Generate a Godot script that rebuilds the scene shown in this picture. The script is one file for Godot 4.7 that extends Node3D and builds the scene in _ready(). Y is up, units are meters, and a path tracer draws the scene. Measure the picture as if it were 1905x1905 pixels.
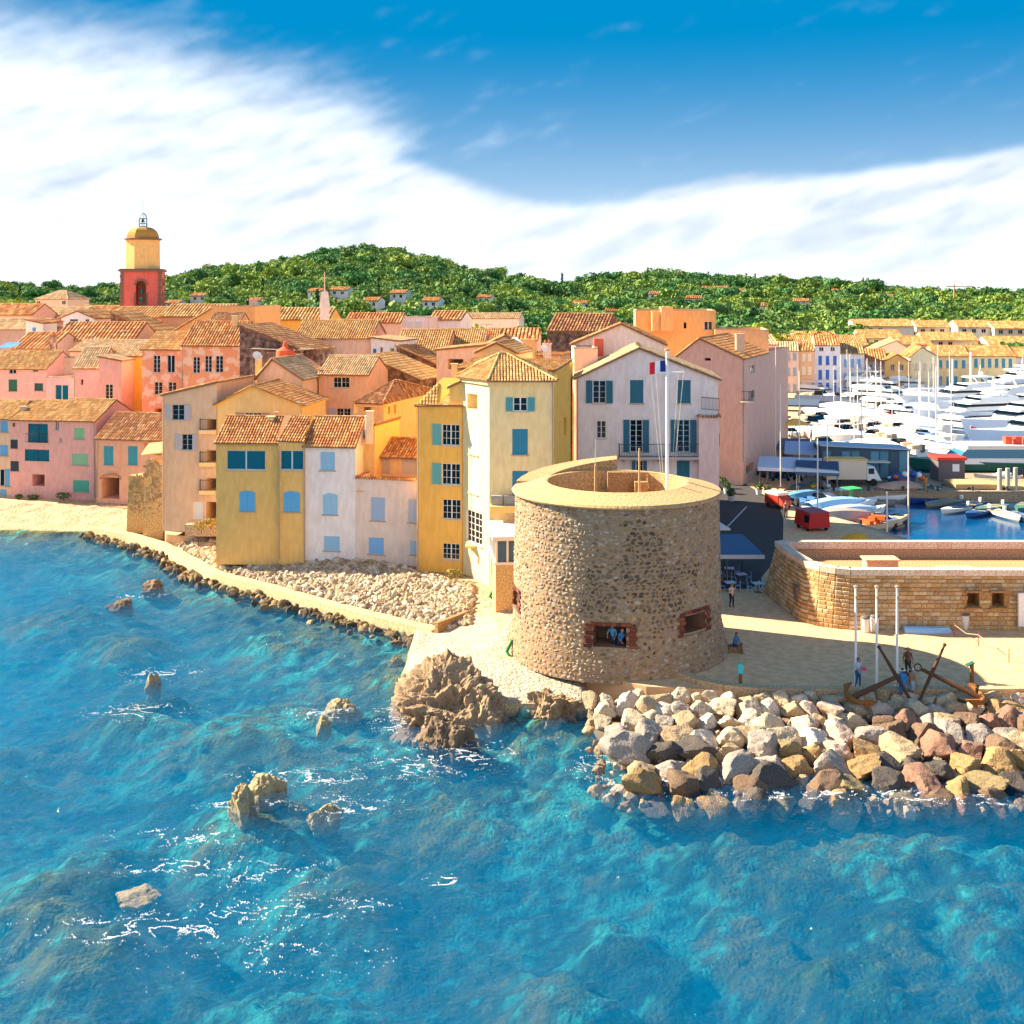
extends Node3D
# Old harbour town seen from over the sea: round rubble tower, painted houses, breakwater, marina, wooded hills.
# Units are metres, y up, sea level y = 0; the eye stands 25 m over the sea and looks along -z.

const FOCAL := 2200.0
const MID := 952.5
const HORIZON := 540.0
const EYE := 25.0
const SUN_TO := Vector3(-0.777, 0.545, -0.315)

var rng := RandomNumberGenerator.new()
var taken := {}
var mats := {}
var tex := {}


class Shape:
	var v := PackedVector3Array()
	var n := PackedVector3Array()
	var c := PackedColorArray()
	var col := Color.WHITE

	func tri(a: Vector3, b: Vector3, d: Vector3) -> void:  # counter-clockwise seen from outside
		var m := (b - a).cross(d - a)
		if m.length_squared() < 1e-16:
			return
		m = m.normalized()
		v.append(a); v.append(d); v.append(b)
		n.append(m); n.append(m); n.append(m)
		c.append(col); c.append(col); c.append(col)

	func trin(a: Vector3, b: Vector3, d: Vector3, na: Vector3, nb: Vector3, nd: Vector3) -> void:
		v.append(a); v.append(d); v.append(b)
		n.append(na); n.append(nd); n.append(nb)
		c.append(col); c.append(col); c.append(col)

	func quad(a: Vector3, b: Vector3, d: Vector3, e: Vector3) -> void:
		tri(a, b, d)
		tri(a, d, e)

	func quadn(a: Vector3, b: Vector3, d: Vector3, e: Vector3, na: Vector3, nb: Vector3, nd: Vector3, ne: Vector3) -> void:
		trin(a, b, d, na, nb, nd)
		trin(a, d, e, na, nd, ne)

	func hexa(p: Array) -> void:  # p: bottom 0-3 (counter-clockwise seen from above), top 4-7
		quad(p[4], p[5], p[6], p[7])
		quad(p[3], p[2], p[1], p[0])
		for i in 4:
			var j := (i + 1) % 4
			quad(p[i], p[j], p[j + 4], p[i + 4])

	func box(at: Vector3, size: Vector3, t := Transform3D()) -> void:
		var h := size / 2.0
		var p := []
		for y in [-h.y, h.y]:
			for q in [[-1, 1], [1, 1], [1, -1], [-1, -1]]:
				p.append(t * (at + Vector3(q[0] * h.x, y, q[1] * h.z)))
		hexa(p)

	func span(lo: Vector3, hi: Vector3, t := Transform3D()) -> void:
		box((lo + hi) / 2.0, hi - lo, t)

	func tube(path: Array, r0: float, r1: float, sides := 6) -> void:
		var rings := []
		var dirs := []
		for i in path.size():
			var d: Vector3 = (path[mini(i + 1, path.size() - 1)] - path[maxi(i - 1, 0)]).normalized()
			var side := d.cross(Vector3.UP if absf(d.y) < 0.95 else Vector3.RIGHT).normalized()
			var up := side.cross(d)
			var r := lerpf(r0, r1, float(i) / maxf(1.0, path.size() - 1))
			var ring := []
			var nn := []
			for k in sides:
				var a := TAU * k / sides
				var w := side * cos(a) + up * sin(a)
				nn.append(w)
				ring.append(path[i] + w * r)
			rings.append(ring)
			dirs.append(nn)
		for i in path.size() - 1:
			for k in sides:
				var j := (k + 1) % sides
				quadn(rings[i][j], rings[i][k], rings[i + 1][k], rings[i + 1][j], dirs[i][j], dirs[i][k], dirs[i + 1][k], dirs[i + 1][j])
		var e := path.size() - 1
		for k in range(1, sides - 1):
			tri(rings[0][0], rings[0][k], rings[0][k + 1])
			tri(rings[e][0], rings[e][k + 1], rings[e][k])

	func lathe(profile: Array, seg := 12, at := Vector3.ZERO, from := 0.0, to := TAU) -> void:  # profile: Vector2(radius, height) upwards, outside to the right
		for i in profile.size() - 1:
			var p: Vector2 = profile[i]
			var q: Vector2 = profile[i + 1]
			var t := (q - p).normalized()
			for k in seg:
				var a := lerpf(from, to, float(k) / seg)
				var b := lerpf(from, to, float(k + 1) / seg)
				var da := Vector3(sin(a), 0, cos(a))
				var db := Vector3(sin(b), 0, cos(b))
				var na := da * t.y - Vector3.UP * t.x
				var nb := db * t.y - Vector3.UP * t.x
				quadn(at + da * p.x + Vector3.UP * p.y, at + db * p.x + Vector3.UP * p.y, at + db * q.x + Vector3.UP * q.y, at + da * q.x + Vector3.UP * q.y, na, nb, nb, na)

	func prism(poly: PackedVector2Array, z0: float, z1: float, t := Transform3D()) -> void:  # outline in x, y, from z0 to z1
		if Geometry2D.is_polygon_clockwise(poly):
			poly.reverse()
		var ids := Geometry2D.triangulate_polygon(poly)
		for i in range(0, ids.size(), 3):
			var a := poly[ids[i]]
			var b := poly[ids[i + 1]]
			var d := poly[ids[i + 2]]
			if (b - a).cross(d - a) < 0:
				var s := b
				b = d
				d = s
			tri(t * Vector3(a.x, a.y, z1), t * Vector3(b.x, b.y, z1), t * Vector3(d.x, d.y, z1))
			tri(t * Vector3(a.x, a.y, z0), t * Vector3(d.x, d.y, z0), t * Vector3(b.x, b.y, z0))
		for i in poly.size():
			var a := poly[i]
			var b := poly[(i + 1) % poly.size()]
			quad(t * Vector3(a.x, a.y, z0), t * Vector3(b.x, b.y, z0), t * Vector3(b.x, b.y, z1), t * Vector3(a.x, a.y, z1))

	func add(o: Shape, t := Transform3D()) -> void:
		for i in o.v.size():
			v.append(t * o.v[i])
			n.append((t.basis * o.n[i]).normalized())
			c.append(o.c[i])

	func mesh() -> ArrayMesh:
		var m := ArrayMesh.new()
		if v.size() == 0:
			return m
		var a := []
		a.resize(Mesh.ARRAY_MAX)
		a[Mesh.ARRAY_VERTEX] = v
		a[Mesh.ARRAY_NORMAL] = n
		a[Mesh.ARRAY_COLOR] = c
		m.add_surface_from_arrays(Mesh.PRIMITIVE_TRIANGLES, a)
		return m


# ---------- places, names ----------

func at(u: float, v: float, d: float) -> Vector3:
	return Vector3((u - MID) * d / FOCAL, EYE - (v - HORIZON) * d / FOCAL, -d)


func on(u: float, v: float, y: float) -> Vector3:  # the point at height y
	return at(u, v, (EYE - y) * FOCAL / (v - HORIZON))


func numbered(called: String) -> String:
	if not taken.has(called):
		taken[called] = 0
		return called
	taken[called] += 1
	return "%s_%03d" % [called, taken[called]]


func tag(o: Node3D, label: String, category := "", group := "", kind := "") -> Node3D:
	if label:
		o.set_meta("label", label)
	if category:
		o.set_meta("category", category)
	if group:
		o.set_meta("group", group)
	if kind:
		o.set_meta("kind", kind)
	return o


func thing(called: String, label: String, category: String, where := Vector3.ZERO, turn := 0.0, group := "") -> Node3D:
	var o := Node3D.new()
	o.name = numbered(called)
	add_child(o)
	o.position = where
	o.rotation.y = turn
	tag(o, label, category, group)
	return o


func obj(called: String, shape, m: Material, parent: Node = null) -> MeshInstance3D:
	var o := MeshInstance3D.new()
	o.mesh = shape.mesh() if shape is Shape else shape
	o.material_override = m
	if parent == null:
		o.name = numbered(called)
		add_child(o)
	else:
		o.name = called
		parent.add_child(o, true)
	return o


func struct(called: String, shape, m: Material, label := "") -> MeshInstance3D:
	var o := obj(called, shape, m)
	o.set_meta("kind", "structure")
	if label:
		o.set_meta("label", label)
	return o


func copies(called: String, mesh: Mesh, m: Material, places: Array, colors: Array, parent: Node = null) -> MultiMeshInstance3D:
	var mm := MultiMesh.new()
	mm.transform_format = MultiMesh.TRANSFORM_3D
	mm.use_colors = colors.size() > 0
	mm.mesh = mesh
	mm.instance_count = places.size()
	for i in places.size():
		mm.set_instance_transform(i, places[i])
		if colors.size() > 0:
			mm.set_instance_color(i, colors[i])
	var o := MultiMeshInstance3D.new()
	o.multimesh = mm
	o.material_override = m
	o.set_meta("kind", "stuff")
	if parent == null:
		o.name = numbered(called)
		add_child(o)
	else:
		o.name = called
		parent.add_child(o, true)
	return o


# ---------- materials ----------

func rgb(r: float, g: float, b: float) -> Color:
	return Color(r / 255.0, g / 255.0, b / 255.0)


func noise_tex(key: String, freq: float, lo: Color, hi: Color, octaves := 5, kind := FastNoiseLite.TYPE_SIMPLEX_SMOOTH, bumps := 0.0, side := 512, mid := -1.0) -> NoiseTexture2D:
	if tex.has(key):
		return tex[key]
	var f := FastNoiseLite.new()
	f.noise_type = kind
	f.frequency = freq
	f.seed = key.hash() % 1000
	f.fractal_octaves = octaves
	if kind == FastNoiseLite.TYPE_CELLULAR:
		f.cellular_return_type = FastNoiseLite.RETURN_DISTANCE2_SUB
	var t := NoiseTexture2D.new()
	t.width = side
	t.height = side
	t.seamless = true
	t.seamless_blend_skirt = 0.2
	t.noise = f
	if bumps > 0.0:
		t.as_normal_map = true
		t.bump_strength = bumps
	else:
		var g := Gradient.new()
		g.set_color(0, lo)
		g.set_color(1, hi)
		g.set_offset(0, 0.2)
		g.set_offset(1, 0.8)
		if mid >= 0.0:
			g.set_offset(0, mid - 0.06)
			g.set_offset(1, mid + 0.06)
		t.color_ramp = g
	tex[key] = t
	return t


func mat(c: Color, rough := 0.85, metal := 0.0) -> StandardMaterial3D:
	var key := "%s/%.2f/%.2f" % [c.to_html(), rough, metal]
	if not mats.has(key):
		var m := StandardMaterial3D.new()
		m.albedo_color = c
		m.roughness = rough
		m.metallic = metal
		mats[key] = m
	return mats[key]


func plaster(c: Color, kind := "plain") -> StandardMaterial3D:  # painted render: mottled, with a fine grain
	var key := "plaster/%s/%s" % [c.to_html(), kind]
	if not mats.has(key):
		var m := StandardMaterial3D.new()
		m.albedo_color = c.lerp(Color.WHITE, 0.24) if kind != "old" else c.lerp(Color.WHITE, 0.1)
		m.roughness = 0.93
		m.uv1_triplanar = true
		m.uv1_world_triplanar = true
		m.uv1_triplanar_sharpness = 8.0
		m.uv1_scale = Vector3(0.3, 0.1, 0.3) if kind == "plain" else Vector3.ONE * 0.11
		if kind == "worn":
			m.albedo_texture = noise_tex("worn", 0.012, Color(0.98, 0.80, 0.70), Color(1.0, 1.0, 1.0), 6, FastNoiseLite.TYPE_SIMPLEX_SMOOTH, 0.0, 512, 0.55)
		elif kind == "old":
			m.albedo_texture = noise_tex("old", 0.02, Color(0.55, 0.5, 0.46), Color(1, 1, 1), 6)
		else:
			m.albedo_texture = noise_tex("mottle", 0.01, Color(0.95, 0.935, 0.92), Color(1, 1, 1), 7)
		m.heightmap_enabled = false
		m.normal_enabled = true
		m.normal_texture = noise_tex("grain", 0.09, Color.BLACK, Color.WHITE, 4, FastNoiseLite.TYPE_SIMPLEX_SMOOTH, 3.0)
		m.normal_scale = 0.35
		mats[key] = m
	return mats[key]


func tinted(key: String, rough := 0.9, scale := 0.5, bump := 1.0, tone := "stone") -> StandardMaterial3D:  # colour from the vertices or copies, times a mineral grain
	if not mats.has(key):
		var m := StandardMaterial3D.new()
		m.vertex_color_use_as_albedo = true
		m.roughness = rough
		m.uv1_triplanar = true
		m.uv1_world_triplanar = true
		m.uv1_scale = Vector3.ONE * scale
		m.albedo_texture = noise_tex("grit_" + tone, 0.025, Color(0.74, 0.71, 0.68), Color(1.0, 1.0, 1.0), 6)
		m.normal_enabled = true
		m.normal_texture = noise_tex("rough_" + tone, 0.03, Color.BLACK, Color.WHITE, 6, FastNoiseLite.TYPE_SIMPLEX_SMOOTH, 8.0)
		m.normal_scale = bump
		mats[key] = m
	return mats[key]


func stone(c: Color, scale := 0.5, bump := 1.0) -> StandardMaterial3D:
	var key := "stone/%s/%.2f" % [c.to_html(), scale]
	if not mats.has(key):
		var m: StandardMaterial3D = tinted("stone_base%.2f%.2f" % [scale, bump], 0.92, scale, bump).duplicate()
		m.vertex_color_use_as_albedo = false
		m.albedo_color = c
		mats[key] = m
	return mats[key]


func glass(c := Color(0.05, 0.09, 0.12)) -> StandardMaterial3D:
	return mat(c, 0.06)


# ---------- houses ----------

func roof_plane(tiles: Shape, a: Vector3, b: Vector3, rc: Vector3, rd: Vector3, pitch: float, row: float, tones: Array) -> void:
	# a, b: eave, left and right; rc, rd: ridge, right and left. Barrel tiles in courses, each over the one below.
	var e = (b - a).normalized()
	var nrm = e.cross(rd - a).normalized()
	if rd.is_equal_approx(rc):
		nrm = e.cross(rc - a).normalized()
	var s = nrm.cross(e)
	var length = (b - a).length()
	var slope = (rd - a).dot(s)
	var left = (rd - a).dot(e)
	var right = (rc - a).dot(e)
	var count = maxi(2, int(length / pitch))
	var w = length / count
	for i in count:
		var x = (i + 0.5) * w
		var most = slope
		if left > 0.01 and x < left:
			most = slope * x / left
		elif right < length - 0.01 and x > right:
			most = slope * (length - x) / (length - right)
		var least = -0.06
		if left < -0.01 and x < 0: least = 0.0
		var k = 0
		var t = least
		while t < most - 0.02:
			var t1 = minf(t + row * 1.12, most)
			var tone: Color = tones[rng.randi() % tones.size()]
			tiles.col = tone * rng.randf_range(0.75, 1.2)
			tiles.col.a = 1.0
			var x_off = rng.randf_range(-0.006, 0.006)
			var lo = []
			var hi = []
			for q in 4:
				var ang = PI * q / 3.0
				var r0 = w * 0.40
				var r1 = w * 0.32
				lo.append(a + e * (x + x_off - cos(ang) * r0) + s * t + nrm * (sin(ang) * r0 * 0.85 + 0.035))
				hi.append(a + e * (x + x_off - cos(ang) * r1) + s * t1 + nrm * (sin(ang) * r1 * 0.85 + 0.005))
			for q in 3:
				tiles.quad(lo[q], lo[q + 1], hi[q + 1], hi[q])
			tiles.tri(lo[0], lo[2], lo[1])
			tiles.tri(lo[0], lo[3], lo[2])
			t += row
			k += 1
			if k > 200:
				break


func ridge_row(tiles: Shape, a: Vector3, b: Vector3, r: float, tones: Array) -> void:
	var d = (b - a).normalized()
	var side = d.cross(Vector3.UP).normalized()
	var up = side.cross(d)
	var length = (b - a).length()
	var k = maxi(1, int(length / 0.42))
	for i in k:
		var tone: Color = tones[rng.randi() % tones.size()]
		tiles.col = tone * rng.randf_range(0.85, 1.2)
		tiles.col.a = 1.0
		var p = a + d * (length * i / k)
		var q = a + d * (length * (i + 1.08) / k)
		for j in 4:
			var a0 = PI * j / 4.0
			var a1 = PI * (j + 1) / 4.0
			tiles.quad(p + side * cos(a0) * r + up * sin(a0) * r, q + side * cos(a0) * r * 0.85 + up * sin(a0) * r * 0.85, q + side * cos(a1) * r * 0.85 + up * sin(a1) * r * 0.85, p + side * cos(a1) * r + up * sin(a1) * r)


func slab(s: Shape, a: Vector3, b: Vector3, c: Vector3, d: Vector3, t: float) -> void:  # a, b, c, d counter-clockwise from above
	var down = Vector3(0, -t, 0)
	if c.is_equal_approx(d):
		s.tri(a, b, c)
		s.tri(a + down, c + down, b + down)
		s.quad(a + down, b + down, b, a)
		s.quad(b + down, c + down, c, b)
		s.quad(c + down, a + down, a, c)
		return
	s.hexa([a + down, b + down, c + down, d + down, a, b, c, d])


func wall_face(s: Shape, o: Vector3, ex: Vector3, length: float, high: float, holes: Array, deep := 0.22) -> void:
	# a wall from o along ex, with real openings and their reveals; what fills an opening stands inside it
	var nz = ex.cross(Vector3.UP).normalized()
	var xs = [0.0, length]
	var ys = [0.0, high]
	for h in holes:
		xs.append_array([clampf(h[0], 0, length), clampf(h[2], 0, length)])
		ys.append_array([clampf(h[1], 0, high), clampf(h[3], 0, high)])
	xs.sort()
	ys.sort()
	for i in xs.size() - 1:
		if xs[i + 1] - xs[i] < 1e-4:
			continue
		for j in ys.size() - 1:
			if ys[j + 1] - ys[j] < 1e-4:
				continue
			var mx: float = (xs[i] + xs[i + 1]) / 2
			var my: float = (ys[j] + ys[j + 1]) / 2
			var open = false
			for h in holes:
				if mx > h[0] and mx < h[2] and my > h[1] and my < h[3]:
					open = true
			if open:
				continue
			s.quad(o + ex * xs[i] + Vector3.UP * ys[j], o + ex * xs[i + 1] + Vector3.UP * ys[j], o + ex * xs[i + 1] + Vector3.UP * ys[j + 1], o + ex * xs[i] + Vector3.UP * ys[j + 1])
	for h in holes:
		var dd: float = h[4] if h.size() > 4 else deep
		var back = -nz * dd
		var p = [o + ex * h[0] + Vector3.UP * h[1], o + ex * h[2] + Vector3.UP * h[1], o + ex * h[2] + Vector3.UP * h[3], o + ex * h[0] + Vector3.UP * h[3]]
		for i in 4:
			var q: Vector3 = p[i]
			var r: Vector3 = p[(i + 1) % 4]
			s.quad(r, q, q + back, r + back)


func leaf_shutter(called: String, t: Transform3D, w: float, h: float, c: Color, parent: Node, arch := 0.0, slats := true) -> MeshInstance3D:
	# one shutter leaf: stiles and rails proud of a louvred field; arch > 0 rounds the top to that rise
	var s = Shape.new()
	var rim = minf(0.09, w * 0.2)
	if arch != 0.0:
		var top = PackedVector2Array([Vector2(0, 0), Vector2(w, 0)])
		for k in 6:
			var x = w * (1.0 - k / 5.0)
			var f = x / w if arch > 0 else 1.0 - x / w
			top.append(Vector2(x, h - absf(arch) * pow(1.0 - f, 2.0)))
		s.prism(top, 0.0, 0.035, t)
		s.box(Vector3(w / 2, h * 0.2, 0.045), Vector3(w * 0.96, 0.09, 0.025), t)
		s.box(Vector3(w / 2, h * 0.75, 0.045), Vector3(w * 0.96, 0.09, 0.025), t)
		for k in range(1, 3):
			s.box(Vector3(w * k / 3.0, h * 0.45, 0.037), Vector3(0.015, h * 0.8, 0.006), t)
	else:
		s.box(Vector3(w / 2, h / 2, 0.012), Vector3(w - 0.02, h - 0.02, 0.02), t)
		for x in [rim / 2, w - rim / 2]:
			s.box(Vector3(x, h / 2, 0.025), Vector3(rim, h, 0.05), t)
		for y in [rim / 2, h * 0.5, h - rim / 2]:
			s.box(Vector3(w / 2, y, 0.025), Vector3(w - 2 * rim, rim, 0.046), t)
		if slats:
			var k = int((h - 0.2) / 0.11)
			for i in k:
				s.box(Vector3(w / 2, 0.12 + i * (h - 0.2) / k, 0.03), Vector3(w - 2 * rim, 0.05, 0.02), t)
	return obj(called, s, mat(c, 0.6), parent)


func window(o: Node3D, t: Transform3D, w: float, h: float, style: String, c: Color, frame := Color(0.82, 0.82, 0.8)) -> void:
	# t: foot of the opening at the wall's face, x along the wall, y up, z out of it
	var s = Shape.new()
	var g = Shape.new()
	var z = -0.14
	if style in ["s", "a"]:
		if style == "a":
			leaf_shutter("shutter", t, w / 2 - 0.01, h, c, o, h * 0.09)
			leaf_shutter("shutter", t * Transform3D(Basis(), Vector3(w / 2 + 0.01, 0, 0)), w / 2 - 0.01, h, c, o, -h * 0.09)
		else:
			leaf_shutter("shutter", t * Transform3D(Basis(), Vector3(0.01, 0.01, -0.07)), w / 2 - 0.015, h - 0.02, c, o)
			leaf_shutter("shutter", t * Transform3D(Basis(), Vector3(w / 2 + 0.005, 0.01, -0.07)), w / 2 - 0.015, h - 0.02, c, o)
			s.box(Vector3(w / 2, h / 2, -0.15), Vector3(w, h, 0.02), t)
			obj("window_backing", s, mat(rgb(170, 150, 130)), o)
		var sl = Shape.new()
		sl.box(Vector3(w / 2, -0.05, 0.05), Vector3(w + 0.24, 0.07, 0.14), t)
		obj("sill", sl, mat(rgb(190, 165, 140)), o)
		return
	if style == "p":
		s.box(Vector3(w / 2, h / 2, -0.1), Vector3(w, h, 0.05), t)
		s.box(Vector3(w / 2, h * 0.25, -0.07), Vector3(w * 0.7, h * 0.32, 0.02), t)
		s.box(Vector3(w / 2, h * 0.7, -0.07), Vector3(w * 0.7, h * 0.4, 0.02), t)
		obj("door", s, mat(c, 0.6), o)
		return
	if style == "h":
		# a real room behind: back wall well inside
		s.box(Vector3(w / 2, h / 2, -3.52), Vector3(w + 0.3, h + 0.3, 0.05), t)
		obj("room_wall", s, mat(rgb(160, 138, 118), 0.95), o)
		return
	var nx = 2
	var ny = 1
	var fw = 0.055
	if style in ["w", "W", "l"]:
		ny = maxi(1, int(round(h / 0.5)))
		nx = 2 if w < 1.3 else 4
	if style == "b":
		fw = 0.07
	if style == "d":
		fw = 0.05
	g.box(Vector3(w / 2, h / 2, z - 0.02), Vector3(w, h, 0.02), t)
	for x in [fw / 2, w - fw / 2]:
		s.box(Vector3(x, h / 2, z + 0.02), Vector3(fw, h, 0.06), t)
	for y in [fw / 2, h - fw / 2]:
		s.box(Vector3(w / 2, y, z + 0.02), Vector3(w - 2 * fw, fw, 0.056), t)
	for i in range(1, nx):
		var k = (fw * 1.7 if i * 2 == nx else fw * 0.5)
		s.box(Vector3(w * i / nx, h / 2, z + 0.02), Vector3(k, h - 2 * fw, 0.052), t)
	for i in range(1, ny):
		s.box(Vector3(w / 2, h * i / ny, z + 0.018), Vector3(w - 2 * fw, fw * 0.5, 0.044), t)
	var sl = Shape.new()
	sl.box(Vector3(w / 2, -0.05, 0.03), Vector3(w + 0.2, 0.08, 0.16), t)
	var f = obj("window", s, mat(frame, 0.6), o)
	obj("pane", g, glass(Color(0.04, 0.075, 0.1) if style != "b" else rgb(20, 95, 115)), f)
	obj("sill", sl, mat(rgb(205, 190, 170)), f)
	if style in ["W", "l"]:
		var lw = w / 2
		leaf_shutter("shutter", t * Transform3D(Basis(Vector3.UP, 0.06), Vector3(-lw - 0.04, 0, 0.03)), lw, h, c, o)
		if style == "W":
			leaf_shutter("shutter", t * Transform3D(Basis(Vector3.UP, -0.06), Vector3(w + 0.04, 0, 0.06)), lw, h, c, o)


const ORANGE := [Color(0.74, 0.30, 0.09), Color(0.82, 0.42, 0.14), Color(0.64, 0.23, 0.07), Color(0.85, 0.52, 0.22)]
const TAN := [Color(0.80, 0.49, 0.18), Color(0.86, 0.58, 0.26), Color(0.66, 0.34, 0.12), Color(0.76, 0.40, 0.13)]
const BROWN := [Color(0.50, 0.20, 0.08), Color(0.62, 0.30, 0.12), Color(0.40, 0.17, 0.08), Color(0.72, 0.44, 0.2)]
const PALE := [Color(0.86, 0.62, 0.36), Color(0.88, 0.70, 0.46), Color(0.78, 0.48, 0.24), Color(0.82, 0.54, 0.28)]


func house(called: String, label: String, pts: Array, eave: float, base: float, deep: float, roof: Array, wall: Material, wins := [], o := {}) -> Node3D:
	# pts: corners of the seen fronts, left to right, as [pixel column, depth]; eave: pixel row of the first one's top; base: height of the foot
	var p = []
	for q in pts:
		p.append(Vector3((q[0] - MID) * q[1] / FOCAL, base, -q[1]))
	var main: int = o.get("main", 0)
	var a: Vector3 = p[main]
	var b: Vector3 = p[main + 1]
	var ex = (b - a).normalized()
	var nz = ex.cross(Vector3.UP)
	var length = (b - a).length()
	var back = -nz * deep
	if o.has("along"):
		back = (p[o.along + 1] - p[o.along]).normalized() * deep
	var high: float = EYE - (eave - HORIZON) * pts[0][1] / FOCAL - base
	var root = thing(called, label, o.get("cat", "house"), a)
	var body = Shape.new()
	var org = a
	var todo = []
	for k in p.size() - 1:
		var ka: Vector3 = p[k]
		var kx: Vector3 = (p[k + 1] - ka).normalized()
		var kl: float = (p[k + 1] - ka).length()
		var kz = kx.cross(Vector3.UP)
		var holes = []
		for w in wins:
			var cu: float = (w[0] + w[2]) / 2.0
			if cu < minf(pts[k][0], pts[k + 1][0]) and k > 0 or cu >= pts[k + 1][0] and k < p.size() - 2:
				continue
			var xy = []
			for uv in [[w[0], w[3]], [w[2], w[1]]]:
				var dir = Vector3((uv[0] - MID) / FOCAL, -(uv[1] - HORIZON) / FOCAL, -1)
				var eye = Vector3(0, EYE, 0)
				var t: float = (ka - eye).dot(kz) / dir.dot(kz)
				var hit = eye + dir * t
				xy.append(Vector2((hit - ka).dot(kx), hit.y - base))
			var x0: float = maxf(xy[0].x, 0.03)
			var x1: float = minf(xy[1].x, kl - 0.03)
			var y0: float = maxf(xy[0].y, 0.02)
			var y1: float = minf(xy[1].y, high - 0.05)
			if x1 - x0 < 0.1 or y1 - y0 < 0.1:
				continue
			if w[4] != "a":
				holes.append([x0, y0, x1, y1, 3.5 if w[4] == "h" else 0.22])
			todo.append([Transform3D(Basis(kx, Vector3.UP, kz), ka - org + kx * x0 + Vector3.UP * y0), x1 - x0, y1 - y0, w[4], w[5] if w.size() > 5 else Color.WHITE])
		wall_face(body, ka - org, kx, kl, high, holes)
	var poly = p.duplicate()
	poly.append(p[-1] + back)
	poly.append(p[0] + back)
	for k in range(p.size() - 1, poly.size()):
		var ka: Vector3 = poly[k] - org
		var kb: Vector3 = poly[(k + 1) % poly.size()] - org
		body.quad(ka, kb, kb + Vector3.UP * high, ka + Vector3.UP * high)
	# roof
	var up = Vector3.UP
	var ra = up * high
	var rb = b - org + up * high
	var near: float = pts[main][1]
	var far = near > 175
	var pitch: float = o.get("pitch", 0.24 if near < 130 else 0.3 if near < 175 else 0.55)
	var row = 0.42 if near < 130 else 0.6 if near < 175 else 1.3
	var tones: Array = o.get("tones", ORANGE)
	var rs = Shape.new()
	var ts = Shape.new()
	var kind: String = roof[0]
	var over: float = o.get("over", 0.3)
	var zz = -back.normalized()
	if kind == "ridge" or kind == "shed":
		var rh: float = roof[1]
		var half = back * (roof[2] if roof.size() > 2 else 0.5) if kind == "ridge" else back
		var drop = up * (rh * over / half.length())
		var fa = ra - ex * 0.12 + zz * over - drop
		var fb = rb + ex * 0.12 + zz * over - drop
		var rr = rb + half + up * rh + ex * 0.12
		var rl = ra + half + up * rh - ex * 0.12
		slab(rs, fa, fb, rr, rl, 0.1)
		roof_plane(ts, fa, fb, rr, rl, pitch, row, tones)
		body.tri(rb, rb + back, rb + half + up * rh)
		body.tri(ra + back, ra, ra + half + up * rh)
		if kind == "ridge":
			var rest = back - half
			var ba = rb + back - zz * over - up * (rh * over / rest.length()) + ex * 0.12
			var bb = ra + back - zz * over - up * (rh * over / rest.length()) - ex * 0.12
			slab(rs, ba, bb, rl, rr, 0.1)
			roof_plane(ts, ba, bb, rl, rr, pitch, row * 1.5, tones)
			ridge_row(ts, rl + up * 0.03, rr + up * 0.03, 0.13, tones)
		else:
			body.quad(rb + back, ra + back, ra + back + up * rh, rb + back + up * rh)
	elif kind == "gable":
		var rh: float = roof[1]
		var fx: float = roof[2] if roof.size() > 2 else 0.5
		var dropl: float = roof[3] if roof.size() > 3 else 0.0
		var dropr: float = roof[4] if roof.size() > 4 else 0.0
		var top = ra + ex * length * fx + up * rh
		body.tri(ra, rb, top)
		body.tri(rb + back, ra + back, top + back)
		for side in [0, 1]:
			var foot = ra if side == 0 else rb
			var run = (top - foot)
			var out_ = -run.normalized() * over
			var e0 = foot + out_ + zz * 0.25
			var e1 = foot + out_ + back
			var t0 = top + zz * 0.25
			var t1 = top + back
			var lift = up * 0.06
			if side == 0:
				slab(rs, e1 + lift, e0 + lift, t0 + lift, t1 + lift, 0.12)
				roof_plane(ts, e1 + lift, e0 + lift, t0 + lift, t1 + lift, pitch, row, tones)
			else:
				slab(rs, e0 + lift, e1 + lift, t1 + lift, t0 + lift, 0.12)
				roof_plane(ts, e0 + lift, e1 + lift, t1 + lift, t0 + lift, pitch, row, tones)
			ridge_row(ts, e0 + lift * 2, t0 + lift * 2, 0.11, tones)
		ridge_row(ts, top + zz * 0.25 + up * 0.1, top + back + up * 0.1, 0.13, tones)
	elif kind == "slant":  # the top of the front slopes; roof[1], roof[2]: rise at the left and at the right
		var la = ra + up * roof[1]
		var lb = rb + up * roof[2]
		body.quad(ra, rb, lb, la)
		body.quad(rb, rb + back, lb + back, lb)
		body.quad(ra + back, ra, la, la + back)
		body.quad(rb + back, ra + back, la + back, lb + back)
		var l0 = la + zz * 0.2 + up * 0.05 - ex * 0.15
		var l1 = lb + zz * 0.2 + up * 0.05 + ex * 0.15
		var l2 = lb + back + up * 0.05 + ex * 0.15
		var l3 = la + back + up * 0.05 - ex * 0.15
		slab(rs, l0, l1, l2, l3, 0.12)
		if roof[1] < roof[2]:
			roof_plane(ts, l3, l0, l1, l2, pitch, row, tones)
		else:
			roof_plane(ts, l1, l2, l3, l0, pitch, row, tones)
		ridge_row(ts, l0 + up * 0.05, l1 + up * 0.05, 0.1, tones)
	elif kind == "hip":
		var rh: float = roof[1]
		var pl = []
		for q in poly:
			pl.append(q - org + up * high)
		var mid = Vector3.ZERO
		for q in pl:
			mid += q
		mid /= pl.size()
		var half: float = (roof[2] if roof.size() > 2 else 0.2) * length
		var t0 = mid + up * rh - ex * half
		var t1 = mid + up * rh + ex * half
		var grown = []
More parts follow.
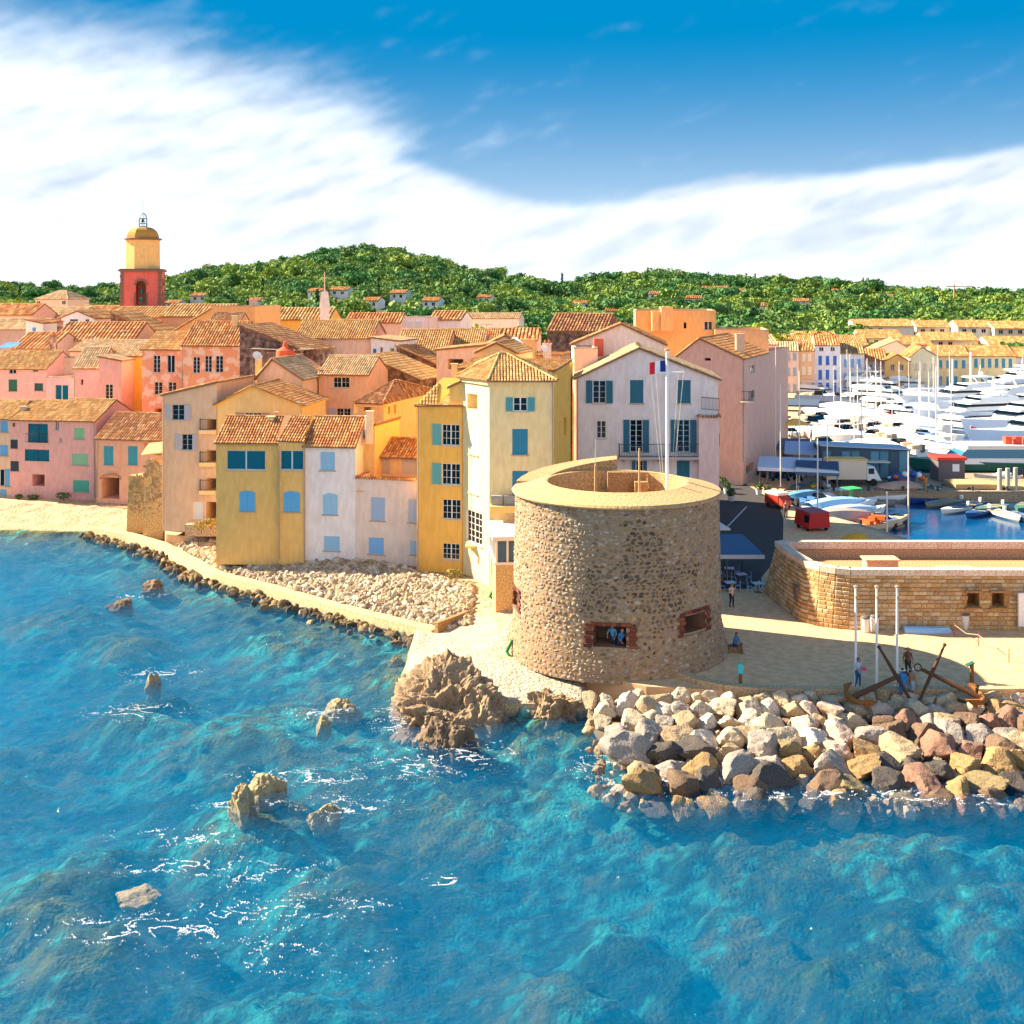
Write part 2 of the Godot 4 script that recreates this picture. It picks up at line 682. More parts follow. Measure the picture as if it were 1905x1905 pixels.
		for q in pl:
			grown.append(q + (q - mid).normalized() * over * 1.3 - up * 0.12)
		for i in grown.size():
			var ga: Vector3 = grown[i]
			var gb: Vector3 = grown[(i + 1) % grown.size()]
			var gx = (gb - ga).normalized()
			var c0 = t1
			var c1 = t0
			if i == p.size() - 1:
				c0 = t1; c1 = t1
			elif i == poly.size() - 1 or (i < main):
				c0 = t0; c1 = t0
			elif i == p.size():
				c0 = t0; c1 = t1
			slab(rs, ga, gb, c0, c1, 0.08)
			roof_plane(ts, ga + up * 0.01, gb + up * 0.01, c0 + up * 0.01, c1 + up * 0.01, pitch, row, tones)
			ridge_row(ts, ga + up * 0.08, c1 + up * 0.08, 0.12, tones)
		ridge_row(ts, t0 + up * 0.08, t1 + up * 0.08, 0.13, tones)
		# cornice
		for i in p.size() - 1:
			var ga: Vector3 = p[i] - org + up * high
			var gb: Vector3 = p[i + 1] - org + up * high
			var gx = (gb - ga).normalized()
			body.box(Vector3((gb - ga).length() / 2, -0.32, 0.1), Vector3((gb - ga).length() + 0.14, 0.28, 0.2), Transform3D(Basis(gx, up, gx.cross(up)), ga))
	else:  # flat, with a parapet
		var ph: float = roof[1]
		var pl = []
		for q in poly:
			pl.append(q - org + up * (high - ph))
		for i in range(1, pl.size() - 1):
			rs.tri(pl[0], pl[i], pl[i + 1])
		var caps = Shape.new()
		for i in pl.size():
			var ga: Vector3 = pl[i] + up * ph
			var gb: Vector3 = pl[(i + 1) % pl.size()] + up * ph
			var gx = (gb - ga).normalized()
			var t = Transform3D(Basis(gx, up, gx.cross(up)), ga)
			var ln = (gb - ga).length()
			body.span(Vector3(0.15, -ph, -0.25), Vector3(ln - 0.15, -0.004, -0.003), t)
			if o.get("tilecap", false):
				caps.col = tones[0]
				for k in int(ln / 0.24):
					caps.col = tones[rng.randi() % tones.size()] * rng.randf_range(0.8, 1.15)
					caps.col.a = 1.0
					caps.tube([t * Vector3(k * 0.24 + 0.12, -0.03, 0.16), t * Vector3(k * 0.24 + 0.12, 0.09, -0.2)], 0.09, 0.08, 6)
			else:
				caps.col = Color(0.6, 0.5, 0.38)
				caps.span(Vector3(-0.05, 0, -0.3), Vector3(ln + 0.05, 0.07, 0.05), t)
		var cp = obj("coping", caps, tinted("coping", 0.9, 0.5, 0.4), root)
		cp.set_meta("kind", "stuff")
	obj("wall", body, wall, root)
	if rs.v.size():
		var r = obj("roof", rs, o.get("under", mat(rgb(150, 110, 80), 0.95)), root)
		if ts.v.size():
			obj("roof_tile", ts, tinted("tile", 0.9, 0.6, 0.5), r).set_meta("kind", "stuff")
	if kind in ["ridge", "shed"] and not far:
		var cs = Shape.new()
		var t = Transform3D(Basis(ex, up, nz), ra)
		cs.span(Vector3(0, -0.26, 0.003), Vector3(length, -0.12, 0.1), t)
		cs.span(Vector3(0, -0.12, 0.003), Vector3(length, -0.02, 0.2), t)
		obj("cornice", cs, mat(rgb(205, 165, 115), 0.95), root)
	for w in todo:
		window(root, w[0], w[1], w[2], w[3], w[4], o.get("frame", Color(0.82, 0.82, 0.8)))
	return root


func chimney(o: Node3D, u: float, v0: float, v1: float, d: float, w: float, c: Color, pots := 0) -> void:
	# a stack on a house's roof: foot at pixel row v1, top at v0
	var foot = at(u, v1, d) - o.position
	var h = (v1 - v0) * d / FOCAL
	var s = Shape.new()
	s.span(foot + Vector3(-w / 2, -1.2, -w * 0.4), foot + Vector3(w / 2, h, w * 0.4))
	s.span(foot + Vector3(-w / 2 - 0.07, h, -w * 0.4 - 0.07), foot + Vector3(w / 2 + 0.07, h + 0.09, w * 0.4 + 0.07))
	var m = obj("chimney", s, plaster(c), o)
	if pots:
		var q = Shape.new()
		for i in pots:
			var x = (i - (pots - 1) / 2.0) * w * 0.5
			q.lathe([Vector2(0.13, h + 0.09), Vector2(0.1, h + 0.45), Vector2(0.0, h + 0.46)], 8, foot + Vector3(x, 0, 0))
		obj("chimney_pot", q, mat(rgb(190, 105, 65)), m)


func railing(called: String, parent: Node3D, path: Array, high: float, gap: float, m: Material) -> void:
	var s = Shape.new()
	for i in path.size() - 1:
		var a: Vector3 = path[i]
		var b: Vector3 = path[i + 1]
		s.tube([a + Vector3.UP * high, b + Vector3.UP * high], 0.03, 0.03, 4)
		s.tube([a + Vector3.UP * 0.08, b + Vector3.UP * 0.08], 0.02, 0.02, 4)
		var n = maxi(1, int((b - a).length() / gap))
		for k in n + 1:
			var q = a.lerp(b, float(k) / n)
			s.tube([q, q + Vector3.UP * high], 0.014, 0.014, 4)
	obj(called, s, m, parent)


# ---------- camera, sky, sun ----------

func set_camera_and_light() -> void:
	var cam = Camera3D.new()
	cam.name = "camera"
	cam.projection = Camera3D.PROJECTION_FRUSTUM
	cam.near = 0.5
	cam.far = 9000.0
	cam.size = 2.0 * 0.5 * MID / FOCAL
	cam.frustum_offset = Vector2(0, -0.5 * (MID - HORIZON) / FOCAL)
	cam.position = Vector3(0, EYE, 0)
	add_child(cam)
	cam.current = true

	var e = Environment.new()
	e.background_mode = Environment.BG_SKY
	e.tonemap_mode = Environment.TONE_MAPPER_LINEAR
	e.tonemap_exposure = 4.0
	e.background_energy_multiplier = 1.0
	e.sdfgi_enabled = true
	e.ssao_enabled = true
	e.ssil_enabled = true
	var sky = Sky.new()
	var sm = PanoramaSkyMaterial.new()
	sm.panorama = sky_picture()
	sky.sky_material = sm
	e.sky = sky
	e.volumetric_fog_enabled = true
	e.volumetric_fog_density = 0.0
	var we = WorldEnvironment.new()
	we.name = "environment"
	we.environment = e
	add_child(we)

	var sun = DirectionalLight3D.new()
	sun.name = "sun"
	sun.light_color = Color(1.0, 0.93, 0.8)
	sun.light_energy = 1.45
	sun.light_angular_distance = 0.6
	sun.shadow_enabled = true
	sun.look_at_from_position(SUN_TO * 10.0, Vector3.ZERO, Vector3.UP)
	add_child(sun)


func sky_picture() -> ImageTexture:
	# air and cirrus: deep blue overhead, a pale band low down, combed ice cloud
	var w = 2560
	var h = 1280
	var im = Image.create(w, h, false, Image.FORMAT_RGBF)
	var f = FastNoiseLite.new()
	f.seed = 11
	f.frequency = 1.0
	f.fractal_octaves = 5
	var g = FastNoiseLite.new()
	g.seed = 23
	g.frequency = 1.0
	g.fractal_octaves = 5
	var top = Color(0.0, 0.052, 0.135)
	var mid = Color(0.0, 0.072, 0.162)
	var low = Color(0.25, 0.29, 0.32)
	var last = Color.BLACK
	for j in h / 2 + 1:
		var el = 90.0 - (j + 0.5) / h * 180.0
		var s = sin(deg_to_rad(el))
		var base: Color
		if el > 14.0:
			base = mid.lerp(top, clampf((el - 14.0) / 50.0, 0, 1))
		else:
			base = low.lerp(mid, pow(smoothstep(0.0, 12.5, el), 0.42))
		for i in w:
			var az = (float(i) + 0.5) / w * 360.0  # 0 looks along -z
			if az > 180.0:
				az -= 360.0
			if i % 4 != 0 and (absf(az) > 30.0 or el > 20.0):
				im.set_pixel(i, j, last)
				continue
			var c = base
			# cloud cover: streaked sideways, rising to one side
			var ca = cos(deg_to_rad(az))
			var sa = sin(deg_to_rad(az))
			var ce = sqrt(1.0 - s * s)
			var p = Vector3(sa * ce, s, ca * ce)
			var n1 = f.get_noise_3d(p.x * 3.4, p.y * 9.0 - p.x * 2.2, p.z * 3.4)
			var n2 = g.get_noise_3d(p.x * 11.0, p.y * 40.0 - p.x * 12.0, p.z * 11.0)
			var n3 = f.get_noise_3d(p.x * 26.0 + p.y * 14.0, p.y * 110.0 - p.x * 40.0, p.z * 26.0) if absf(az) < 30.0 and el < 20.0 else 0.0
			# two banks as seen over the town; unseen rear cloud added to light fronts
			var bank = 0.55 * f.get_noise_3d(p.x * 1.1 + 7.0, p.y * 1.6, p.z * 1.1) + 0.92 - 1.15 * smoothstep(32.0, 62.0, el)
			var wgt = (1.0 - smoothstep(95.0, 125.0, absf(az))) * (1.0 - smoothstep(40.0, 75.0, el))
			if wgt > 0.0:
				var ragged = n1 * 1.9 + n2 * 0.9
				var low_top = 3.9 + 2.3 * clampf((az - 1.2) / 22.0, 0, 1) if az > 1.2 else lerpf(3.9, 6.4, clampf((1.2 - az) / 10.3, 0, 1))
				var low_bank = 1.0 - smoothstep(-0.5, 0.6 + 2.0 * clampf((2.0 - az) / 12.0, 0, 1), el - low_top + ragged * 0.55)
				var tip = clampf((az + 24.0) / 21.5, 0, 1)
				var high_top = lerpf(14.0, 9.4, tip * tip * 0.6 + tip * 0.4)
				var high_foot = lerpf(-6.0, 8.8, smoothstep(-16.0, -2.0, az))
				var high_bank = (1.0 - smoothstep(-4.2, 1.4, el - high_top + ragged)) * smoothstep(-0.9, 0.5, el - high_foot + ragged) * (1.0 - smoothstep(-7.5, -0.8, az + ragged * 1.8))
				high_bank *= smoothstep(-55.0, -38.0, az)
				bank = lerpf(bank, maxf(low_bank, high_bank) * 1.0 - 0.16, wgt)
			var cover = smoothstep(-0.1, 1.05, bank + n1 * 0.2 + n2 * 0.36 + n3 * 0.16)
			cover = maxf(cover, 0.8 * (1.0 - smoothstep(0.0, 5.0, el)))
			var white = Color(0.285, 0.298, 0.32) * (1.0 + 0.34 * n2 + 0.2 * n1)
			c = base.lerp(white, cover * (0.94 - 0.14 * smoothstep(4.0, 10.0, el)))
			im.set_pixel(i, j, c)
			last = c
	var under = Color(0.42, 0.42, 0.4)
	im.fill_rect(Rect2i(0, h / 2 + 1, w, h / 2 - 1), under)
	return ImageTexture.create_from_image(im)


# ---------- land, sea ----------

const COAST := [[-420, -119], [-100, -121], [-62, -122.5], [-53, -122.5], [-44, -121.5], [-41, -120], [-33.7, -113.5], [-25.6, -101.5], [-20, -96.8], [-14.8, -92], [-10.1, -88], [-5.6, -84.5], [-6.4, -80], [-7, -76], [-3, -71.5], [0.5, -70.2], [3.5, -70], [8, -70], [14, -69.5], [60, -68.8], [420, -67]]
const TOWN_EDGE := [[-420, -131], [-62, -131], [-46, -130], [-38, -127], [-33.5, -114.5], [-28, -112], [-25.8, -103.2], [-17.6, -102.4], [-8.2, -99.6], [-4.6, -96.5], [-2.5, -93.2], [-2.6, -88], [-1.0, -84.5], [-1.0, -76.5], [5.0, -72.5], [8, -70.5], [14, -69.5], [60, -68.8]]


var coast_pts: PackedVector2Array


func coast_distance(p: Vector2) -> float:  # positive at sea
	var best = 1e9
	if coast_pts.is_empty():
		for q in COAST:
			coast_pts.append(Vector2(q[0], q[1]))
	for i in coast_pts.size() - 1:
		best = minf(best, p.distance_squared_to(Geometry2D.get_closest_point_to_segment(p, coast_pts[i], coast_pts[i + 1])))
	best = sqrt(best)
	for i in COAST.size() - 1:
		if p.x >= COAST[i][0] and p.x < COAST[i + 1][0]:
			var f: float = (p.x - COAST[i][0]) / (COAST[i + 1][0] - COAST[i][0])
			if p.y < lerpf(COAST[i][1], COAST[i + 1][1], f):
				return -best
	return best


func grid_mesh(xs: Array, zs: Array, height: Callable, paint: Callable, keep = null) -> ArrayMesh:
	var nx = xs.size()
	var nz = zs.size()
	var v = PackedVector3Array()
	var c = PackedColorArray()
	v.resize(nx * nz)
	c.resize(nx * nz)
	for j in nz:
		for i in nx:
			var y: float = height.call(xs[i], zs[j])
			v[j * nx + i] = Vector3(xs[i], y, zs[j])
			c[j * nx + i] = paint.call(xs[i], y, zs[j])
	var n = PackedVector3Array()
	n.resize(nx * nz)
	for j in nz:
		for i in nx:
			var dx = v[j * nx + mini(i + 1, nx - 1)] - v[j * nx + maxi(i - 1, 0)]
			var dz = v[mini(j + 1, nz - 1) * nx + i] - v[maxi(j - 1, 0) * nx + i]
			var m = dz.cross(dx)
			n[j * nx + i] = m.normalized() if m.y > 0 else -m.normalized()
	var ids = PackedInt32Array()
	for j in nz - 1:
		for i in nx - 1:
			if keep != null and not keep.call((xs[i] + xs[i + 1]) / 2, (zs[j] + zs[j + 1]) / 2):
				continue
			var a = j * nx + i
			if zs[1] > zs[0]:
				ids.append_array(PackedInt32Array([a, a + 1, a + nx, a + 1, a + nx + 1, a + nx]))
			else:
				ids.append_array(PackedInt32Array([a, a + nx, a + 1, a + 1, a + nx, a + nx + 1]))
	var arr = []
	arr.resize(Mesh.ARRAY_MAX)
	arr[Mesh.ARRAY_VERTEX] = v
	arr[Mesh.ARRAY_NORMAL] = n
	arr[Mesh.ARRAY_COLOR] = c
	arr[Mesh.ARRAY_INDEX] = ids
	var m = ArrayMesh.new()
	m.add_surface_from_arrays(Mesh.PRIMITIVE_TRIANGLES, arr)
	return m


func steps(from: float, to: float, by: float) -> Array:
	var r = []
	var x = from
	while x < to:
		r.append(x)
		x += by
	r.append(to)
	return r


const REEFS := [[-22.5, -74, 3.6, 0.45], [-14.5, -70, 5.5, 0.5], [-12.5, -58.5, 4.0, 0.6], [-19.5, -51.0, 4.0, 0.35], [-17, -47, 3.5, 0.2], [-29, -88, 3.6, 0.5], [-36, -95, 4.0, 0.2], [-15.5, -88.5, 5.0, 0.6], [-9, -82, 5.0, 0.3], [-22, -47, 3.0, -0.1], [-3, -61, 6.5, -0.1], [2, -63, 5, 0.1], [-9, -66, 5.0, 0.1], [20, -52, 4.5, -0.5], [-8, -53, 3.5, -0.3], [5, -49, 3.0, -0.4], [12, -56, 7.0, -0.2], [18, -57, 7.0, 0.0], [-30, -65, 6.0, -0.6], [-2.5, -75, 6, 0.2], [-13, -79, 6, -0.2], [-20, -82, 6, -0.5], [-20.5, -44, 3.0, -0.3], [-17, -41.5, 3.5, -0.4], [-8, -44, 2.5, -0.5], [2, -45, 2.5, -0.3], [14, -46, 3, -0.4], [10, -42, 2.5, -0.8], [16, -48.5, 3, -0.5]]


var sea_swell: FastNoiseLite
var sea_chop: FastNoiseLite


func sea_rise(x: float, z: float) -> float:
	var a = (z * 1.0 + x * 0.35)
	var b = (x * 0.94 - z * 0.33)
	var k = clampf((z + 128.0) / 50.0, 0.35, 1.0)
	return k * (sea_swell.get_noise_2d(b * 0.45, a * 1.25) * 0.22 + sea_chop.get_noise_2d(b * 0.55, a * 1.2) * 0.17)


func build_sea() -> void:
	var big = FastNoiseLite.new()
	big.seed = 5
	big.frequency = 0.045
	big.fractal_octaves = 3
	var fine = FastNoiseLite.new()
	fine.seed = 9
	fine.frequency = 0.28
	fine.fractal_octaves = 4
	var weed = FastNoiseLite.new()
	weed.seed = 31
	weed.frequency = 0.09
	weed.fractal_octaves = 4
	var bed = func(x: float, z: float) -> float:
		var d = coast_distance(Vector2(x, z))
		if d < 0.0:
			if x > 4.5:
				return -1.2
			var bump = fine.get_noise_2d(x * 1.7, z * 1.7)
			if x < -32.0:
				return minf(1.5, 0.02 - d * 0.17 + bump * 0.22 * clampf(-d / 3.0, 0, 1))
			if x > -6.8 and z > -86.5:
				return minf(1.45, 0.55 + clampf((-d) * 0.16, 0, 1) + bump * 0.04)
			return minf(1.75, 0.45 - d * 0.2 + bump * 0.35 * clampf(-d / 2.0, 0, 1))
		var y = -0.25 - 3.5 * (1.0 - exp(-maxf(d, 0.0) / 10.0))
		y += big.get_noise_2d(x, z) * 0.45
		var rock = 0.0
		var top = -9.0
		for r in REEFS:
			var q = Vector2(x - r[0], (z - r[1]) * 0.85).length() / r[2]
			if q < 1.7:
				var k = 1.0 - smoothstep(0.15, 1.7, q + fine.get_noise_2d(x * 0.5, z * 0.5) * 0.5)
				top = maxf(top, lerpf(y, r[3] - 1.5, k))
		y = maxf(y, top)
		var crag = 1.0 - absf(weed.get_noise_2d(x * 1.5 + z * 0.7, z * 1.5 - x * 0.5)) * 3.2
		rock = maxf(0.0, crag) * smoothstep(-0.3, 0.2, big.get_noise_2d(x + 300.0, z))
		y += rock * 0.4 + fine.get_noise_2d(x, z) * 0.3 + fine.get_noise_2d(x * 2.3, z * 2.3) * 0.36
		return minf(y, 0.05)
	var paint = func(x: float, y: float, z: float) -> Color:
		var k = big.get_noise_2d(x * 1.4 + 300.0, z * 1.4)
		var g = fine.get_noise_2d(x * 2.1 + 40, z * 2.1)
		var fl = fine.get_noise_2d(x * 5.0, z * 5.0 + 70.0)
		if y > 0.12:
			var d = -coast_distance(Vector2(x, z))
			if x < -32.0:
				return Color(0.66, 0.50, 0.31) * (1.0 + 0.25 * g + 0.12 * fl)
			if x > -6.8 and z > -86.5:
				return Color(0.62, 0.52, 0.41) * (1.0 + 0.2 * g + 0.1 * fl)
			return Color(0.55, 0.43, 0.28) * (1.0 + 0.25 * g + 0.15 * fl)
		var sea_tinted_sand = Color(0.05, 0.50, 0.44)  # water's absorption of red light is put into sand and rock colours
		var sea_tinted_rock = Color(0.02, 0.075, 0.04).lerp(Color(0.19, 0.21, 0.045), clampf(0.5 + g * 1.3, 0, 1))
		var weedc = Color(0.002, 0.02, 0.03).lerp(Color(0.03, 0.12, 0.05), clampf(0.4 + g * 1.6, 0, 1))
		var c = sea_tinted_sand.lerp(sea_tinted_rock, smoothstep(-0.28, -0.02, k + g * 0.9 + fl * 0.6 + clampf((y + 2.2) * 0.22, -0.1, 0.3)))
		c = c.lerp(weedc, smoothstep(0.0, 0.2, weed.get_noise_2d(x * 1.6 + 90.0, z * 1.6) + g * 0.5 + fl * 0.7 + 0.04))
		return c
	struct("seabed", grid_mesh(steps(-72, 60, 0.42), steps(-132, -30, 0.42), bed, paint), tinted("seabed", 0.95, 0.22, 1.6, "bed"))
	var deep = Shape.new()
	for q in [[-900, -72, -132, 700], [60, 900, -60, 700], [-72, 60, -30, 700]]:
		deep.quad(Vector3(q[0], -4.4, q[3]), Vector3(q[1], -4.4, q[3]), Vector3(q[1], -4.4, q[2]), Vector3(q[0], -4.4, q[2]))
	struct("deep_seabed", deep, mat(rgb(120, 120, 90)))

	# the surface: a swell from the sea towards the shore, under ripples
	var swell = FastNoiseLite.new()
	swell.seed = 3
	swell.frequency = 0.16
	swell.fractal_octaves = 3
	var chop = FastNoiseLite.new()
	chop.seed = 4
	chop.frequency = 0.55
	chop.fractal_octaves = 3
	var rise = func(x: float, z: float) -> float: return sea_rise(x, z)
	sea_swell = swell
	sea_chop = chop
	var white = func(_x: float, _y: float, _z: float) -> Color:
		return Color.WHITE
	var open = func(x: float, z: float) -> bool:
		return not (x > 10.0 and z < -73.0) and not (z < -124.0)
	var w = StandardMaterial3D.new()
	w.albedo_color = Color(0.0, 0.36, 0.56, 0.17)
	w.transparency = BaseMaterial3D.TRANSPARENCY_ALPHA
	w.roughness = 0.05
	w.metallic_specular = 0.2
	w.normal_enabled = true
	w.uv1_triplanar = true
	w.uv1_world_triplanar = true
	w.uv1_scale = Vector3(0.09, 0.09, 0.17)
	w.normal_texture = noise_tex("ripple", 0.022, Color.BLACK, Color.WHITE, 5, FastNoiseLite.TYPE_SIMPLEX_SMOOTH, 14.0, 1024)
	w.normal_scale = 1.5
	struct("sea_water", grid_mesh(steps(-80, 70, 0.4), steps(-124, -28, 0.33), rise, white, open), w, "clear turquoise sea ruffled by wind in front of the town")
	var far = Shape.new()
	for q in [[-900, -80, -124, 700], [70, 900, -73, 700], [-80, 70, -28, 700]]:
		far.quad(Vector3(q[0], 0, q[3]), Vector3(q[1], 0, q[3]), Vector3(q[1], 0, q[2]), Vector3(q[0], 0, q[2]))
	struct("outer_sea_water", far, w)
	var fog = FogVolume.new()
	fog.name = "sea_depth"
	fog.shape = RenderingServer.FOG_VOLUME_SHAPE_BOX
	fog.size = Vector3(1800, 6.0, 824)
	fog.position = Vector3(0, -3.1, 288)
	fog.set_meta("kind", "structure")
	var fm = FogMaterial.new()
	fm.albedo = Color(0.0, 0.64, 0.93)
	fm.density = 0.14
	fog.material = fm
	add_child(fog)


const RIDGE := [[-900, 20], [-640, 20], [-562, 22], [-530, 15], [-490, 7], [-445, 17], [-420, 22], [-385, 27], [-326, 41], [-280, 42], [-232, 50], [-196, 58], [-137, 62], [-100, 54], [-43, 39], [5, 30], [58, 21], [87, 28], [123, 32], [170, 36], [205, 32], [264, 27], [324, 26], [360, 24], [442, 17], [516, 11], [562, 12], [700, 14], [1000, 18]]


func ridge_height(x: float) -> float:
	for i in RIDGE.size() - 1:
		if x >= RIDGE[i][0] and x < RIDGE[i + 1][0]:
			return lerpf(RIDGE[i][1], RIDGE[i + 1][1], smoothstep(0.0, 1.0, (x - RIDGE[i][0]) / float(RIDGE[i + 1][0] - RIDGE[i][0])))
	return 24.0


var hill_noise = FastNoiseLite.new()


func hill(x: float, z: float) -> float:
	var d = -z
	var r = ridge_height(x * 1300.0 / maxf(d, 500.0)) if d < 1300 else ridge_height(x)
	var y: float
	if d < 1300:
		var t = clampf((d - 330.0) / 970.0, 0.0, 1.0)
		y = lerpf(1.4, r, lerpf(t, t * t * (3.0 - 2.0 * t), 0.45))
	else:
		y = lerpf(r, 12.0, smoothstep(1300, 2400, d))
	y += hill_noise.get_noise_2d(x, z) * 5.0 * clampf((d - 400.0) / 400.0, 0, 1)
	return y


func paving() -> StandardMaterial3D:
	# worn stone paving: broad patches of tone under a fine grain
	var m = StandardMaterial3D.new()
	m.albedo_color = rgb(232, 186, 140)
	m.roughness = 0.92
	m.uv1_triplanar = true
	m.uv1_world_triplanar = true
	m.uv1_scale = Vector3.ONE * 0.09
	m.albedo_texture = noise_tex("patches", 0.012, Color(0.90, 0.88, 0.86), Color(1, 1, 1), 7, FastNoiseLite.TYPE_SIMPLEX_SMOOTH, 0.0, 1024)
	m.normal_enabled = true
	m.normal_texture = noise_tex("rough_stone", 0.03, Color.BLACK, Color.WHITE, 6, FastNoiseLite.TYPE_SIMPLEX_SMOOTH, 8.0)
	m.normal_scale = 0.12
	return m


func build_ground() -> void:
	hill_noise.frequency = 0.008
	hill_noise.fractal_octaves = 3
	# the town's ground, one sheet round the harbour
	var poly = PackedVector2Array()
	for q in TOWN_EDGE:
		poly.append(Vector2(q[0], q[1]))
	for q in [[130, -68.8], [130, -97], [42, -97], [36, -117], [30, -131], [32, -139.6], [39, -154], [68, -284], [330, -284], [330, -332], [-420, -332]]:
		poly.append(Vector2(q[0], q[1]))
	var turn = Transform3D(Basis(Vector3.RIGHT, -PI / 2), Vector3.ZERO)
	var flip = PackedVector2Array()
	for q in poly:
		flip.append(Vector2(q.x, -q.y))
	var s = Shape.new()
	s.prism(flip, -2.0, 1.4, turn)
	struct("ground", s, paving(), "pale paved ground of the old town and its quays")
	var pier = Shape.new()
	pier.span(Vector3(31, -2, -154), Vector3(330, 1.2, -139.6))
	pier.span(Vector3(31, 1.2, -140.1), Vector3(330, 1.28, -139.5))
	struct("pier", pier, stone(rgb(185, 165, 140), 0.3), "stone pier across the harbour carrying sheds and a truck")
	var quay = Shape.new()
	var path = [[42, -97.2], [36, -117], [30, -131], [32, -139.6]]
	for i in path.size() - 1:
		var a = Vector3(path[i][0], 1.4, path[i][1])
		var b = Vector3(path[i + 1][0], 1.4, path[i + 1][1])
		var ex = (b - a).normalized()
		quay.span(Vector3(0, -0.4, -0.6), Vector3((b - a).length(), 0.02, 0.1), Transform3D(Basis(ex, Vector3.UP, ex.cross(Vector3.UP)), a))
	struct("quay_edge", quay, stone(rgb(200, 185, 165), 0.4))
	var harbour_bed = Shape.new()
	harbour_bed.quad(Vector3(20, -3.5, -90), Vector3(330, -3.5, -90), Vector3(330, -3.5, -290), Vector3(20, -3.5, -290))
	struct("harbour_bed", harbour_bed, mat(rgb(35, 70, 80)))
	var hw = StandardMaterial3D.new()
	hw.albedo_color = Color(0.0, 0.33, 0.56, 0.62)
	hw.transparency = BaseMaterial3D.TRANSPARENCY_ALPHA
	hw.roughness = 0.04
	hw.normal_enabled = true
	hw.uv1_triplanar = true
	hw.uv1_world_triplanar = true
	hw.uv1_scale = Vector3(0.3, 0.3, 0.3)
	hw.normal_texture = noise_tex("ripple", 0.022, Color.BLACK, Color.WHITE, 5, FastNoiseLite.TYPE_SIMPLEX_SMOOTH, 14.0, 1024)
	hw.normal_scale = 0.07
	var water = Shape.new()
	water.quad(Vector3(20, 0, -90), Vector3(330, 0, -90), Vector3(330, 0, -290), Vector3(20, 0, -290))
	struct("harbour_water", water, hw, "still blue harbour water mirroring the moored boats")
	# the hills
	var h = func(x: float, z: float) -> float: return hill(x, z)
	var col = func(x: float, y: float, z: float) -> Color:
		var k = hill_noise.get_noise_2d(x * 3.0, z * 3.0)
		return Color(0.05, 0.085, 0.022).lerp(Color(0.13, 0.13, 0.05), clampf(0.35 + k, 0, 1))
	var zs = steps(-2600, -340, 24)
	zs.append(-331.0)
	struct("hills", grid_mesh(steps(-1500, 1500, 24), zs, h, col), tinted("soil", 0.95, 0.05, 0.5), "wooded hills rising behind the town")
	var beyond = Shape.new()
	beyond.quad(Vector3(-6000, 1.0, -330), Vector3(6000, 1.0, -330), Vector3(6000, 1.0, -7000), Vector3(-6000, 1.0, -7000))
	struct("far_land", beyond, mat(rgb(90, 105, 80)))


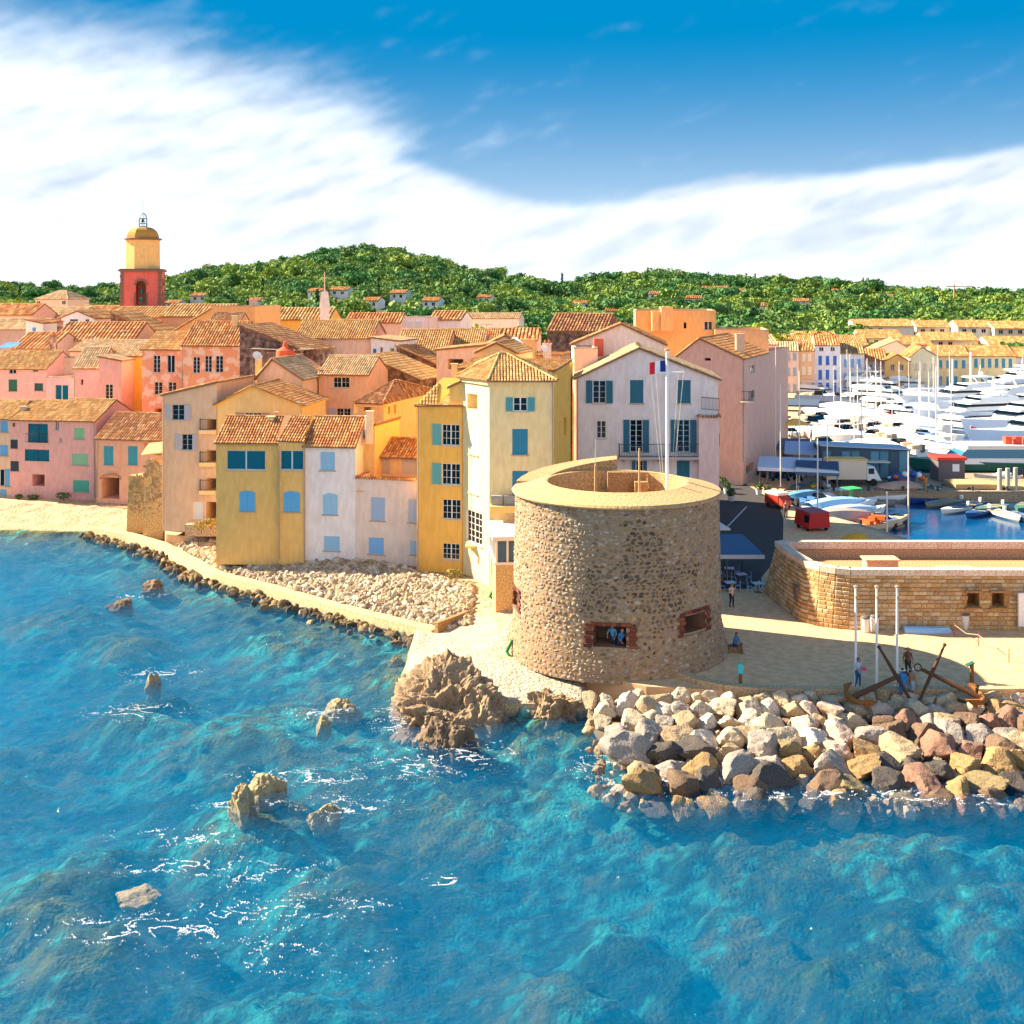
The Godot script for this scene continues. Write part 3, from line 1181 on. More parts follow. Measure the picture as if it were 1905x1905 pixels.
func build_front_houses() -> void:
	var pink = plaster(rgb(226, 150, 135))
	var rose = plaster(rgb(222, 160, 150))
	var blue = rgb(95, 168, 215)
	var sky_blue = rgb(150, 192, 220)
	var teal = rgb(60, 150, 165)
	var petrol = rgb(30, 105, 130)
	var white = rgb(225, 222, 215)
	# --- the row at the back of the beach
	house("beach_house", "beige house with bright blue shutters at the beach end of the pink row", [[-60, 136], [19, 135]], 776, 1.4, 8, ["ridge", 1.6], plaster(rgb(214, 170, 125)), [[-12, 783, 0, 804, "d"], [1, 783, 15, 804, "s", blue], [0, 828, 15, 848, "s", blue], [-10, 873, 8, 904, "d"], [9, 872, 19, 905, "s", blue], [0, 910, 12, 927, "p", blue]], {"tones": TAN})
	var h = house("beach_house", "pink house with dark railed balcony window and black ground-floor window on the beach", [[19, 135], [92, 134]], 779, 1.4, 9, ["ridge", 1.7], pink, [[23, 787, 28, 794, "h"], [52, 789, 89, 823, "b"], [46, 837, 92, 857, "b"], [60, 883, 83, 904, "h"], [15, 818, 33, 834, "s", rgb(40, 60, 65)], [16, 858, 35, 876, "s", rgb(40, 60, 65)]], {"tones": TAN, "frame": rgb(40, 65, 70)})
	railing("balcony_rail", h, [at(47, 823, 133.4) - h.position, at(90, 823, 133.4) - h.position], 1.0, 0.16, mat(rgb(45, 50, 55)))
	chimney(h, 44, 757, 765, 137, 0.7, rgb(190, 150, 120))
	house("beach_house", "pink house with three pale green closed shutters facing the beach", [[92, 134], [178, 133]], 780, 1.4, 9, ["ridge", 1.9], plaster(rgb(222, 148, 135)), [[138, 796, 157, 817, "s", rgb(130, 190, 140)], [134, 844, 164, 865, "s", rgb(140, 190, 150)], [136, 894, 166, 915, "s", rgb(70, 165, 140)], [102, 783, 109, 801, "d"], [110, 814, 115, 823, "d"]], {"tones": TAN})
	h = house("archway_house", "low salmon house with teal shutters over a dark vaulted archway", [[179, 131], [306, 129]], 813, 1.4, 8, ["ridge", 2.3], plaster(rgb(214, 145, 105)), [[193, 830, 211, 865, "s", teal], [238, 830, 256, 865, "s", teal], [268, 825, 300, 846, "h"], [189, 889, 222, 927, "h"]], {"tones": BROWN})
	var arch = Shape.new()
	for k in 9:
		var a0 = PI * k / 9.0
		var a1 = PI * (k + 1) / 9.0
		var q = at(205.5, 892, 130.3) - h.position
		arch.col = Color(0.5, 0.35, 0.25)
		arch.prism(PackedVector2Array([Vector2(cos(a0) * 1.05, sin(a0) * 0.5), Vector2(cos(a1) * 1.05, sin(a1) * 0.5), Vector2(cos(a1) * 1.25, sin(a1) * 0.7), Vector2(cos(a0) * 1.25, sin(a0) * 0.7)]), -0.1, 0.1, Transform3D(Basis(), q))
	obj("arch_ring", arch, stone(rgb(190, 150, 115), 0.5), h)
	# --- the tall beige house and what leans on it
	h = house("tall_house", "tall beige house with grey white shutters and three little balconies above the rubble bank", [[302, 113], [403, 112]], 736, 2.0, 9, ["slant", 0.0, 1.35], plaster(rgb(222, 172, 125)), [[320, 753, 343, 781, "W", rgb(190, 185, 190)], [338, 808, 358, 837, "W", rgb(185, 180, 185)], [359, 934, 378, 966, "p", white], [385, 780, 403, 801, "h"], [385, 838, 403, 860, "h"], [385, 890, 403, 912, "h"], [384, 934, 403, 966, "h"]], {"tones": TAN, "frame": rgb(150, 165, 165)})
	for q in [[801, 775], [861, 838], [913, 892]]:
		var s = Shape.new()
		var p = at(374, q[0], 112.4) - h.position
		s.span(p + Vector3(0, -0.25, -0.3), p + Vector3(1.55, 0.12, 0.75))
		obj("balcony", s, mat(rgb(235, 205, 150), 0.9), h)
		railing("balcony_rail", h, [p + Vector3(0.05, 0.12, -0.2), p + Vector3(0.05, 0.12, 0.7), p + Vector3(1.5, 0.12, 0.7)], 1.0, 0.13, mat(rgb(95, 80, 75)))
	var step = Shape.new()
	var sp = at(346, 985, 111.0) - h.position
	step.span(sp + Vector3(0, -0.6, -0.7), sp + Vector3(3.0, 0.5, 0.3))
	obj("doorstep", step, stone(rgb(200, 180, 155), 0.4), h)
	house("pink_house", "pale pink gabled house wedged behind the ochre house", [[402, 118], [482, 117.5]], 745, 1.4, 9, ["slant", 0.0, 1.2], plaster(rgb(226, 176, 165)), [], {"tones": ORANGE})
	h = house("yellow_house", "small yellow gable with one shuttered window peeping over the ochre roof", [[404, 112], [562, 111]], 753, 1.4, 8, ["gable", 1.75, 0.42], plaster(rgb(240, 190, 95)), [[455, 768, 486, 782, "W", rgb(170, 150, 130)]], {"tones": ORANGE, "under": mat(rgb(235, 190, 80), 0.9)})
	# --- the ochre house on the bank
	h = house("ochre_house", "ochre house with wide teal panes under a striped tile roof standing on the rubble bank", [[402, 102.3], [518, 102], [518.5, 101.6], [566, 101.4]], 820, 1.3, 8, ["ridge", 1.75, 0.42], plaster(rgb(236, 170, 66)), [[421, 838, 494, 874, "b"], [521, 838, 565, 874, "b"], [446, 913, 475, 951, "a", blue], [528, 914, 558, 952, "a", blue]], {})
	# roof and cornice run on over the second bay
	var ts = Shape.new()
	var a = at(515, 820, 101.6) - h.position
	var b = at(566, 822, 101.2) - h.position
	var rise = Vector3(0, 1.85, -3.5)
	var rs = Shape.new()
	slab(rs, a, b, b + rise, a + rise, 0.1)
	roof_plane(ts, a, b, b + rise, a + rise, 0.24, 0.42, ORANGE)
	var rr = obj("roof", rs, mat(rgb(150, 110, 80), 0.95), h)
	obj("roof_tile", ts, tinted("tile", 0.9, 0.6, 0.5), rr).set_meta("kind", "stuff")
	chimney(h, 504, 776, 800, 105.0, 0.62, rgb(225, 195, 120))
	chimney(h, 514, 768, 783, 106, 0.3, rgb(200, 150, 120))
	# --- the pale house with blue shutters
	h = house("pale_house", "pale pinkish white house with blue shutters beside the ochre house", [[565.5, 101.6], [661, 101]], 826, 1.3, 8, ["ridge", 2.0, 0.42], plaster(rgb(238, 222, 216)), [[596, 841, 623, 875, "s", sky_blue], [601, 918, 628, 957, "a", sky_blue], [603, 998, 632, 1024, "s", sky_blue]], {})
	h = house("pale_house", "lower pink-white wing with tiled parapet and grey blue shutters next to the yellow house", [[661, 101], [778, 99.5]], 888, 1.3, 6, ["flat", 0.5], plaster(rgb(236, 200, 178)), [[690, 926, 716, 968, "s", rgb(165, 185, 210)], [760, 930, 777, 972, "s", rgb(195, 195, 205)], [686, 1001, 714, 1030, "s", rgb(130, 180, 225)], [764, 1007, 777, 1031, "s", rgb(170, 200, 225)]], {"tilecap": true})
	var band = Shape.new()
	var bp = at(664, 914, 100.9) - h.position
	band.span(bp + Vector3(0, -0.07, -0.3), bp + Vector3(4.9, 0.07, 0.12))
	obj("string_course", band, mat(rgb(225, 170, 130), 0.9), h)
	h = house("terrace_house", "yellow stepped gable wall with a white topped chimney rising behind the roof terrace", [[661, 104], [697, 103.5]], 838, 1.4, 6, ["slant", 0.0, 2.4], plaster(rgb(240, 185, 95)), [], {"tones": ORANGE})
	chimney(h, 688, 766, 800, 102.8, 0.55, rgb(240, 200, 150), 0)
	chimney(h, 683, 775, 800, 103.2, 0.35, rgb(240, 225, 215))
	house("terrace_house", "small yellow terrace room with beige doors under a short tile roof", [[697, 105], [778, 104]], 846, 1.4, 5, ["ridge", 1.2], plaster(rgb(238, 182, 105)), [[710, 848, 725, 882, "p", rgb(200, 175, 150)], [747, 848, 775, 882, "p", rgb(205, 185, 165)]], {})
	# --- the yellow house and the pale tower house
	h = house("yellow_house", "deep yellow house with white paned windows between the pale wing and the tower house", [[775, 98], [859, 97]], 755, 1.0, 8, ["slant", 0.0, 0.1], plaster(rgb(242, 165, 38)), [[822, 790, 855, 828, "l", rgb(100, 165, 165)], [822, 863, 856, 901, "l", rgb(100, 165, 165)], [823, 930, 857, 965, "w"], [823, 1012, 855, 1040, "w"]], {"frame": rgb(235, 225, 215), "tones": TAN})
	var up = Shape.new()
	var ur = Shape.new()
	var l0 = at(775, 752, 97.6) - h.position
	var l1 = at(814, 752, 97.6) - h.position
	roof_plane(up, l0, l1, l1 + Vector3(2.0, 2.0, -2.5), l0 + Vector3(2.0, 2.0, -2.5), 0.24, 0.42, TAN)
	slab(ur, l0, l1, l1 + Vector3(2.0, 2.0, -2.5), l0 + Vector3(2.0, 2.0, -2.5), 0.12)
	var uu = obj("roof", ur, mat(rgb(235, 180, 80), 0.9), h)
	obj("roof_tile", up, tinted("tile", 0.9, 0.6, 0.5), uu).set_meta("kind", "stuff")
	h = house("roof_room", "yellow rooftop wall beside the tower house's eaves", [[836, 97.5], [872, 97]], 722, 1.4, 5, ["slant", 0.0, 0.9], plaster(rgb(235, 180, 70)), [], {"tones": TAN})
	h = house("tower_house", "tall cream corner house with hipped roof, teal shutters and a sunlit white shuttered flank", [[857, 97.5], [910, 93], [1030, 93]], 698, 0.5, 8, ["hip", 1.7, 0.06], plaster(rgb(238, 208, 135)), [[869, 734, 888, 760, "h"], [873, 797, 889, 843, "s", white], [873, 869, 889, 915, "s", white], [868, 957, 897, 1005, "w"], [955, 739, 981, 765, "W", rgb(75, 155, 165)], [953, 798, 982, 846, "s", rgb(30, 130, 165)], [953, 876, 982, 925, "s", rgb(30, 130, 165)], [871, 1035, 874, 1045, "h"], [888, 1040, 892, 1050, "h"]], {"main": 1, "tones": TAN, "over": 0.35, "frame": rgb(240, 240, 235)})
	leaf_shutter("shutter", Transform3D(Basis(Vector3.UP, 0.85), at(863, 762, 97.0) - h.position), 0.5, 1.15, white, h)
	chimney(h, 845, 678, 690, 101, 0.5, rgb(240, 190, 110))
	h = house("golden_house", "narrow golden yellow house side lit by the sun at the alley mouth", [[1030, 99], [1060, 104], [1066, 112]], 690, 1.4, 9, ["slant", 0.0, 0.6], plaster(rgb(236, 176, 45)), [[1049, 775, 1054, 810, "h"]], {"tones": TAN, "main": 0})
	# --- the lavender house behind the tower
	h = house("lavender_house", "large lavender white gabled house with petrol blue shutters and long balcony behind the tower", [[1072, 106], [1336, 105]], 704, 1.4, 11, ["gable", 2.7, 0.445], plaster(rgb(230, 216, 216)), [[1103, 708, 1127, 750, "W", petrol], [1172, 707, 1197, 750, "s", petrol], [1260, 707, 1285, 750, "s", petrol], [1110, 783, 1127, 815, "w"], [1110, 857, 1127, 880, "w"], [1172, 781, 1195, 841, "W", petrol], [1260, 781, 1283, 841, "W", petrol], [1183, 857, 1196, 897, "W", petrol], [1259, 857, 1283, 897, "s", petrol], [1181, 672, 1188, 684, "h"]], {"tones": PALE, "frame": rgb(190, 215, 230)})
	var bal = Shape.new()
	var b0 = at(1150, 848, 105.2) - h.position
	bal.span(b0 + Vector3(0, -0.2, -0.2), b0 + Vector3(7.4, 0.0, 1.0))
	for x in [0.4, 3.6, 6.8]:
		bal.span(b0 + Vector3(x, -0.55, -0.2), b0 + Vector3(x + 0.15, -0.2, 0.6))
	obj("balcony", bal, mat(rgb(190, 175, 170), 0.9), h)
	railing("balcony_rail", h, [b0 + Vector3(0.05, 0, 0), b0 + Vector3(0.05, 0, 0.95), b0 + Vector3(7.35, 0, 0.95), b0 + Vector3(7.35, 0, 0)], 1.15, 0.14, mat(rgb(70, 85, 100)))
	h = house("lavender_wing", "low wing of the lavender house with dark cap tiles and an open loggia", [[1300, 104.2], [1338, 104]], 775, 1.4, 8, ["flat", 0.3], plaster(rgb(228, 186, 178)), [], {"tilecap": true, "tones": BROWN})
	railing("loggia_rail", h, [at(1305, 762, 103.8) - h.position, at(1338, 765, 103.8) - h.position], 1.1, 0.12, mat(rgb(60, 55, 55)))
	h = house("gabled_house", "cream pink house with a wide gable just behind the lavender house", [[1066, 119], [1236, 118]], 640, 1.4, 9, ["gable", 2.0, 0.53], plaster(rgb(240, 208, 190)), [], {"tones": ORANGE})
	var red = Shape.new()
	red.span(at(1104, 662, 116.8) - h.position, at(1123, 630, 115.8) - h.position)
	obj("water_tank", red, mat(rgb(200, 90, 70), 0.6), h)
	h = house("gabled_house", "blank pale pink stub wall with dark vents below the cream gable", [[1068, 114], [1112, 114]], 648, 1.4, 5, ["flat", 0.2], plaster(rgb(240, 190, 160)), [])
	h = house("peach_house", "tall peach house with a pink gable front whose shaded side overlooks the quay street", [[1258, 146], [1381, 143], [1428, 158]], 664, 1.4, 16, ["gable", 2.3, 0.36], plaster(rgb(232, 165, 140)), [[1396, 678, 1404, 694, "d"], [1397, 724, 1404, 742, "d"], [1388, 858, 1402, 882, "h"], [1336, 806, 1339, 832, "h"], [1311, 661, 1322, 671, "h"]], {"along": 1, "tones": ORANGE})
	var cb = Shape.new()
	cb.span(at(1379, 748, 142) - h.position, at(1402, 745, 144.5) - h.position + Vector3(0, 0, 0.0))
	obj("balcony", cb, mat(rgb(220, 190, 165)), h)
	railing("balcony_rail", h, [at(1379, 745, 142.0) - h.position, at(1392, 745, 142.3) - h.position, at(1402, 745, 144.5) - h.position], 1.1, 0.2, mat(rgb(60, 55, 55)))
	chimney(h, 1376, 622, 660, 147, 1.0, rgb(235, 180, 140))
	h = house("orange_block", "big flat-topped orange house with one white framed window above the gables", [[1182, 172], [1332, 171]], 578, 1.4, 14, ["flat", 0.6], plaster(rgb(236, 165, 75)), [[1310, 598, 1325, 614, "d"], [1272, 600, 1277, 611, "h"]], {"frame": rgb(235, 235, 235)})
	chimney(h, 1240, 572, 600, 170, 1.7, rgb(240, 170, 80))
	chimney(h, 1222, 580, 600, 170.5, 1.5, rgb(240, 170, 80))
	house("orange_block", "lower blank orange wall running right to the quay street", [[1330, 168], [1430, 167]], 614, 1.4, 12, ["flat", 0.4], plaster(rgb(240, 172, 95)), [])
	house("brick_house", "old brown stone house with a striped hipped roof over the middle of town", [[1018, 152], [1128, 150]], 614, 1.4, 10, ["ridge", 2.0], plaster(rgb(150, 115, 95), "old"), [], {"tones": BROWN, "pitch": 0.4})


func build_rear_houses() -> void:
	var h
	# --- second row above the beach
	h = house("rose_house", "long rose house with small green shuttered windows above the beach row", [[-60, 156], [86, 155]], 684, 1.4, 9, ["ridge", 2.0], plaster(rgb(228, 165, 150)), [[17, 685, 30, 695, "d"], [61, 684, 70, 692, "d"], [16, 706, 32, 728, "s", rgb(40, 105, 85)], [64, 713, 80, 727, "s", rgb(35, 90, 80)]], {"tones": TAN})
	h = house("rose_house", "pinkish terrace house with one large dark square window", [[86, 153], [137, 152]], 702, 1.4, 8, ["flat", 0.3], plaster(rgb(232, 180, 172)), [[102, 716, 127, 745, "b"]])
	house("terrace_wall", "cream rear wall with brown panel over the pinkish terrace", [[95, 160], [138, 160]], 666, 1.4, 5, ["flat", 0.3], plaster(rgb(222, 195, 160)), [[97, 668, 104, 700, "h"]])
	house("rose_house", "plain pale rose house with a single slit window under tan tiles", [[137, 151], [186, 151]], 683, 1.4, 8, ["ridge", 2.3], plaster(rgb(234, 172, 158)), [[150, 706, 155, 716, "h"]], {"tones": PALE})
	h = house("rose_house", "narrow salmon pink house with dark sash window beside the yellow one", [[184, 149], [226, 149]], 672, 1.4, 8, ["slant", 0.6, 0.0], plaster(rgb(236, 165, 145)), [[196, 715, 210, 743, "w"]], {"tones": PALE})
	house("amber_house", "narrow amber yellow house squeezed between pink and orange fronts", [[213, 154], [267, 154]], 661, 1.4, 8, ["ridge", 1.3], plaster(rgb(240, 175, 30)), [[233, 665, 239, 677, "h"], [242, 756, 247, 775, "h"]], {"tones": PALE})
	h = house("worn_house", "left half of the flaking orange house with tall windows over the amber alley", [[264, 148], [338, 147]], 648, 1.4, 8, ["ridge", 1.9], plaster(rgb(246, 188, 152), "worn"), [[285, 661, 298, 693, "w"], [311, 661, 325, 693, "d"], [287, 711, 302, 734, "w"], [313, 711, 328, 731, "w"], [288, 760, 301, 785, "h"]], {"tones": TAN})
	h = house("worn_house", "right half of the flaking orange house with three white windows and a white cornice", [[338, 146], [446, 145]], 640, 1.4, 8, ["ridge", 2.7], plaster(rgb(248, 196, 150), "worn"), [[359, 664, 372, 694, "w"], [381, 662, 394, 692, "w"], [401, 662, 415, 693, "w"]], {"tones": ORANGE, "pitch": 0.35})
	chimney(h, 437, 588, 625, 148.5, 0.7, rgb(240, 190, 110))
	house("gable_house", "big blank ochre gable wall in the upper town below the bell tower", [[286, 186], [392, 185]], 640, 1.4, 12, ["slant", 0.0, 5.6], plaster(rgb(236, 160, 70)), [[336, 608, 344, 620, "h"]], {"tones": TAN})
	h = house("gable_house", "ochre flat-topped block with a grey chimney right of the big gable", [[392, 185], [474, 184]], 570, 1.4, 12, ["flat", 0.2], plaster(rgb(232, 160, 75)), [])
	chimney(h, 471, 558, 575, 186, 1.1, rgb(185, 150, 130))
	house("dark_roof_house", "dark brown tiled roof leaning on the ochre block", [[385, 170], [442, 170]], 604, 1.4, 9, ["ridge", 1.6], plaster(rgb(190, 130, 85)), [], {"tones": BROWN})
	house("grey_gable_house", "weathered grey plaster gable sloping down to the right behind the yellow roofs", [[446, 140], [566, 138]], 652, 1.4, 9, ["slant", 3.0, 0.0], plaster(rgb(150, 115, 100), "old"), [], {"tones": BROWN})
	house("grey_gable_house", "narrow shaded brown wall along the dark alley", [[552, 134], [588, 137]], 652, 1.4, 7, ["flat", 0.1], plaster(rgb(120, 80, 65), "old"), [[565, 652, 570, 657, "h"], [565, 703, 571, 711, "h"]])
	h = house("rooftop_house", "pale yellow rooftop room with little arched window and lichen roof", [[478, 121], [562, 120]], 703, 1.4, 8, ["gable", 1.9, 0.35, 0, 0], plaster(rgb(236, 185, 140)), [[513, 703, 520, 712, "h"]], {"tones": PALE})
	chimney(h, 481, 664, 690, 122, 0.6, rgb(240, 190, 90))
	var pot = Shape.new()
	pot.lathe([Vector2(0.9, 0), Vector2(1.0, 0.8), Vector2(0.95, 1.6), Vector2(0.3, 2.0), Vector2(0.2, 2.5), Vector2(0.0, 2.6)], 14, at(531, 680, 126))
	tag(obj("clay_flue", pot, mat(rgb(205, 85, 45), 0.8)), "stout red clay flue standing on the yellow roofs before the grey gable", "flue")
	h = house("orange_house", "orange house with a four light window under a small pale roof at the dark alley", [[593, 124], [686, 123]], 694, 1.4, 7, ["ridge", 1.6], plaster(rgb(240, 165, 110)), [[620, 702, 650, 721, "w"], [626, 760, 652, 782, "W", rgb(190, 185, 200)]], {"tones": PALE})
	house("orange_house", "low yellow house with slit windows tucked beneath the brown gable", [[664, 113], [714, 112], [752, 118]], 747, 1.4, 8, ["hip", 1.6, 0.05], plaster(rgb(236, 180, 100)), [[676, 752, 690, 765, "h"], [722, 748, 726, 770, "h"], [733, 750, 737, 770, "h"], [726, 792, 738, 818, "h"]], {"tones": BROWN, "main": 0})
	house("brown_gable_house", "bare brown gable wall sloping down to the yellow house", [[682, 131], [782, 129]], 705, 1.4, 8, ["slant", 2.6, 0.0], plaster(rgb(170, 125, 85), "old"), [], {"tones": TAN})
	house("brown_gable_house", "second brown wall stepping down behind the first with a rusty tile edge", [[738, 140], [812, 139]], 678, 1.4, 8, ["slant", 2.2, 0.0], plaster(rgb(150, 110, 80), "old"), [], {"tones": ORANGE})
	h = house("white_house", "small white cube house with a blue arched window amid the brown roofs", [[690, 142], [741, 141]], 634, 1.4, 6, ["slant", 0.4, 0.0], plaster(rgb(240, 236, 232)), [[694, 649, 700, 661, "s", rgb(40, 120, 190)], [707, 646, 712, 661, "h"], [726, 648, 733, 666, "h"]], {"tones": PALE})
	house("salmon_house", "salmon rooftop flat with a dark window beside the hipped roof", [[812, 132], [905, 131]], 648, 1.4, 8, ["slant", -0.2, 0.4], plaster(rgb(238, 180, 145)), [[833, 668, 862, 687, "h"]], {"tones": TAN})
	house("salmon_house", "plain yellow gable behind the tower house's ridge", [[888, 118], [960, 117]], 655, 1.4, 7, ["gable", 0.9, 0.5], plaster(rgb(240, 190, 110)), [], {"tones": TAN})
	house("salmon_house", "pale pink gable between the tile roofs and the brick house", [[888, 150], [990, 150]], 650, 1.4, 8, ["gable", 1.7, 0.5], plaster(rgb(238, 190, 165)), [], {"tones": TAN})
	h = house("salmon_house", "orange block with a white parapet behind the golden house", [[966, 134], [1042, 133]], 660, 1.4, 7, ["flat", 0.3], plaster(rgb(232, 165, 95)), [], {"tilecap": true, "tones": ORANGE})
	chimney(h, 984, 632, 660, 133, 1.4, rgb(235, 160, 80), 3)
	chimney(h, 1018, 640, 660, 133, 0.9, rgb(225, 190, 165), 2)
	# --- the long roofs in the middle distance
	var mid = [
		[545, 690, 150, 628, 2.0, TAN, rgb(205, 155, 130), "long tan roof over a pinkish wall in the middle of town"],
		[480, 612, 205, 594, 1.9, TAN, rgb(240, 175, 40), "long roof over a bright yellow wall beside the bell gable"],
		[600, 690, 172, 622, 2.0, ORANGE, rgb(210, 150, 115), "orange roof left of the white cube house"],
		[735, 832, 156, 650, 2.4, TAN, rgb(225, 150, 95), "broad tan roof right of the white cube house"],
		[815, 925, 160, 645, 2.2, TAN, rgb(230, 165, 120), "broad striped roof before the pale terrace flats"],
		[205, 330, 215, 590, 1.8, TAN, rgb(200, 140, 110), "long tan roof right under the red bell tower"],
		[300, 425, 208, 588, 2.0, TAN, rgb(220, 150, 95), "long orange roof between bell tower and ochre gable"],
		[560, 640, 152, 655, 1.2, BROWN, rgb(190, 140, 120), "low brown roof behind the four light window house"],
		[100, 250, 185, 632, 2.6, ORANGE, rgb(215, 165, 130), "wide rust orange roof in the upper left town"],
		[20, 95, 178, 648, 2.2, ORANGE, rgb(205, 160, 135), "rust roof before the blue awning in the upper left town"],
		[130, 265, 172, 652, 1.3, PALE, rgb(225, 190, 165), "low pale roof over the rose houses"],
		[-60, 60, 230, 585, 2.0, ORANGE, rgb(215, 170, 140), "orange roof at the upper left edge of the town"],
		[40, 150, 240, 590, 2.0, PALE, rgb(225, 190, 160), "pale roof under the grey skyline house"],
		[120, 215, 250, 585, 1.8, ORANGE, rgb(225, 180, 150), "orange roof left of the bell tower foot"],
		[-40, 70, 200, 612, 1.6, PALE, rgb(150, 115, 105), "pale roof over a dark stone wall at the upper left edge"],
		[640, 745, 215, 600, 1.6, ORANGE, rgb(225, 170, 140), "far orange roof behind the white cube house"],
		[905, 1000, 185, 632, 1.6, ORANGE, rgb(220, 180, 150), "rust roof with pale chimneys before the brick house"],
	]
	for q in mid:
		house("tiled_house", q[7], [[q[0], q[2]], [q[1], q[2] - 0.6]], q[3], 1.4, 11, ["ridge", q[4]], plaster(q[6]), [], {"tones": q[5]})
	house("grey_gable_house", "grey stone gable beneath the bell tower sloping to the right", [[206, 196], [292, 195]], 628, 1.4, 10, ["slant", 4.2, 0.5], plaster(rgb(165, 125, 110), "old"), [], {"tones": ORANGE})
	house("white_house", "white gabled house with dark blue openings left of the bell tower", [[112, 200], [176, 199]], 592, 1.4, 9, ["gable", 1.2, 0.5], plaster(rgb(236, 232, 236)), [[130, 594, 145, 607, "s", rgb(20, 70, 120)], [159, 594, 166, 602, "s", rgb(20, 80, 130)]], {"tones": ORANGE})
	house("white_house", "little white house with a blue and yellow doorway in the upper left town", [[48, 188], [80, 188]], 602, 1.4, 7, ["slant", 0.6, 0.0], plaster(rgb(238, 235, 230)), [[60, 609, 67, 625, "p", rgb(70, 150, 215)]], {"tones": ORANGE})
	house("skyline_house", "grey hipped house alone on the skyline at the left", [[66, 290], [126, 289]], 556, 1.4, 11, ["hip", 2.0, 0.1], plaster(rgb(205, 180, 160)), [[68, 560, 75, 567, "d"], [115, 559, 122, 566, "d"]], {"tones": PALE})
	h = house("terrace_flats", "pale roof terrace with two air conditioners in the middle distance", [[750, 190], [800, 189]], 590, 1.4, 8, ["flat", 0.8], plaster(rgb(232, 205, 195)), [])
	var ac = Shape.new()
	for u in [757, 773]:
		var p = at(u, 612, 188) - h.position
		ac.span(p, p + Vector3(1.1, 1.3, 0.5))
		ac.tube([p + Vector3(0.55, 0.65, 0.5), p + Vector3(0.55, 0.65, 0.56)], 0.42, 0.42, 12)
	obj("air_conditioner", ac, mat(rgb(210, 210, 210)), h)
	house("terrace_flats", "white top floor with an orange roof above the tiled middle town", [[798, 194], [858, 193]], 594, 1.4, 8, ["ridge", 1.3], plaster(rgb(240, 236, 232)), [[806, 602, 812, 612, "h"]], {"tones": ORANGE})
	house("long_white_block", "low long white block before the wooded hill", [[858, 330], [966, 328]], 592, 1.4, 12, ["ridge", 1.4], plaster(rgb(235, 215, 195)), [], {"tones": PALE})


# ---------- the round tower ----------

const TOWER := Vector3(6.95, 1.2, -78.7)
var stones = []


func blob(seed_: int, flat: float, sub := 2, cuts := 14, soft := 0.0) -> ArrayMesh:
	# an angular stone: a ball cut by planes; flat < 1 squashes it in y
	var r = RandomNumberGenerator.new()
	r.seed = seed_
	var planes = []
	for i in cuts:
		var d = Vector3(r.randf_range(-1, 1), r.randf_range(-1, 1), r.randf_range(-1, 1)).normalized()
		planes.append([d, r.randf_range(0.52, 0.9)])
	var t = (1.0 + sqrt(5.0)) / 2.0
	var p = []
	for q in [[-1, t, 0], [1, t, 0], [-1, -t, 0], [1, -t, 0], [0, -1, t], [0, 1, t], [0, -1, -t], [0, 1, -t], [t, 0, -1], [t, 0, 1], [-t, 0, -1], [-t, 0, 1]]:
		p.append(Vector3(q[0], q[1], q[2]).normalized())
	var f = [[0, 11, 5], [0, 5, 1], [0, 1, 7], [0, 7, 10], [0, 10, 11], [1, 5, 9], [5, 11, 4], [11, 10, 2], [10, 7, 6], [7, 1, 8], [3, 9, 4], [3, 4, 2], [3, 2, 6], [3, 6, 8], [3, 8, 9], [4, 9, 5], [2, 4, 11], [6, 2, 10], [8, 6, 7], [9, 8, 1]]
	for k in sub:
		var known = {}
		var g = []
		for tri in f:
			var m = []
			for e in 3:
				var a = mini(tri[e], tri[(e + 1) % 3])
				var b = maxi(tri[e], tri[(e + 1) % 3])
				var key = a * 100000 + b
				if not known.has(key):
					known[key] = p.size()
					p.append(((p[a] + p[b]) / 2.0).normalized())
				m.append(known[key])
			g.append_array([[tri[0], m[0], m[2]], [tri[1], m[1], m[0]], [tri[2], m[2], m[1]], [m[0], m[1], m[2]]])
		f = g
	var nf = FastNoiseLite.new()
	nf.seed = seed_
	nf.frequency = 1.6
	nf.fractal_octaves = 3
	var v = PackedVector3Array()
	for q in p:
		var s = 1.15
		for c in planes:
			var k = q.dot(c[0])
			if k > 0.05:
				s = minf(s, c[1] / k)
		s = lerpf(s, 0.92, soft)
		s *= 1.0 + nf.get_noise_3d(q.x, q.y, q.z) * 0.13
		v.append(Vector3(q.x * s, q.y * s * flat, q.z * s))
	# creased normals: a corner blends only with faces that lie nearly level with its own
	var fn = []
	var around = []
	around.resize(v.size())
	for i in v.size():
		around[i] = []
	for k in f.size():
		var tri = f[k]
		var m = (v[tri[1]] - v[tri[0]]).cross(v[tri[2]] - v[tri[0]])
		fn.append(m.normalized())
		for e in 3:
			around[tri[e]].append(k)
	var vv = PackedVector3Array()
	var n = PackedVector3Array()
	for k in f.size():
		for e in [0, 2, 1]:
			var m = Vector3.ZERO
			for q in around[f[k][e]]:
				if fn[q].dot(fn[k]) > 0.86:
					m += fn[q]
			vv.append(v[f[k][e]])
			n.append(m.normalized())
	var a = []
	a.resize(Mesh.ARRAY_MAX)
	a[Mesh.ARRAY_VERTEX] = vv
	a[Mesh.ARRAY_NORMAL] = n
	var mesh = ArrayMesh.new()
	mesh.add_surface_from_arrays(Mesh.PRIMITIVE_TRIANGLES, a)
	return mesh


func tower_radius(y: float) -> float:
	if y < 2.6:
		return lerpf(7.35, 6.85, smoothstep(0.0, 2.6, y))
	return lerpf(6.85, 6.72, (y - 2.6) / 7.0)


const GUNPORTS := [[-0.14, 2.75, 1.05, 0.62], [0.72, 3.15, 1.0, 0.62], [-1.42, 3.6, 0.9, 0.6]]  # angle from +z, height of the middle, half width, half height


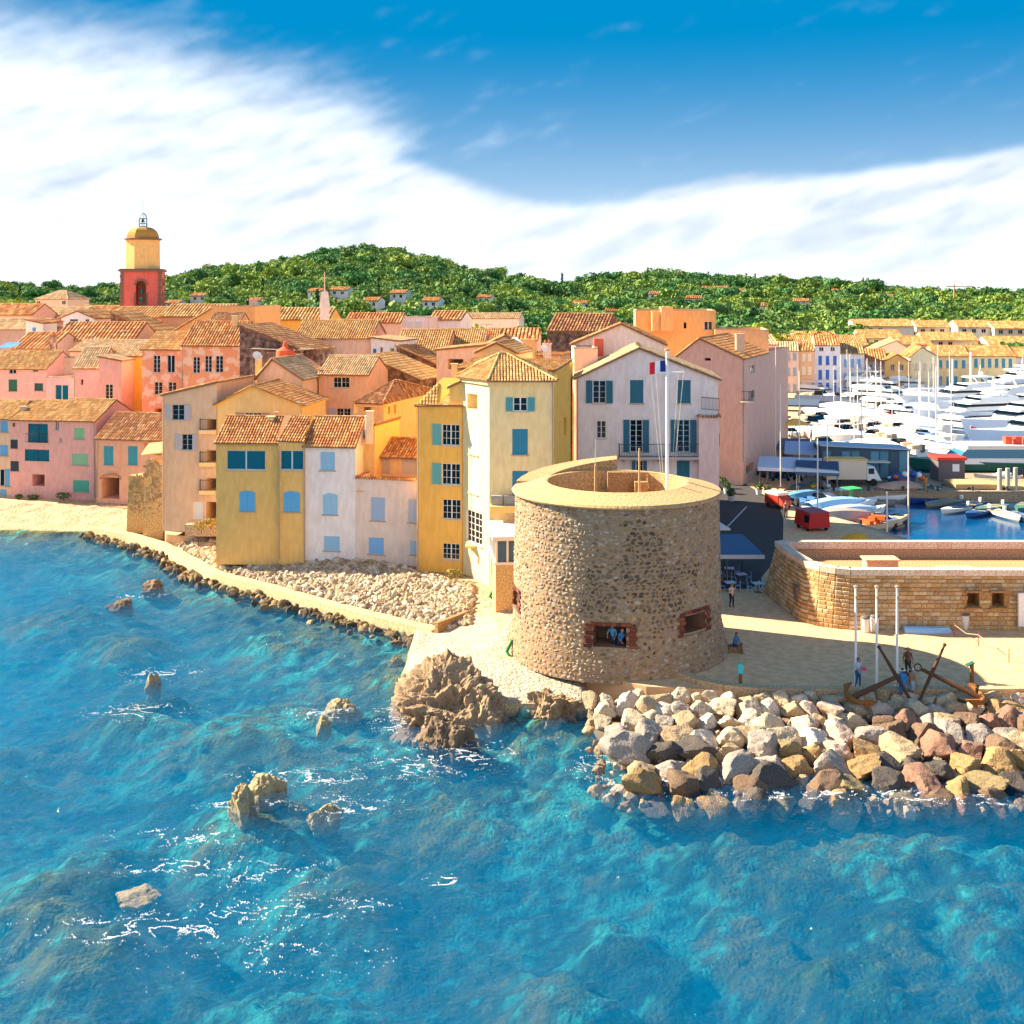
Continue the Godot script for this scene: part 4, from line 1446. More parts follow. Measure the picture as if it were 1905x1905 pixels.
func in_port(ang: float, y: float, grow := 0.0) -> bool:
	for g in GUNPORTS:
		if absf(angle_difference(ang, g[0])) * 6.85 < g[2] + grow and absf(y - g[1]) < g[3] + grow:
			return true
	return false


func build_tower() -> void:
	var root = thing("round_tower", "round rubble stone sea tower with an open hollow top and brick gun ports", "tower", TOWER)
	var high = 10.5
	var body = Shape.new()
	var cells = 168
	var rows = 40
	for i in cells:
		var a0 = TAU * i / cells
		var a1 = TAU * (i + 1) / cells
		for j in rows:
			var y0 = high * j / rows
			var y1 = high * (j + 1) / rows
			if in_port((a0 + a1) / 2, (y0 + y1) / 2):
				continue
			var d0 = Vector3(sin(a0), 0, cos(a0))
			var d1 = Vector3(sin(a1), 0, cos(a1))
			body.quadn(d0 * tower_radius(y0) + Vector3.UP * y0, d1 * tower_radius(y0) + Vector3.UP * y0, d1 * tower_radius(y1) + Vector3.UP * y1, d0 * tower_radius(y1) + Vector3.UP * y1, d0, d1, d1, d0)
	# hollow inside
	body.lathe([Vector2(4.7, 8.6), Vector2(0.0, 8.6)], 48)
	obj("wall", body, stone(rgb(188, 155, 122), 0.8, 1.0), root)
	# port chambers
	for g in GUNPORTS:
		var s = Shape.new()
		var t = Transform3D(Basis(Vector3.UP, g[0]), Vector3.ZERO)
		var w = g[2] + 0.04
		var h = g[3] + 0.04
		s.quad(t * Vector3(-w, g[1] - h, 6.9), t * Vector3(w, g[1] - h, 6.9), t * Vector3(w * 0.8, g[1] - h, 4.9), t * Vector3(-w * 0.8, g[1] - h, 4.9))
		s.quad(t * Vector3(w, g[1] + h, 6.75), t * Vector3(-w, g[1] + h, 6.75), t * Vector3(-w * 0.8, g[1] + h, 4.9), t * Vector3(w * 0.8, g[1] + h, 4.9))
		s.quad(t * Vector3(w, g[1] - h, 6.75), t * Vector3(w, g[1] + h, 6.75), t * Vector3(w * 0.8, g[1] + h, 4.9), t * Vector3(w * 0.8, g[1] - h, 4.9))
		s.quad(t * Vector3(-w, g[1] + h, 6.75), t * Vector3(-w, g[1] - h, 6.75), t * Vector3(-w * 0.8, g[1] - h, 4.9), t * Vector3(-w * 0.8, g[1] + h, 4.9))
		s.quad(t * Vector3(-w, g[1] - h, 4.9), t * Vector3(w, g[1] - h, 4.9), t * Vector3(w, g[1] + h, 4.9), t * Vector3(-w, g[1] + h, 4.9))
		var port = obj("gun_port", s, stone(rgb(165, 125, 98), 0.8), root)
		var bm = BoxMesh.new()
		for k in 20:
			# red bricks round the port: sides, then head
			var x: float
			var y: float
			var r2 = rng.randf_range(-0.08, 0.1)
			if k < 12:
				var side = -1.0 if k % 2 == 0 else 1.0
				x = side * (g[2] + 0.12 + (0.22 if (k / 2) % 2 == 0 else 0.08))
				y = g[1] - g[3] + (k / 2) * 0.25
			else:
				x = -g[2] + (k - 12) * 0.3 + 0.05
				y = g[1] + g[3] + 0.1
			bm = BoxMesh.new()
			bm.size = Vector3(0.5 + r2 if k < 12 else 0.27, 0.21, 0.22)
			var ang = g[0] + x / 6.85
			var b = obj("brick", bm, [stone(rgb(140, 70, 50), 1.2), stone(rgb(115, 58, 45), 1.2), stone(rgb(160, 90, 65), 1.2)][rng.randi() % 3], port)
			b.transform = Transform3D(Basis(Vector3.UP, ang), Vector3(sin(ang), 0, cos(ang)) * (tower_radius(y) - 0.06 + rng.randf() * 0.05) + Vector3.UP * y)
	# coping ring, sloped outwards
	var cap = Shape.new()
	cap.lathe([Vector2(6.60, 10.4), Vector2(6.92, 10.44), Vector2(6.97, 10.55), Vector2(6.85, 10.68), Vector2(5.6, 10.95), Vector2(4.75, 11.15), Vector2(4.6, 11.12), Vector2(4.65, 8.6)], 72)
	obj("coping", cap, stone(rgb(222, 182, 130), 0.35, 0.6), root)
	# raised wedge of parapet at the rear
	var wedge = Shape.new()
	var n = 16
	for i in n:
		var a0 = lerpf(4.5, 3.05, float(i) / n)
		var a1 = lerpf(4.5, 3.05, float(i + 1) / n)
		var h0 = 10.9 + 0.95 * float(i) / n
		var h1 = 10.9 + 0.95 * float(i + 1) / n
		var d0 = Vector3(sin(a0), 0, cos(a0))
		var d1 = Vector3(sin(a1), 0, cos(a1))
		wedge.hexa([d1 * 6.8 + Vector3.UP * 10.3, d1 * 5.0 + Vector3.UP * 10.3, d0 * 5.0 + Vector3.UP * 10.3, d0 * 6.8 + Vector3.UP * 10.3, d1 * 6.8 + Vector3.UP * h1, d1 * 5.0 + Vector3.UP * h1, d0 * 5.0 + Vector3.UP * h0, d0 * 6.8 + Vector3.UP * h0])
	obj("parapet_wedge", wedge, stone(rgb(200, 165, 120), 0.4, 0.8), root)
	# rubble facing: the largest stones each a part, the rest joined
	var shapes = []
	for k in 6:
		shapes.append(blob(100 + k, 0.8, 1, 6, 0.12))
	var tones = [Color(0.48, 0.34, 0.22), Color(0.55, 0.42, 0.29), Color(0.40, 0.28, 0.18), Color(0.56, 0.46, 0.34), Color(0.30, 0.21, 0.14), Color(0.50, 0.34, 0.18), Color(0.44, 0.36, 0.29), Color(0.58, 0.49, 0.39)]
	var stain = FastNoiseLite.new()
	stain.seed = 12
	stain.frequency = 0.28
	stain.fractal_octaves = 4
	var rest = []
	var restc = []
	var big = 0
	var y = 0.12
	var mats_ = []
	for c in tones:
		mats_.append(stone(c.linear_to_srgb(), 0.9, 1.2))
	while y < high - 0.1:
		var rowh = rng.randf_range(0.15, 0.33)
		var ang = rng.randf() * 0.05
		while ang < TAU:
			var w = rng.randf_range(0.14, 0.46)
			var yy = y + rng.randf_range(-0.06, 0.06)
			var mid = ang + w / 2 / 6.85
			if not in_port(mid, yy, 0.14) and absf(angle_difference(mid, 0.0)) < 2.2:
				var r = tower_radius(yy)
				var d = Vector3(sin(mid), 0, cos(mid))
				var face = Basis(Vector3.UP, mid) * Basis(Vector3(0, 0, 1), rng.randf_range(-0.5, 0.5))
				var size = Vector3(w * 0.54, rowh * rng.randf_range(0.5, 0.66), rng.randf_range(0.035, 0.075))
				var tr = Transform3D(face * Basis.from_scale(size), d * (r - 0.015) + Vector3.UP * yy)
				# a dark weather stain runs down the seaward face in the middle of its height
				var s = stain.get_noise_2d(mid * 6.85 * 1.3, yy * 0.6) + 0.95 - absf(angle_difference(mid, 0.12)) * 1.5 - absf(yy - 6.6) * 0.15
				var ci = rng.randi() % tones.size()
				var c = tones[ci] * rng.randf_range(0.8, 1.2)
				if s > 0.15 + rng.randf() * 0.3:
					ci = [4, 6, 2][rng.randi() % 3]
					c = tones[ci] * rng.randf_range(0.35, 0.8)
				c.a = 1.0
				if w > 0.40 and s < 0.3 and big < 300 and absf(angle_difference(mid, 0.0)) < 1.3:
					big += 1
					var b = obj("stone", shapes[rng.randi() % 6], mats_[ci], root)
					b.transform = tr
				else:
					rest.append(tr)
					restc.append(c)
			ang += (w + 0.05) / 6.85
		y += rowh * 0.98
	var sorted_places = [[], [], []]
	var sorted_cols = [[], [], []]
	for i in rest.size():
		sorted_places[i % 3].append(rest[i])
		sorted_cols[i % 3].append(restc[i])
	for k in 3:
		copies("rubble_stone", shapes[k], tinted("rubble", 0.95, 0.9, 1.2), sorted_places[k], sorted_cols[k], root)


# ---------- the shore: path, rubble bank, outcrop, reefs, breakwater ----------

func bank_height(x: float, z: float) -> float:
	var d = coast_distance(Vector2(x, z))
	return minf(1.75, 0.45 - d * 0.2)


func build_shore() -> void:
	# concrete footpath along the water
	var s = Shape.new()
	var pts = [[-43, -121.3], [-38, -117.5], [-33.7, -113.3], [-29.5, -107.2], [-25.6, -101.7], [-20, -97.0], [-14.8, -92.2], [-10.1, -88.2], [-5.6, -84.7]]
	var last_l
	var last_r
	for i in pts.size():
		var p = Vector3(pts[i][0], 0.72, pts[i][1])
		var q0 = pts[maxi(i - 1, 0)]
		var q1 = pts[mini(i + 1, pts.size() - 1)]
		var d = Vector3(q1[0] - q0[0], 0, q1[1] - q0[1]).normalized()
		var side = d.cross(Vector3.UP)  # towards the sea
		var l = p - side * 0.75
		var r = p + side * 0.25
		if i > 0:
			s.hexa([last_r - Vector3.UP * 1.5 + side * 0.3, r - Vector3.UP * 1.5 + side * 0.3, l - Vector3.UP * 1.5, last_l - Vector3.UP * 1.5, last_r, r, l, last_l])
		last_l = l
		last_r = r
	struct("footpath", s, stone(rgb(230, 202, 158), 0.35, 0.6), "ochre concrete footpath edging the rubble bank")

	# the rubble on the bank
	var shapes = []
	for k in 5:
		shapes.append(blob(40 + k, 0.7, 1, 9, 0.1))
	var places = [[], [], [], [], []]
	var cols = [[], [], [], [], []]
	var tones = [Color(0.62, 0.50, 0.36), Color(0.70, 0.60, 0.46), Color(0.52, 0.38, 0.25), Color(0.58, 0.46, 0.28), Color(0.40, 0.32, 0.25), Color(0.74, 0.66, 0.54)]
	var n = 0
	while n < 6200:
		var x = rng.randf_range(-33, -3.0)
		var z = rng.randf_range(-113, -85)
		var d = coast_distance(Vector2(x, z))
		if d > -1.0 or d < -8.5:
			n += 0 if rng.randf() < 0.97 else 1
			continue
		if Geometry2D.is_point_in_polygon(Vector2(x, z), town_polygon()):
			continue
		var r = rng.randf_range(0.12, 0.3) * (1.4 if rng.randf() < 0.12 else 1.0)
		var b = Basis.from_euler(Vector3(rng.randf() * 6, rng.randf() * 6, rng.randf() * 6)) * Basis.from_scale(Vector3(r * rng.randf_range(0.8, 1.5), r, r))
		var k = n % 5
		places[k].append(Transform3D(b, Vector3(x, bank_height(x, z) + r * 0.25, z)))
		var c = tones[rng.randi() % 6] * rng.randf_range(0.8, 1.15)
		c.a = 1
		cols[k].append(c)
		n += 1
	# wet dark stones at the foot of the path
	for i in 420:
		var f = rng.randf() * (pts.size() - 1.001)
		var a = pts[int(f)]
		var b2 = pts[int(f) + 1]
		var t = f - int(f)
		var x = lerpf(a[0], b2[0], t)
		var z = lerpf(a[1], b2[1], t)
		var dir = Vector2(b2[0] - a[0], b2[1] - a[1]).normalized()
		var off = 0.5 + absf(rng.randfn(0, 0.7))
		x += -dir.y * off
		z += dir.x * off
		var r = rng.randf_range(0.12, 0.42)
		var bb = Basis.from_euler(Vector3(rng.randf() * 6, rng.randf() * 6, rng.randf() * 6)) * Basis.from_scale(Vector3(r * 1.3, r, r))
		places[i % 5].append(Transform3D(bb, Vector3(x, rng.randf_range(-0.2, 0.12), z)))
		var c = [Color(0.16, 0.11, 0.06), Color(0.30, 0.21, 0.1), Color(0.1, 0.08, 0.06), Color(0.42, 0.32, 0.16)][rng.randi() % 4]
		cols[i % 5].append(c)
	for k in 5:
		tag(copies("rubble_stones", shapes[k], tinted("pebble", 0.92, 0.8, 0.8), places[k], cols[k]), "pale loose rubble stones covering the bank below the ochre and pale houses")

	# pale concrete apron before the tower and its low kerb
	var kerb = Shape.new()
	var kp = [Vector3(-5.4, 1.2, -84.2), Vector3(-4.0, 1.25, -86.0), Vector3(-2.7, 1.3, -88.0)]
	for i in 2:
		var a = kp[i]
		var b = kp[i + 1]
		var ex = (b - a).normalized()
		kerb.span(Vector3(0, -0.6, -0.15), Vector3((b - a).length(), 0.15, 0.15), Transform3D(Basis(ex, Vector3.UP, ex.cross(Vector3.UP)), a))
	struct("kerb", kerb, stone(rgb(190, 150, 100), 0.5))
	var slip = Shape.new()
	slip.span(Vector3(-1.2, -0.6, -70.9), Vector3(1.4, 0.5, -70.1))
	struct("slab_edge", slip, stone(rgb(205, 180, 145), 0.5))

	# the craggy outcrop
	crag("rock_outcrop", "tall craggy brown rock outcrop rising from the sea before the tower", Vector3(-4.0, -0.5, -70.4), Vector3(2.7, 2.7, 3.8), 61, 0)
	crag("rock_outcrop", "lower craggy rock against the right flank of the tall outcrop", Vector3(-1.9, -0.6, -69.8), Vector3(1.3, 2.1, 2.3), 62, 0)
	crag("rock_outcrop", "small dark rock at the seaward foot of the tall outcrop", Vector3(-3.4, -0.6, -65.6), Vector3(1.3, 1.4, 1.2), 63, 1)
	crag("rock_outcrop", "ragged brown ledge of rock under the tower beside the breakwater", Vector3(2.8, -0.6, -71.2), Vector3(2.2, 1.5, 1.6), 64, 0)
	# rocks that stand out of the sea
	for q in [
		[448, 1498, 0.95, 1.25, 70, "upright grey rock pinnacle awash far out in the bay"],
		[500, 1466, 1.1, 0.75, 71, "low ochre rock just behind the grey pinnacle"],
		[636, 1308, 1.15, 0.62, 72, "flat ochre rock between the bay and the tall outcrop"],
		[600, 1342, 0.6, 0.45, 73, "little ochre rock in foam beside the flat ochre one"],
		[285, 1268, 0.6, 0.85, 74, "small dark pointed rock ringed by surf in the bay"],
		[285, 1090, 1.6, 0.45, 75, "long dark reef lying off the concrete footpath"],
		[225, 1122, 1.5, 0.35, 76, "low dark reef farthest out from the footpath"],
		[600, 1505, 0.9, 0.3, 77, "ochre boulder awash between pinnacle and outcrop"],
		[548, 1110, 0.5, 0.5, 78, "dark round rock in the shallows under the pale house"],
		[345, 1068, 1.3, 0.5, 79, "dark wet rocks heaped at the bend of the footpath"],
		[265, 1640, 1.2, -0.12, 80, "pale rock washed over by a breaking wave in the bay"],
		[735, 1222, 0.5, 0.4, 81, "tiny ochre rock in the inlet left of the apron"],
	]:
		var p = on(q[0], q[1], 0.0)
		crag("sea_rock", q[5], p - Vector3.UP * 0.55, Vector3(q[2] * 0.78, (q[3] + 0.5) * 0.72, q[2] * 0.64), q[4], 1 if q[1] < 1130 and q[0] < 400 else 2)


var town_poly = PackedVector2Array()


func town_polygon() -> PackedVector2Array:
	if town_poly.is_empty():
		for q in TOWN_EDGE:
			town_poly.append(Vector2(q[0], q[1]))
		town_poly.append(Vector2(60, -140))
		town_poly.append(Vector2(-420, -140))
	return town_poly


func crag(called: String, label: String, where: Vector3, size: Vector3, seed_: int, tone: int) -> void:
	# a cut block, cleft and pitted by noise
	var ball = blob(seed_, 1.0, 5 if size.x > 1.4 else 4, 9, 0.0)
	var nf = FastNoiseLite.new()
	nf.seed = seed_
	nf.frequency = 0.5
	nf.fractal_octaves = 4
	nf.fractal_type = FastNoiseLite.FRACTAL_RIDGED
	var pal = [[Color(0.36, 0.23, 0.13), Color(0.13, 0.08, 0.045), Color(0.54, 0.39, 0.24)], [Color(0.20, 0.13, 0.09), Color(0.10, 0.07, 0.05), Color(0.32, 0.22, 0.13)], [Color(0.44, 0.34, 0.18), Color(0.22, 0.16, 0.08), Color(0.56, 0.46, 0.28)]][tone]
	var arr = ball.surface_get_arrays(0)
	var v: PackedVector3Array = arr[Mesh.ARRAY_VERTEX]
	var ids = PackedInt32Array(range(v.size()))
	var c = PackedColorArray()
	var n = PackedVector3Array()
	n.resize(v.size())
	for i in v.size():
		var p = v[i] * size
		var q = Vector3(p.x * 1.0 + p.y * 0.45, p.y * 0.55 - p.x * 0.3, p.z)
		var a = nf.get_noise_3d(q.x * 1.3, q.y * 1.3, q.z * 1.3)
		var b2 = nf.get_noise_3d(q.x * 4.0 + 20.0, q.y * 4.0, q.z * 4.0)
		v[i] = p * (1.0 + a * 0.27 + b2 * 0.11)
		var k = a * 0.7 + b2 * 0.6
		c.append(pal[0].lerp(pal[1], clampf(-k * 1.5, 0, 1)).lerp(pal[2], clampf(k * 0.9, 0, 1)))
	for t in range(0, ids.size(), 3):
		var m = (v[ids[t + 2]] - v[ids[t]]).cross(v[ids[t + 1]] - v[ids[t]])
		for e in 3:
			n[ids[t + e]] += m
	for i in n.size():
		n[i] = n[i].normalized()
	arr[Mesh.ARRAY_VERTEX] = v
	arr[Mesh.ARRAY_NORMAL] = n
	arr[Mesh.ARRAY_COLOR] = c
	var mesh = ArrayMesh.new()
	mesh.add_surface_from_arrays(Mesh.PRIMITIVE_TRIANGLES, arr)
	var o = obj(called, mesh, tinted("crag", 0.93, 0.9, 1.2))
	o.position = where + Vector3.UP * size.y * 0.12
	o.rotation.y = seed_ * 0.7
	tag(o, label, "rock", "")


func build_breakwater() -> void:
	# a dark core of small stones under the armour
	var core = Shape.new()
	core.hexa([Vector3(9.5, -6, -58.5), Vector3(44, -6, -56.5), Vector3(44, -6, -69.0), Vector3(3.5, -6, -69.8), Vector3(8.5, -2.4, -60.5), Vector3(44, -2.4, -58.5), Vector3(44, 0.75, -68.6), Vector3(4.5, 0.75, -69.2)])
	struct("breakwater_core", core, stone(rgb(165, 142, 115), 0.6, 2.0), "stone core glimpsed between the breakwater boulders")
	var shapes = []
	for k in 12:
		shapes.append(blob(200 + k, 0.82, 3, 11 + k % 5, 0.0))
	var tones = {
		"white": rgb(224, 212, 198), "cream": rgb(214, 194, 166), "tan": rgb(192, 168, 136), "ochre": rgb(176, 144, 98), "grey": rgb(172, 162, 155), "pinkish": rgb(208, 182, 168),
		"rust brown": rgb(158, 120, 102), "dark grey": rgb(92, 85, 82), "brown": rgb(126, 102, 84), "olive": rgb(148, 132, 96),
	}
	var rows = [[-68.4, 1.25, 0.62, "parapet row"], [-67.2, 1.1, 0.72, "second row down"], [-65.9, 0.85, 0.82, "third row down"], [-64.5, 0.6, 0.92, "fourth row down"], [-63.0, 0.35, 1.0, "fifth row down"], [-61.4, 0.05, 1.08, "sixth row down"], [-59.9, -0.3, 1.1, "waterline row"], [-58.6, -0.75, 1.0, "sunken outer row"]]
	for j in rows.size():
		var q = rows[j]
		var x = 3.9 + j * 0.28 + (0.3 if j % 2 else 0.0)
		var i = 0
		while x < 33.0:
			var r = q[2] * rng.randf_range(0.78, 1.2)
			var u = MID + (x + r) * FOCAL / -q[0]
			var pick: Array
			if u < 1400:
				pick = ["white", "cream", "white", "tan", "cream", "grey"] if j < 4 else ["cream", "tan", "ochre", "tan", "grey", "dark grey"] if j < 6 else ["dark grey", "brown", "olive", "tan", "ochre"]
			elif u < 1620:
				pick = ["white", "cream", "pinkish", "cream", "grey", "tan"] if j < 4 else ["grey", "tan", "rust brown", "ochre", "olive", "pinkish"] if j < 6 else ["dark grey", "brown", "olive", "ochre"]
			else:
				pick = ["ochre", "cream", "tan", "pinkish"] if j < 2 else ["rust brown", "pinkish", "grey", "brown", "tan"] if j < 5 else ["brown", "dark grey", "ochre", "olive", "rust brown", "dark grey"]
			var tone: String = pick[rng.randi() % pick.size()]
			var size = "large" if r > 1.0 else "small" if r < 0.68 else "mid-sized"
			i += 1
			var wide = rng.randf_range(0.95, 1.3)
			var o = obj("boulder", shapes[rng.randi() % 12], stone(tones[tone], 0.55, 1.3))
			o.transform = Transform3D(Basis.from_euler(Vector3(rng.randf_range(-0.5, 0.5), rng.randf() * TAU, rng.randf_range(-0.5, 0.5))) * Basis.from_scale(Vector3(r * wide, r * rng.randf_range(0.85, 1.1), r)), Vector3(x + r, q[1] + rng.randf_range(-0.12, 0.15), q[0] + rng.randf_range(-0.35, 0.35)))
			tag(o, "%s %s boulder, %s from the left in the breakwater's %s" % [size, tone, ordinal(i), q[3]], "boulder", "boulders of the breakwater")
			x += r * wide * 1.42
	# small stones in the gaps
	var places = []
	var cols = []
	for i in 900:
		var f = rng.randf()
		var z = lerpf(-69, -58, f)
		var r = rng.randf_range(0.15, 0.45)
		places.append(Transform3D(Basis.from_euler(Vector3(rng.randf() * 6, rng.randf() * 6, rng.randf() * 6)) * Basis.from_scale(Vector3.ONE * r), Vector3(rng.randf_range(4.2, 34), lerpf(1.0, -0.7, f) + rng.randf_range(-0.1, 0.2), z)))
		var c = [Color(0.5, 0.38, 0.24), Color(0.36, 0.24, 0.14), Color(0.62, 0.54, 0.44), Color(0.25, 0.2, 0.16)][rng.randi() % 4]
		cols.append(c)
	tag(copies("filler_stones", shapes[3], tinted("pebble", 0.92, 0.8, 0.8), places, cols), "small stones filling the gaps between the breakwater boulders")


func ordinal(i: int) -> String:
	var words = ["", "first", "second", "third", "fourth", "fifth", "sixth", "seventh", "eighth", "ninth", "tenth", "eleventh", "twelfth", "thirteenth", "fourteenth", "fifteenth", "sixteenth", "seventeenth", "eighteenth", "nineteenth", "twentieth"]
	if i < words.size():
		return words[i]
	return "twenty-" + words[i - 20] if i < 30 else "thirtieth" if i == 30 else "thirty-" + words[i - 30]


func build_foam() -> void:
	# lacy foam: thin flat flecks strung along wandering strands
	var fleck = Shape.new()
	var top = PackedVector2Array()
	for k in 7:
		var a = TAU * k / 7.0
		var r = 1.0 if k % 2 else 0.6
		top.append(Vector2(cos(a) * r, sin(a) * r))
	fleck.prism(top, -0.12, 0.12, Transform3D(Basis(Vector3.RIGHT, -PI / 2), Vector3.ZERO))
	var places = []
	# pixel column, pixel row, half width m, half depth m, strands
	var spots = [[250, 1325, 2.4, 1.0, 34], [300, 1252, 2.0, 1.3, 16], [560, 1445, 2.6, 1.0, 26], [330, 1610, 2.6, 0.6, 22], [250, 1730, 3.2, 0.8, 30], [420, 1700, 3.0, 1.0, 14], [600, 1690, 2.4, 1.0, 8], [450, 1500, 1.6, 0.6, 10], [640, 1500, 2.2, 1.2, 12], [780, 1420, 2.2, 1.8, 26], [880, 1400, 2.0, 1.5, 24], [1270, 1455, 3.0, 0.7, 34], [1520, 1480, 4.0, 0.6, 24], [1760, 1485, 3.6, 0.7, 20], [815, 1640, 0.6, 0.5, 6], [1570, 1578, 0.35, 0.2, 5], [600, 1330, 1.8, 0.8, 14], [260, 1110, 2.4, 0.5, 10], [735, 1330, 1.2, 2.5, 14], [700, 1160, 2.0, 0.5, 8], [1120, 1425, 1.5, 1.4, 14], [350, 1560, 3, 0.8, 8], [500, 1620, 2.4, 1.0, 8], [520, 1780, 3.0, 1.0, 8]]
	var lace = FastNoiseLite.new()
	lace.seed = 19
	lace.frequency = 0.55
	lace.fractal_octaves = 3
	var patch = FastNoiseLite.new()
	patch.seed = 20
	patch.frequency = 0.5
	for q in spots:
		var c = on(q[0], q[1], 0.0)
		for k in int(q[4] * 1100):
			var p = c + Vector3(rng.randfn(0, 0.55) * q[2], 0, rng.randfn(0, 0.55) * q[3])
			var net = absf(lace.get_noise_2d(p.x * 1.1 + p.z * 0.5, p.z * 2.0 - p.x * 0.5))
			var here = patch.get_noise_2d(p.x, p.z * 1.6)
			if rng.randf() > exp(-net / (0.012 + 0.045 * maxf(0.0, here))) or here < -0.15:
				continue
			var r = rng.randf_range(0.011, 0.026)
			places.append(Transform3D(Basis(Vector3.UP, rng.randf() * TAU) * Basis.from_scale(Vector3(r * rng.randf_range(1.0, 1.8), 0.1, r)), p + Vector3(0, sea_rise(p.x, p.z) + 0.01, 0)))
	var foam = StandardMaterial3D.new()
	foam.albedo_color = Color(0.97, 0.98, 0.99, 0.42)
	foam.transparency = BaseMaterial3D.TRANSPARENCY_ALPHA
	foam.roughness = 0.95
	tag(copies("sea_foam", fleck.mesh(), foam, places, []), "white lacy foam where the swell breaks over rocks")


# ---------- people: one skin over a skeleton, by surface nets ----------

func figure(bones: Array, cell := 0.03) -> ArrayMesh:
	# bones: [from, to, radius at from, radius at to, colour]
	var lo = Vector3.ONE * 1e6
	var hi = -lo
	for b in bones:
		for k in 2:
			var r = Vector3.ONE * (b[2 + k] + cell * 3)
			lo = lo.min(b[k] - r)
			hi = hi.max(b[k] + r)
	var nx = int((hi.x - lo.x) / cell) + 2
	var ny = int((hi.y - lo.y) / cell) + 2
	var nz = int((hi.z - lo.z) / cell) + 2
	var f = PackedFloat32Array()
	f.resize(nx * ny * nz)
	f.fill(1.0)
	var near = PackedFloat32Array()
	near.resize(nx * ny * nz)
	near.fill(9.0)
	var who = PackedInt32Array()
	who.resize(nx * ny * nz)
	for bi in bones.size():
		var b = bones[bi]
		var a: Vector3 = b[0]
		var ab: Vector3 = b[1] - a
		var l2 = maxf(ab.length_squared(), 1e-9)
		var r = maxf(b[2], b[3]) + cell * 2.5
		var p0 = ((a.min(b[1]) - Vector3.ONE * r - lo) / cell).floor()
		var p1 = ((a.max(b[1]) + Vector3.ONE * r - lo) / cell).ceil()
		for k in range(maxi(0, int(p0.z)), mini(nz, int(p1.z) + 1)):
			for j in range(maxi(0, int(p0.y)), mini(ny, int(p1.y) + 1)):
				for i in range(maxi(0, int(p0.x)), mini(nx, int(p1.x) + 1)):
					var p = lo + Vector3(i, j, k) * cell
					var t = clampf((p - a).dot(ab) / l2, 0.0, 1.0)
					var d = p.distance_to(a + ab * t) - lerpf(b[2], b[3], t)
					var id = (k * ny + j) * nx + i
					if d < near[id]:
						near[id] = d
						who[id] = bi
					var o = f[id]
					var h = clampf(0.5 + 0.5 * (o - d) / 0.03, 0.0, 1.0)
					f[id] = lerpf(o, d, h) - 0.03 * h * (1.0 - h)
	var v = PackedVector3Array()
	var c = PackedColorArray()
	var n = PackedVector3Array()
	var ids = PackedInt32Array()
	var cellv = {}
	var off = [0, 1, nx, nx + 1, nx * ny, nx * ny + 1, nx * ny + nx, nx * ny + nx + 1]
	for k in nz - 1:
		for j in ny - 1:
			for i in nx - 1:
				var id = (k * ny + j) * nx + i
				var inside = 0
				for q in off:
					if f[id + q] < 0.0:
						inside += 1
				if inside == 0 or inside == 8:
					continue
				var sum = Vector3.ZERO
				var m = 0
				for e in [[0, 1], [2, 3], [4, 5], [6, 7], [0, 2], [1, 3], [4, 6], [5, 7], [0, 4], [1, 5], [2, 6], [3, 7]]:
					var fa = f[id + off[e[0]]]
					var fb = f[id + off[e[1]]]
					if (fa < 0.0) != (fb < 0.0):
						var t = fa / (fa - fb)
						var pa = Vector3(e[0] & 1, (e[0] >> 1) & 1, e[0] >> 2)
						var pb = Vector3(e[1] & 1, (e[1] >> 1) & 1, e[1] >> 2)
						sum += pa.lerp(pb, t)
						m += 1
				cellv[id] = v.size()
				v.append(lo + (Vector3(i, j, k) + sum / m) * cell)
				n.append(Vector3(f[id + 1] - f[id], f[id + nx] - f[id], f[id + nx * ny] - f[id]).normalized())
				c.append(bones[who[id]][4])
	for k in range(1, nz - 1):
		for j in range(1, ny - 1):
			for i in range(1, nx - 1):
				var id = (k * ny + j) * nx + i
				var s0 = f[id] < 0.0
				for ax in 3:
					var step = [1, nx, nx * ny][ax]
					var s1 = f[id + step] < 0.0
					if s0 == s1:
						continue
					var u = [nx, nx * ny, 1][ax]
					var w = [nx * ny, 1, nx][ax]
					var q = [id, id - u, id - u - w, id - w]
					if not (cellv.has(q[0]) and cellv.has(q[1]) and cellv.has(q[2]) and cellv.has(q[3])):
						continue
					var z = [cellv[q[0]], cellv[q[1]], cellv[q[2]], cellv[q[3]]]
					if s0:
						ids.append_array(PackedInt32Array([z[0], z[2], z[1], z[0], z[3], z[2]]))
					else:
						ids.append_array(PackedInt32Array([z[0], z[1], z[2], z[0], z[2], z[3]]))
	var arr = []
	arr.resize(Mesh.ARRAY_MAX)
	arr[Mesh.ARRAY_VERTEX] = v
	arr[Mesh.ARRAY_NORMAL] = n
	arr[Mesh.ARRAY_COLOR] = c
	arr[Mesh.ARRAY_INDEX] = ids
	var mesh = ArrayMesh.new()
	mesh.add_surface_from_arrays(Mesh.PRIMITIVE_TRIANGLES, arr)
	return mesh


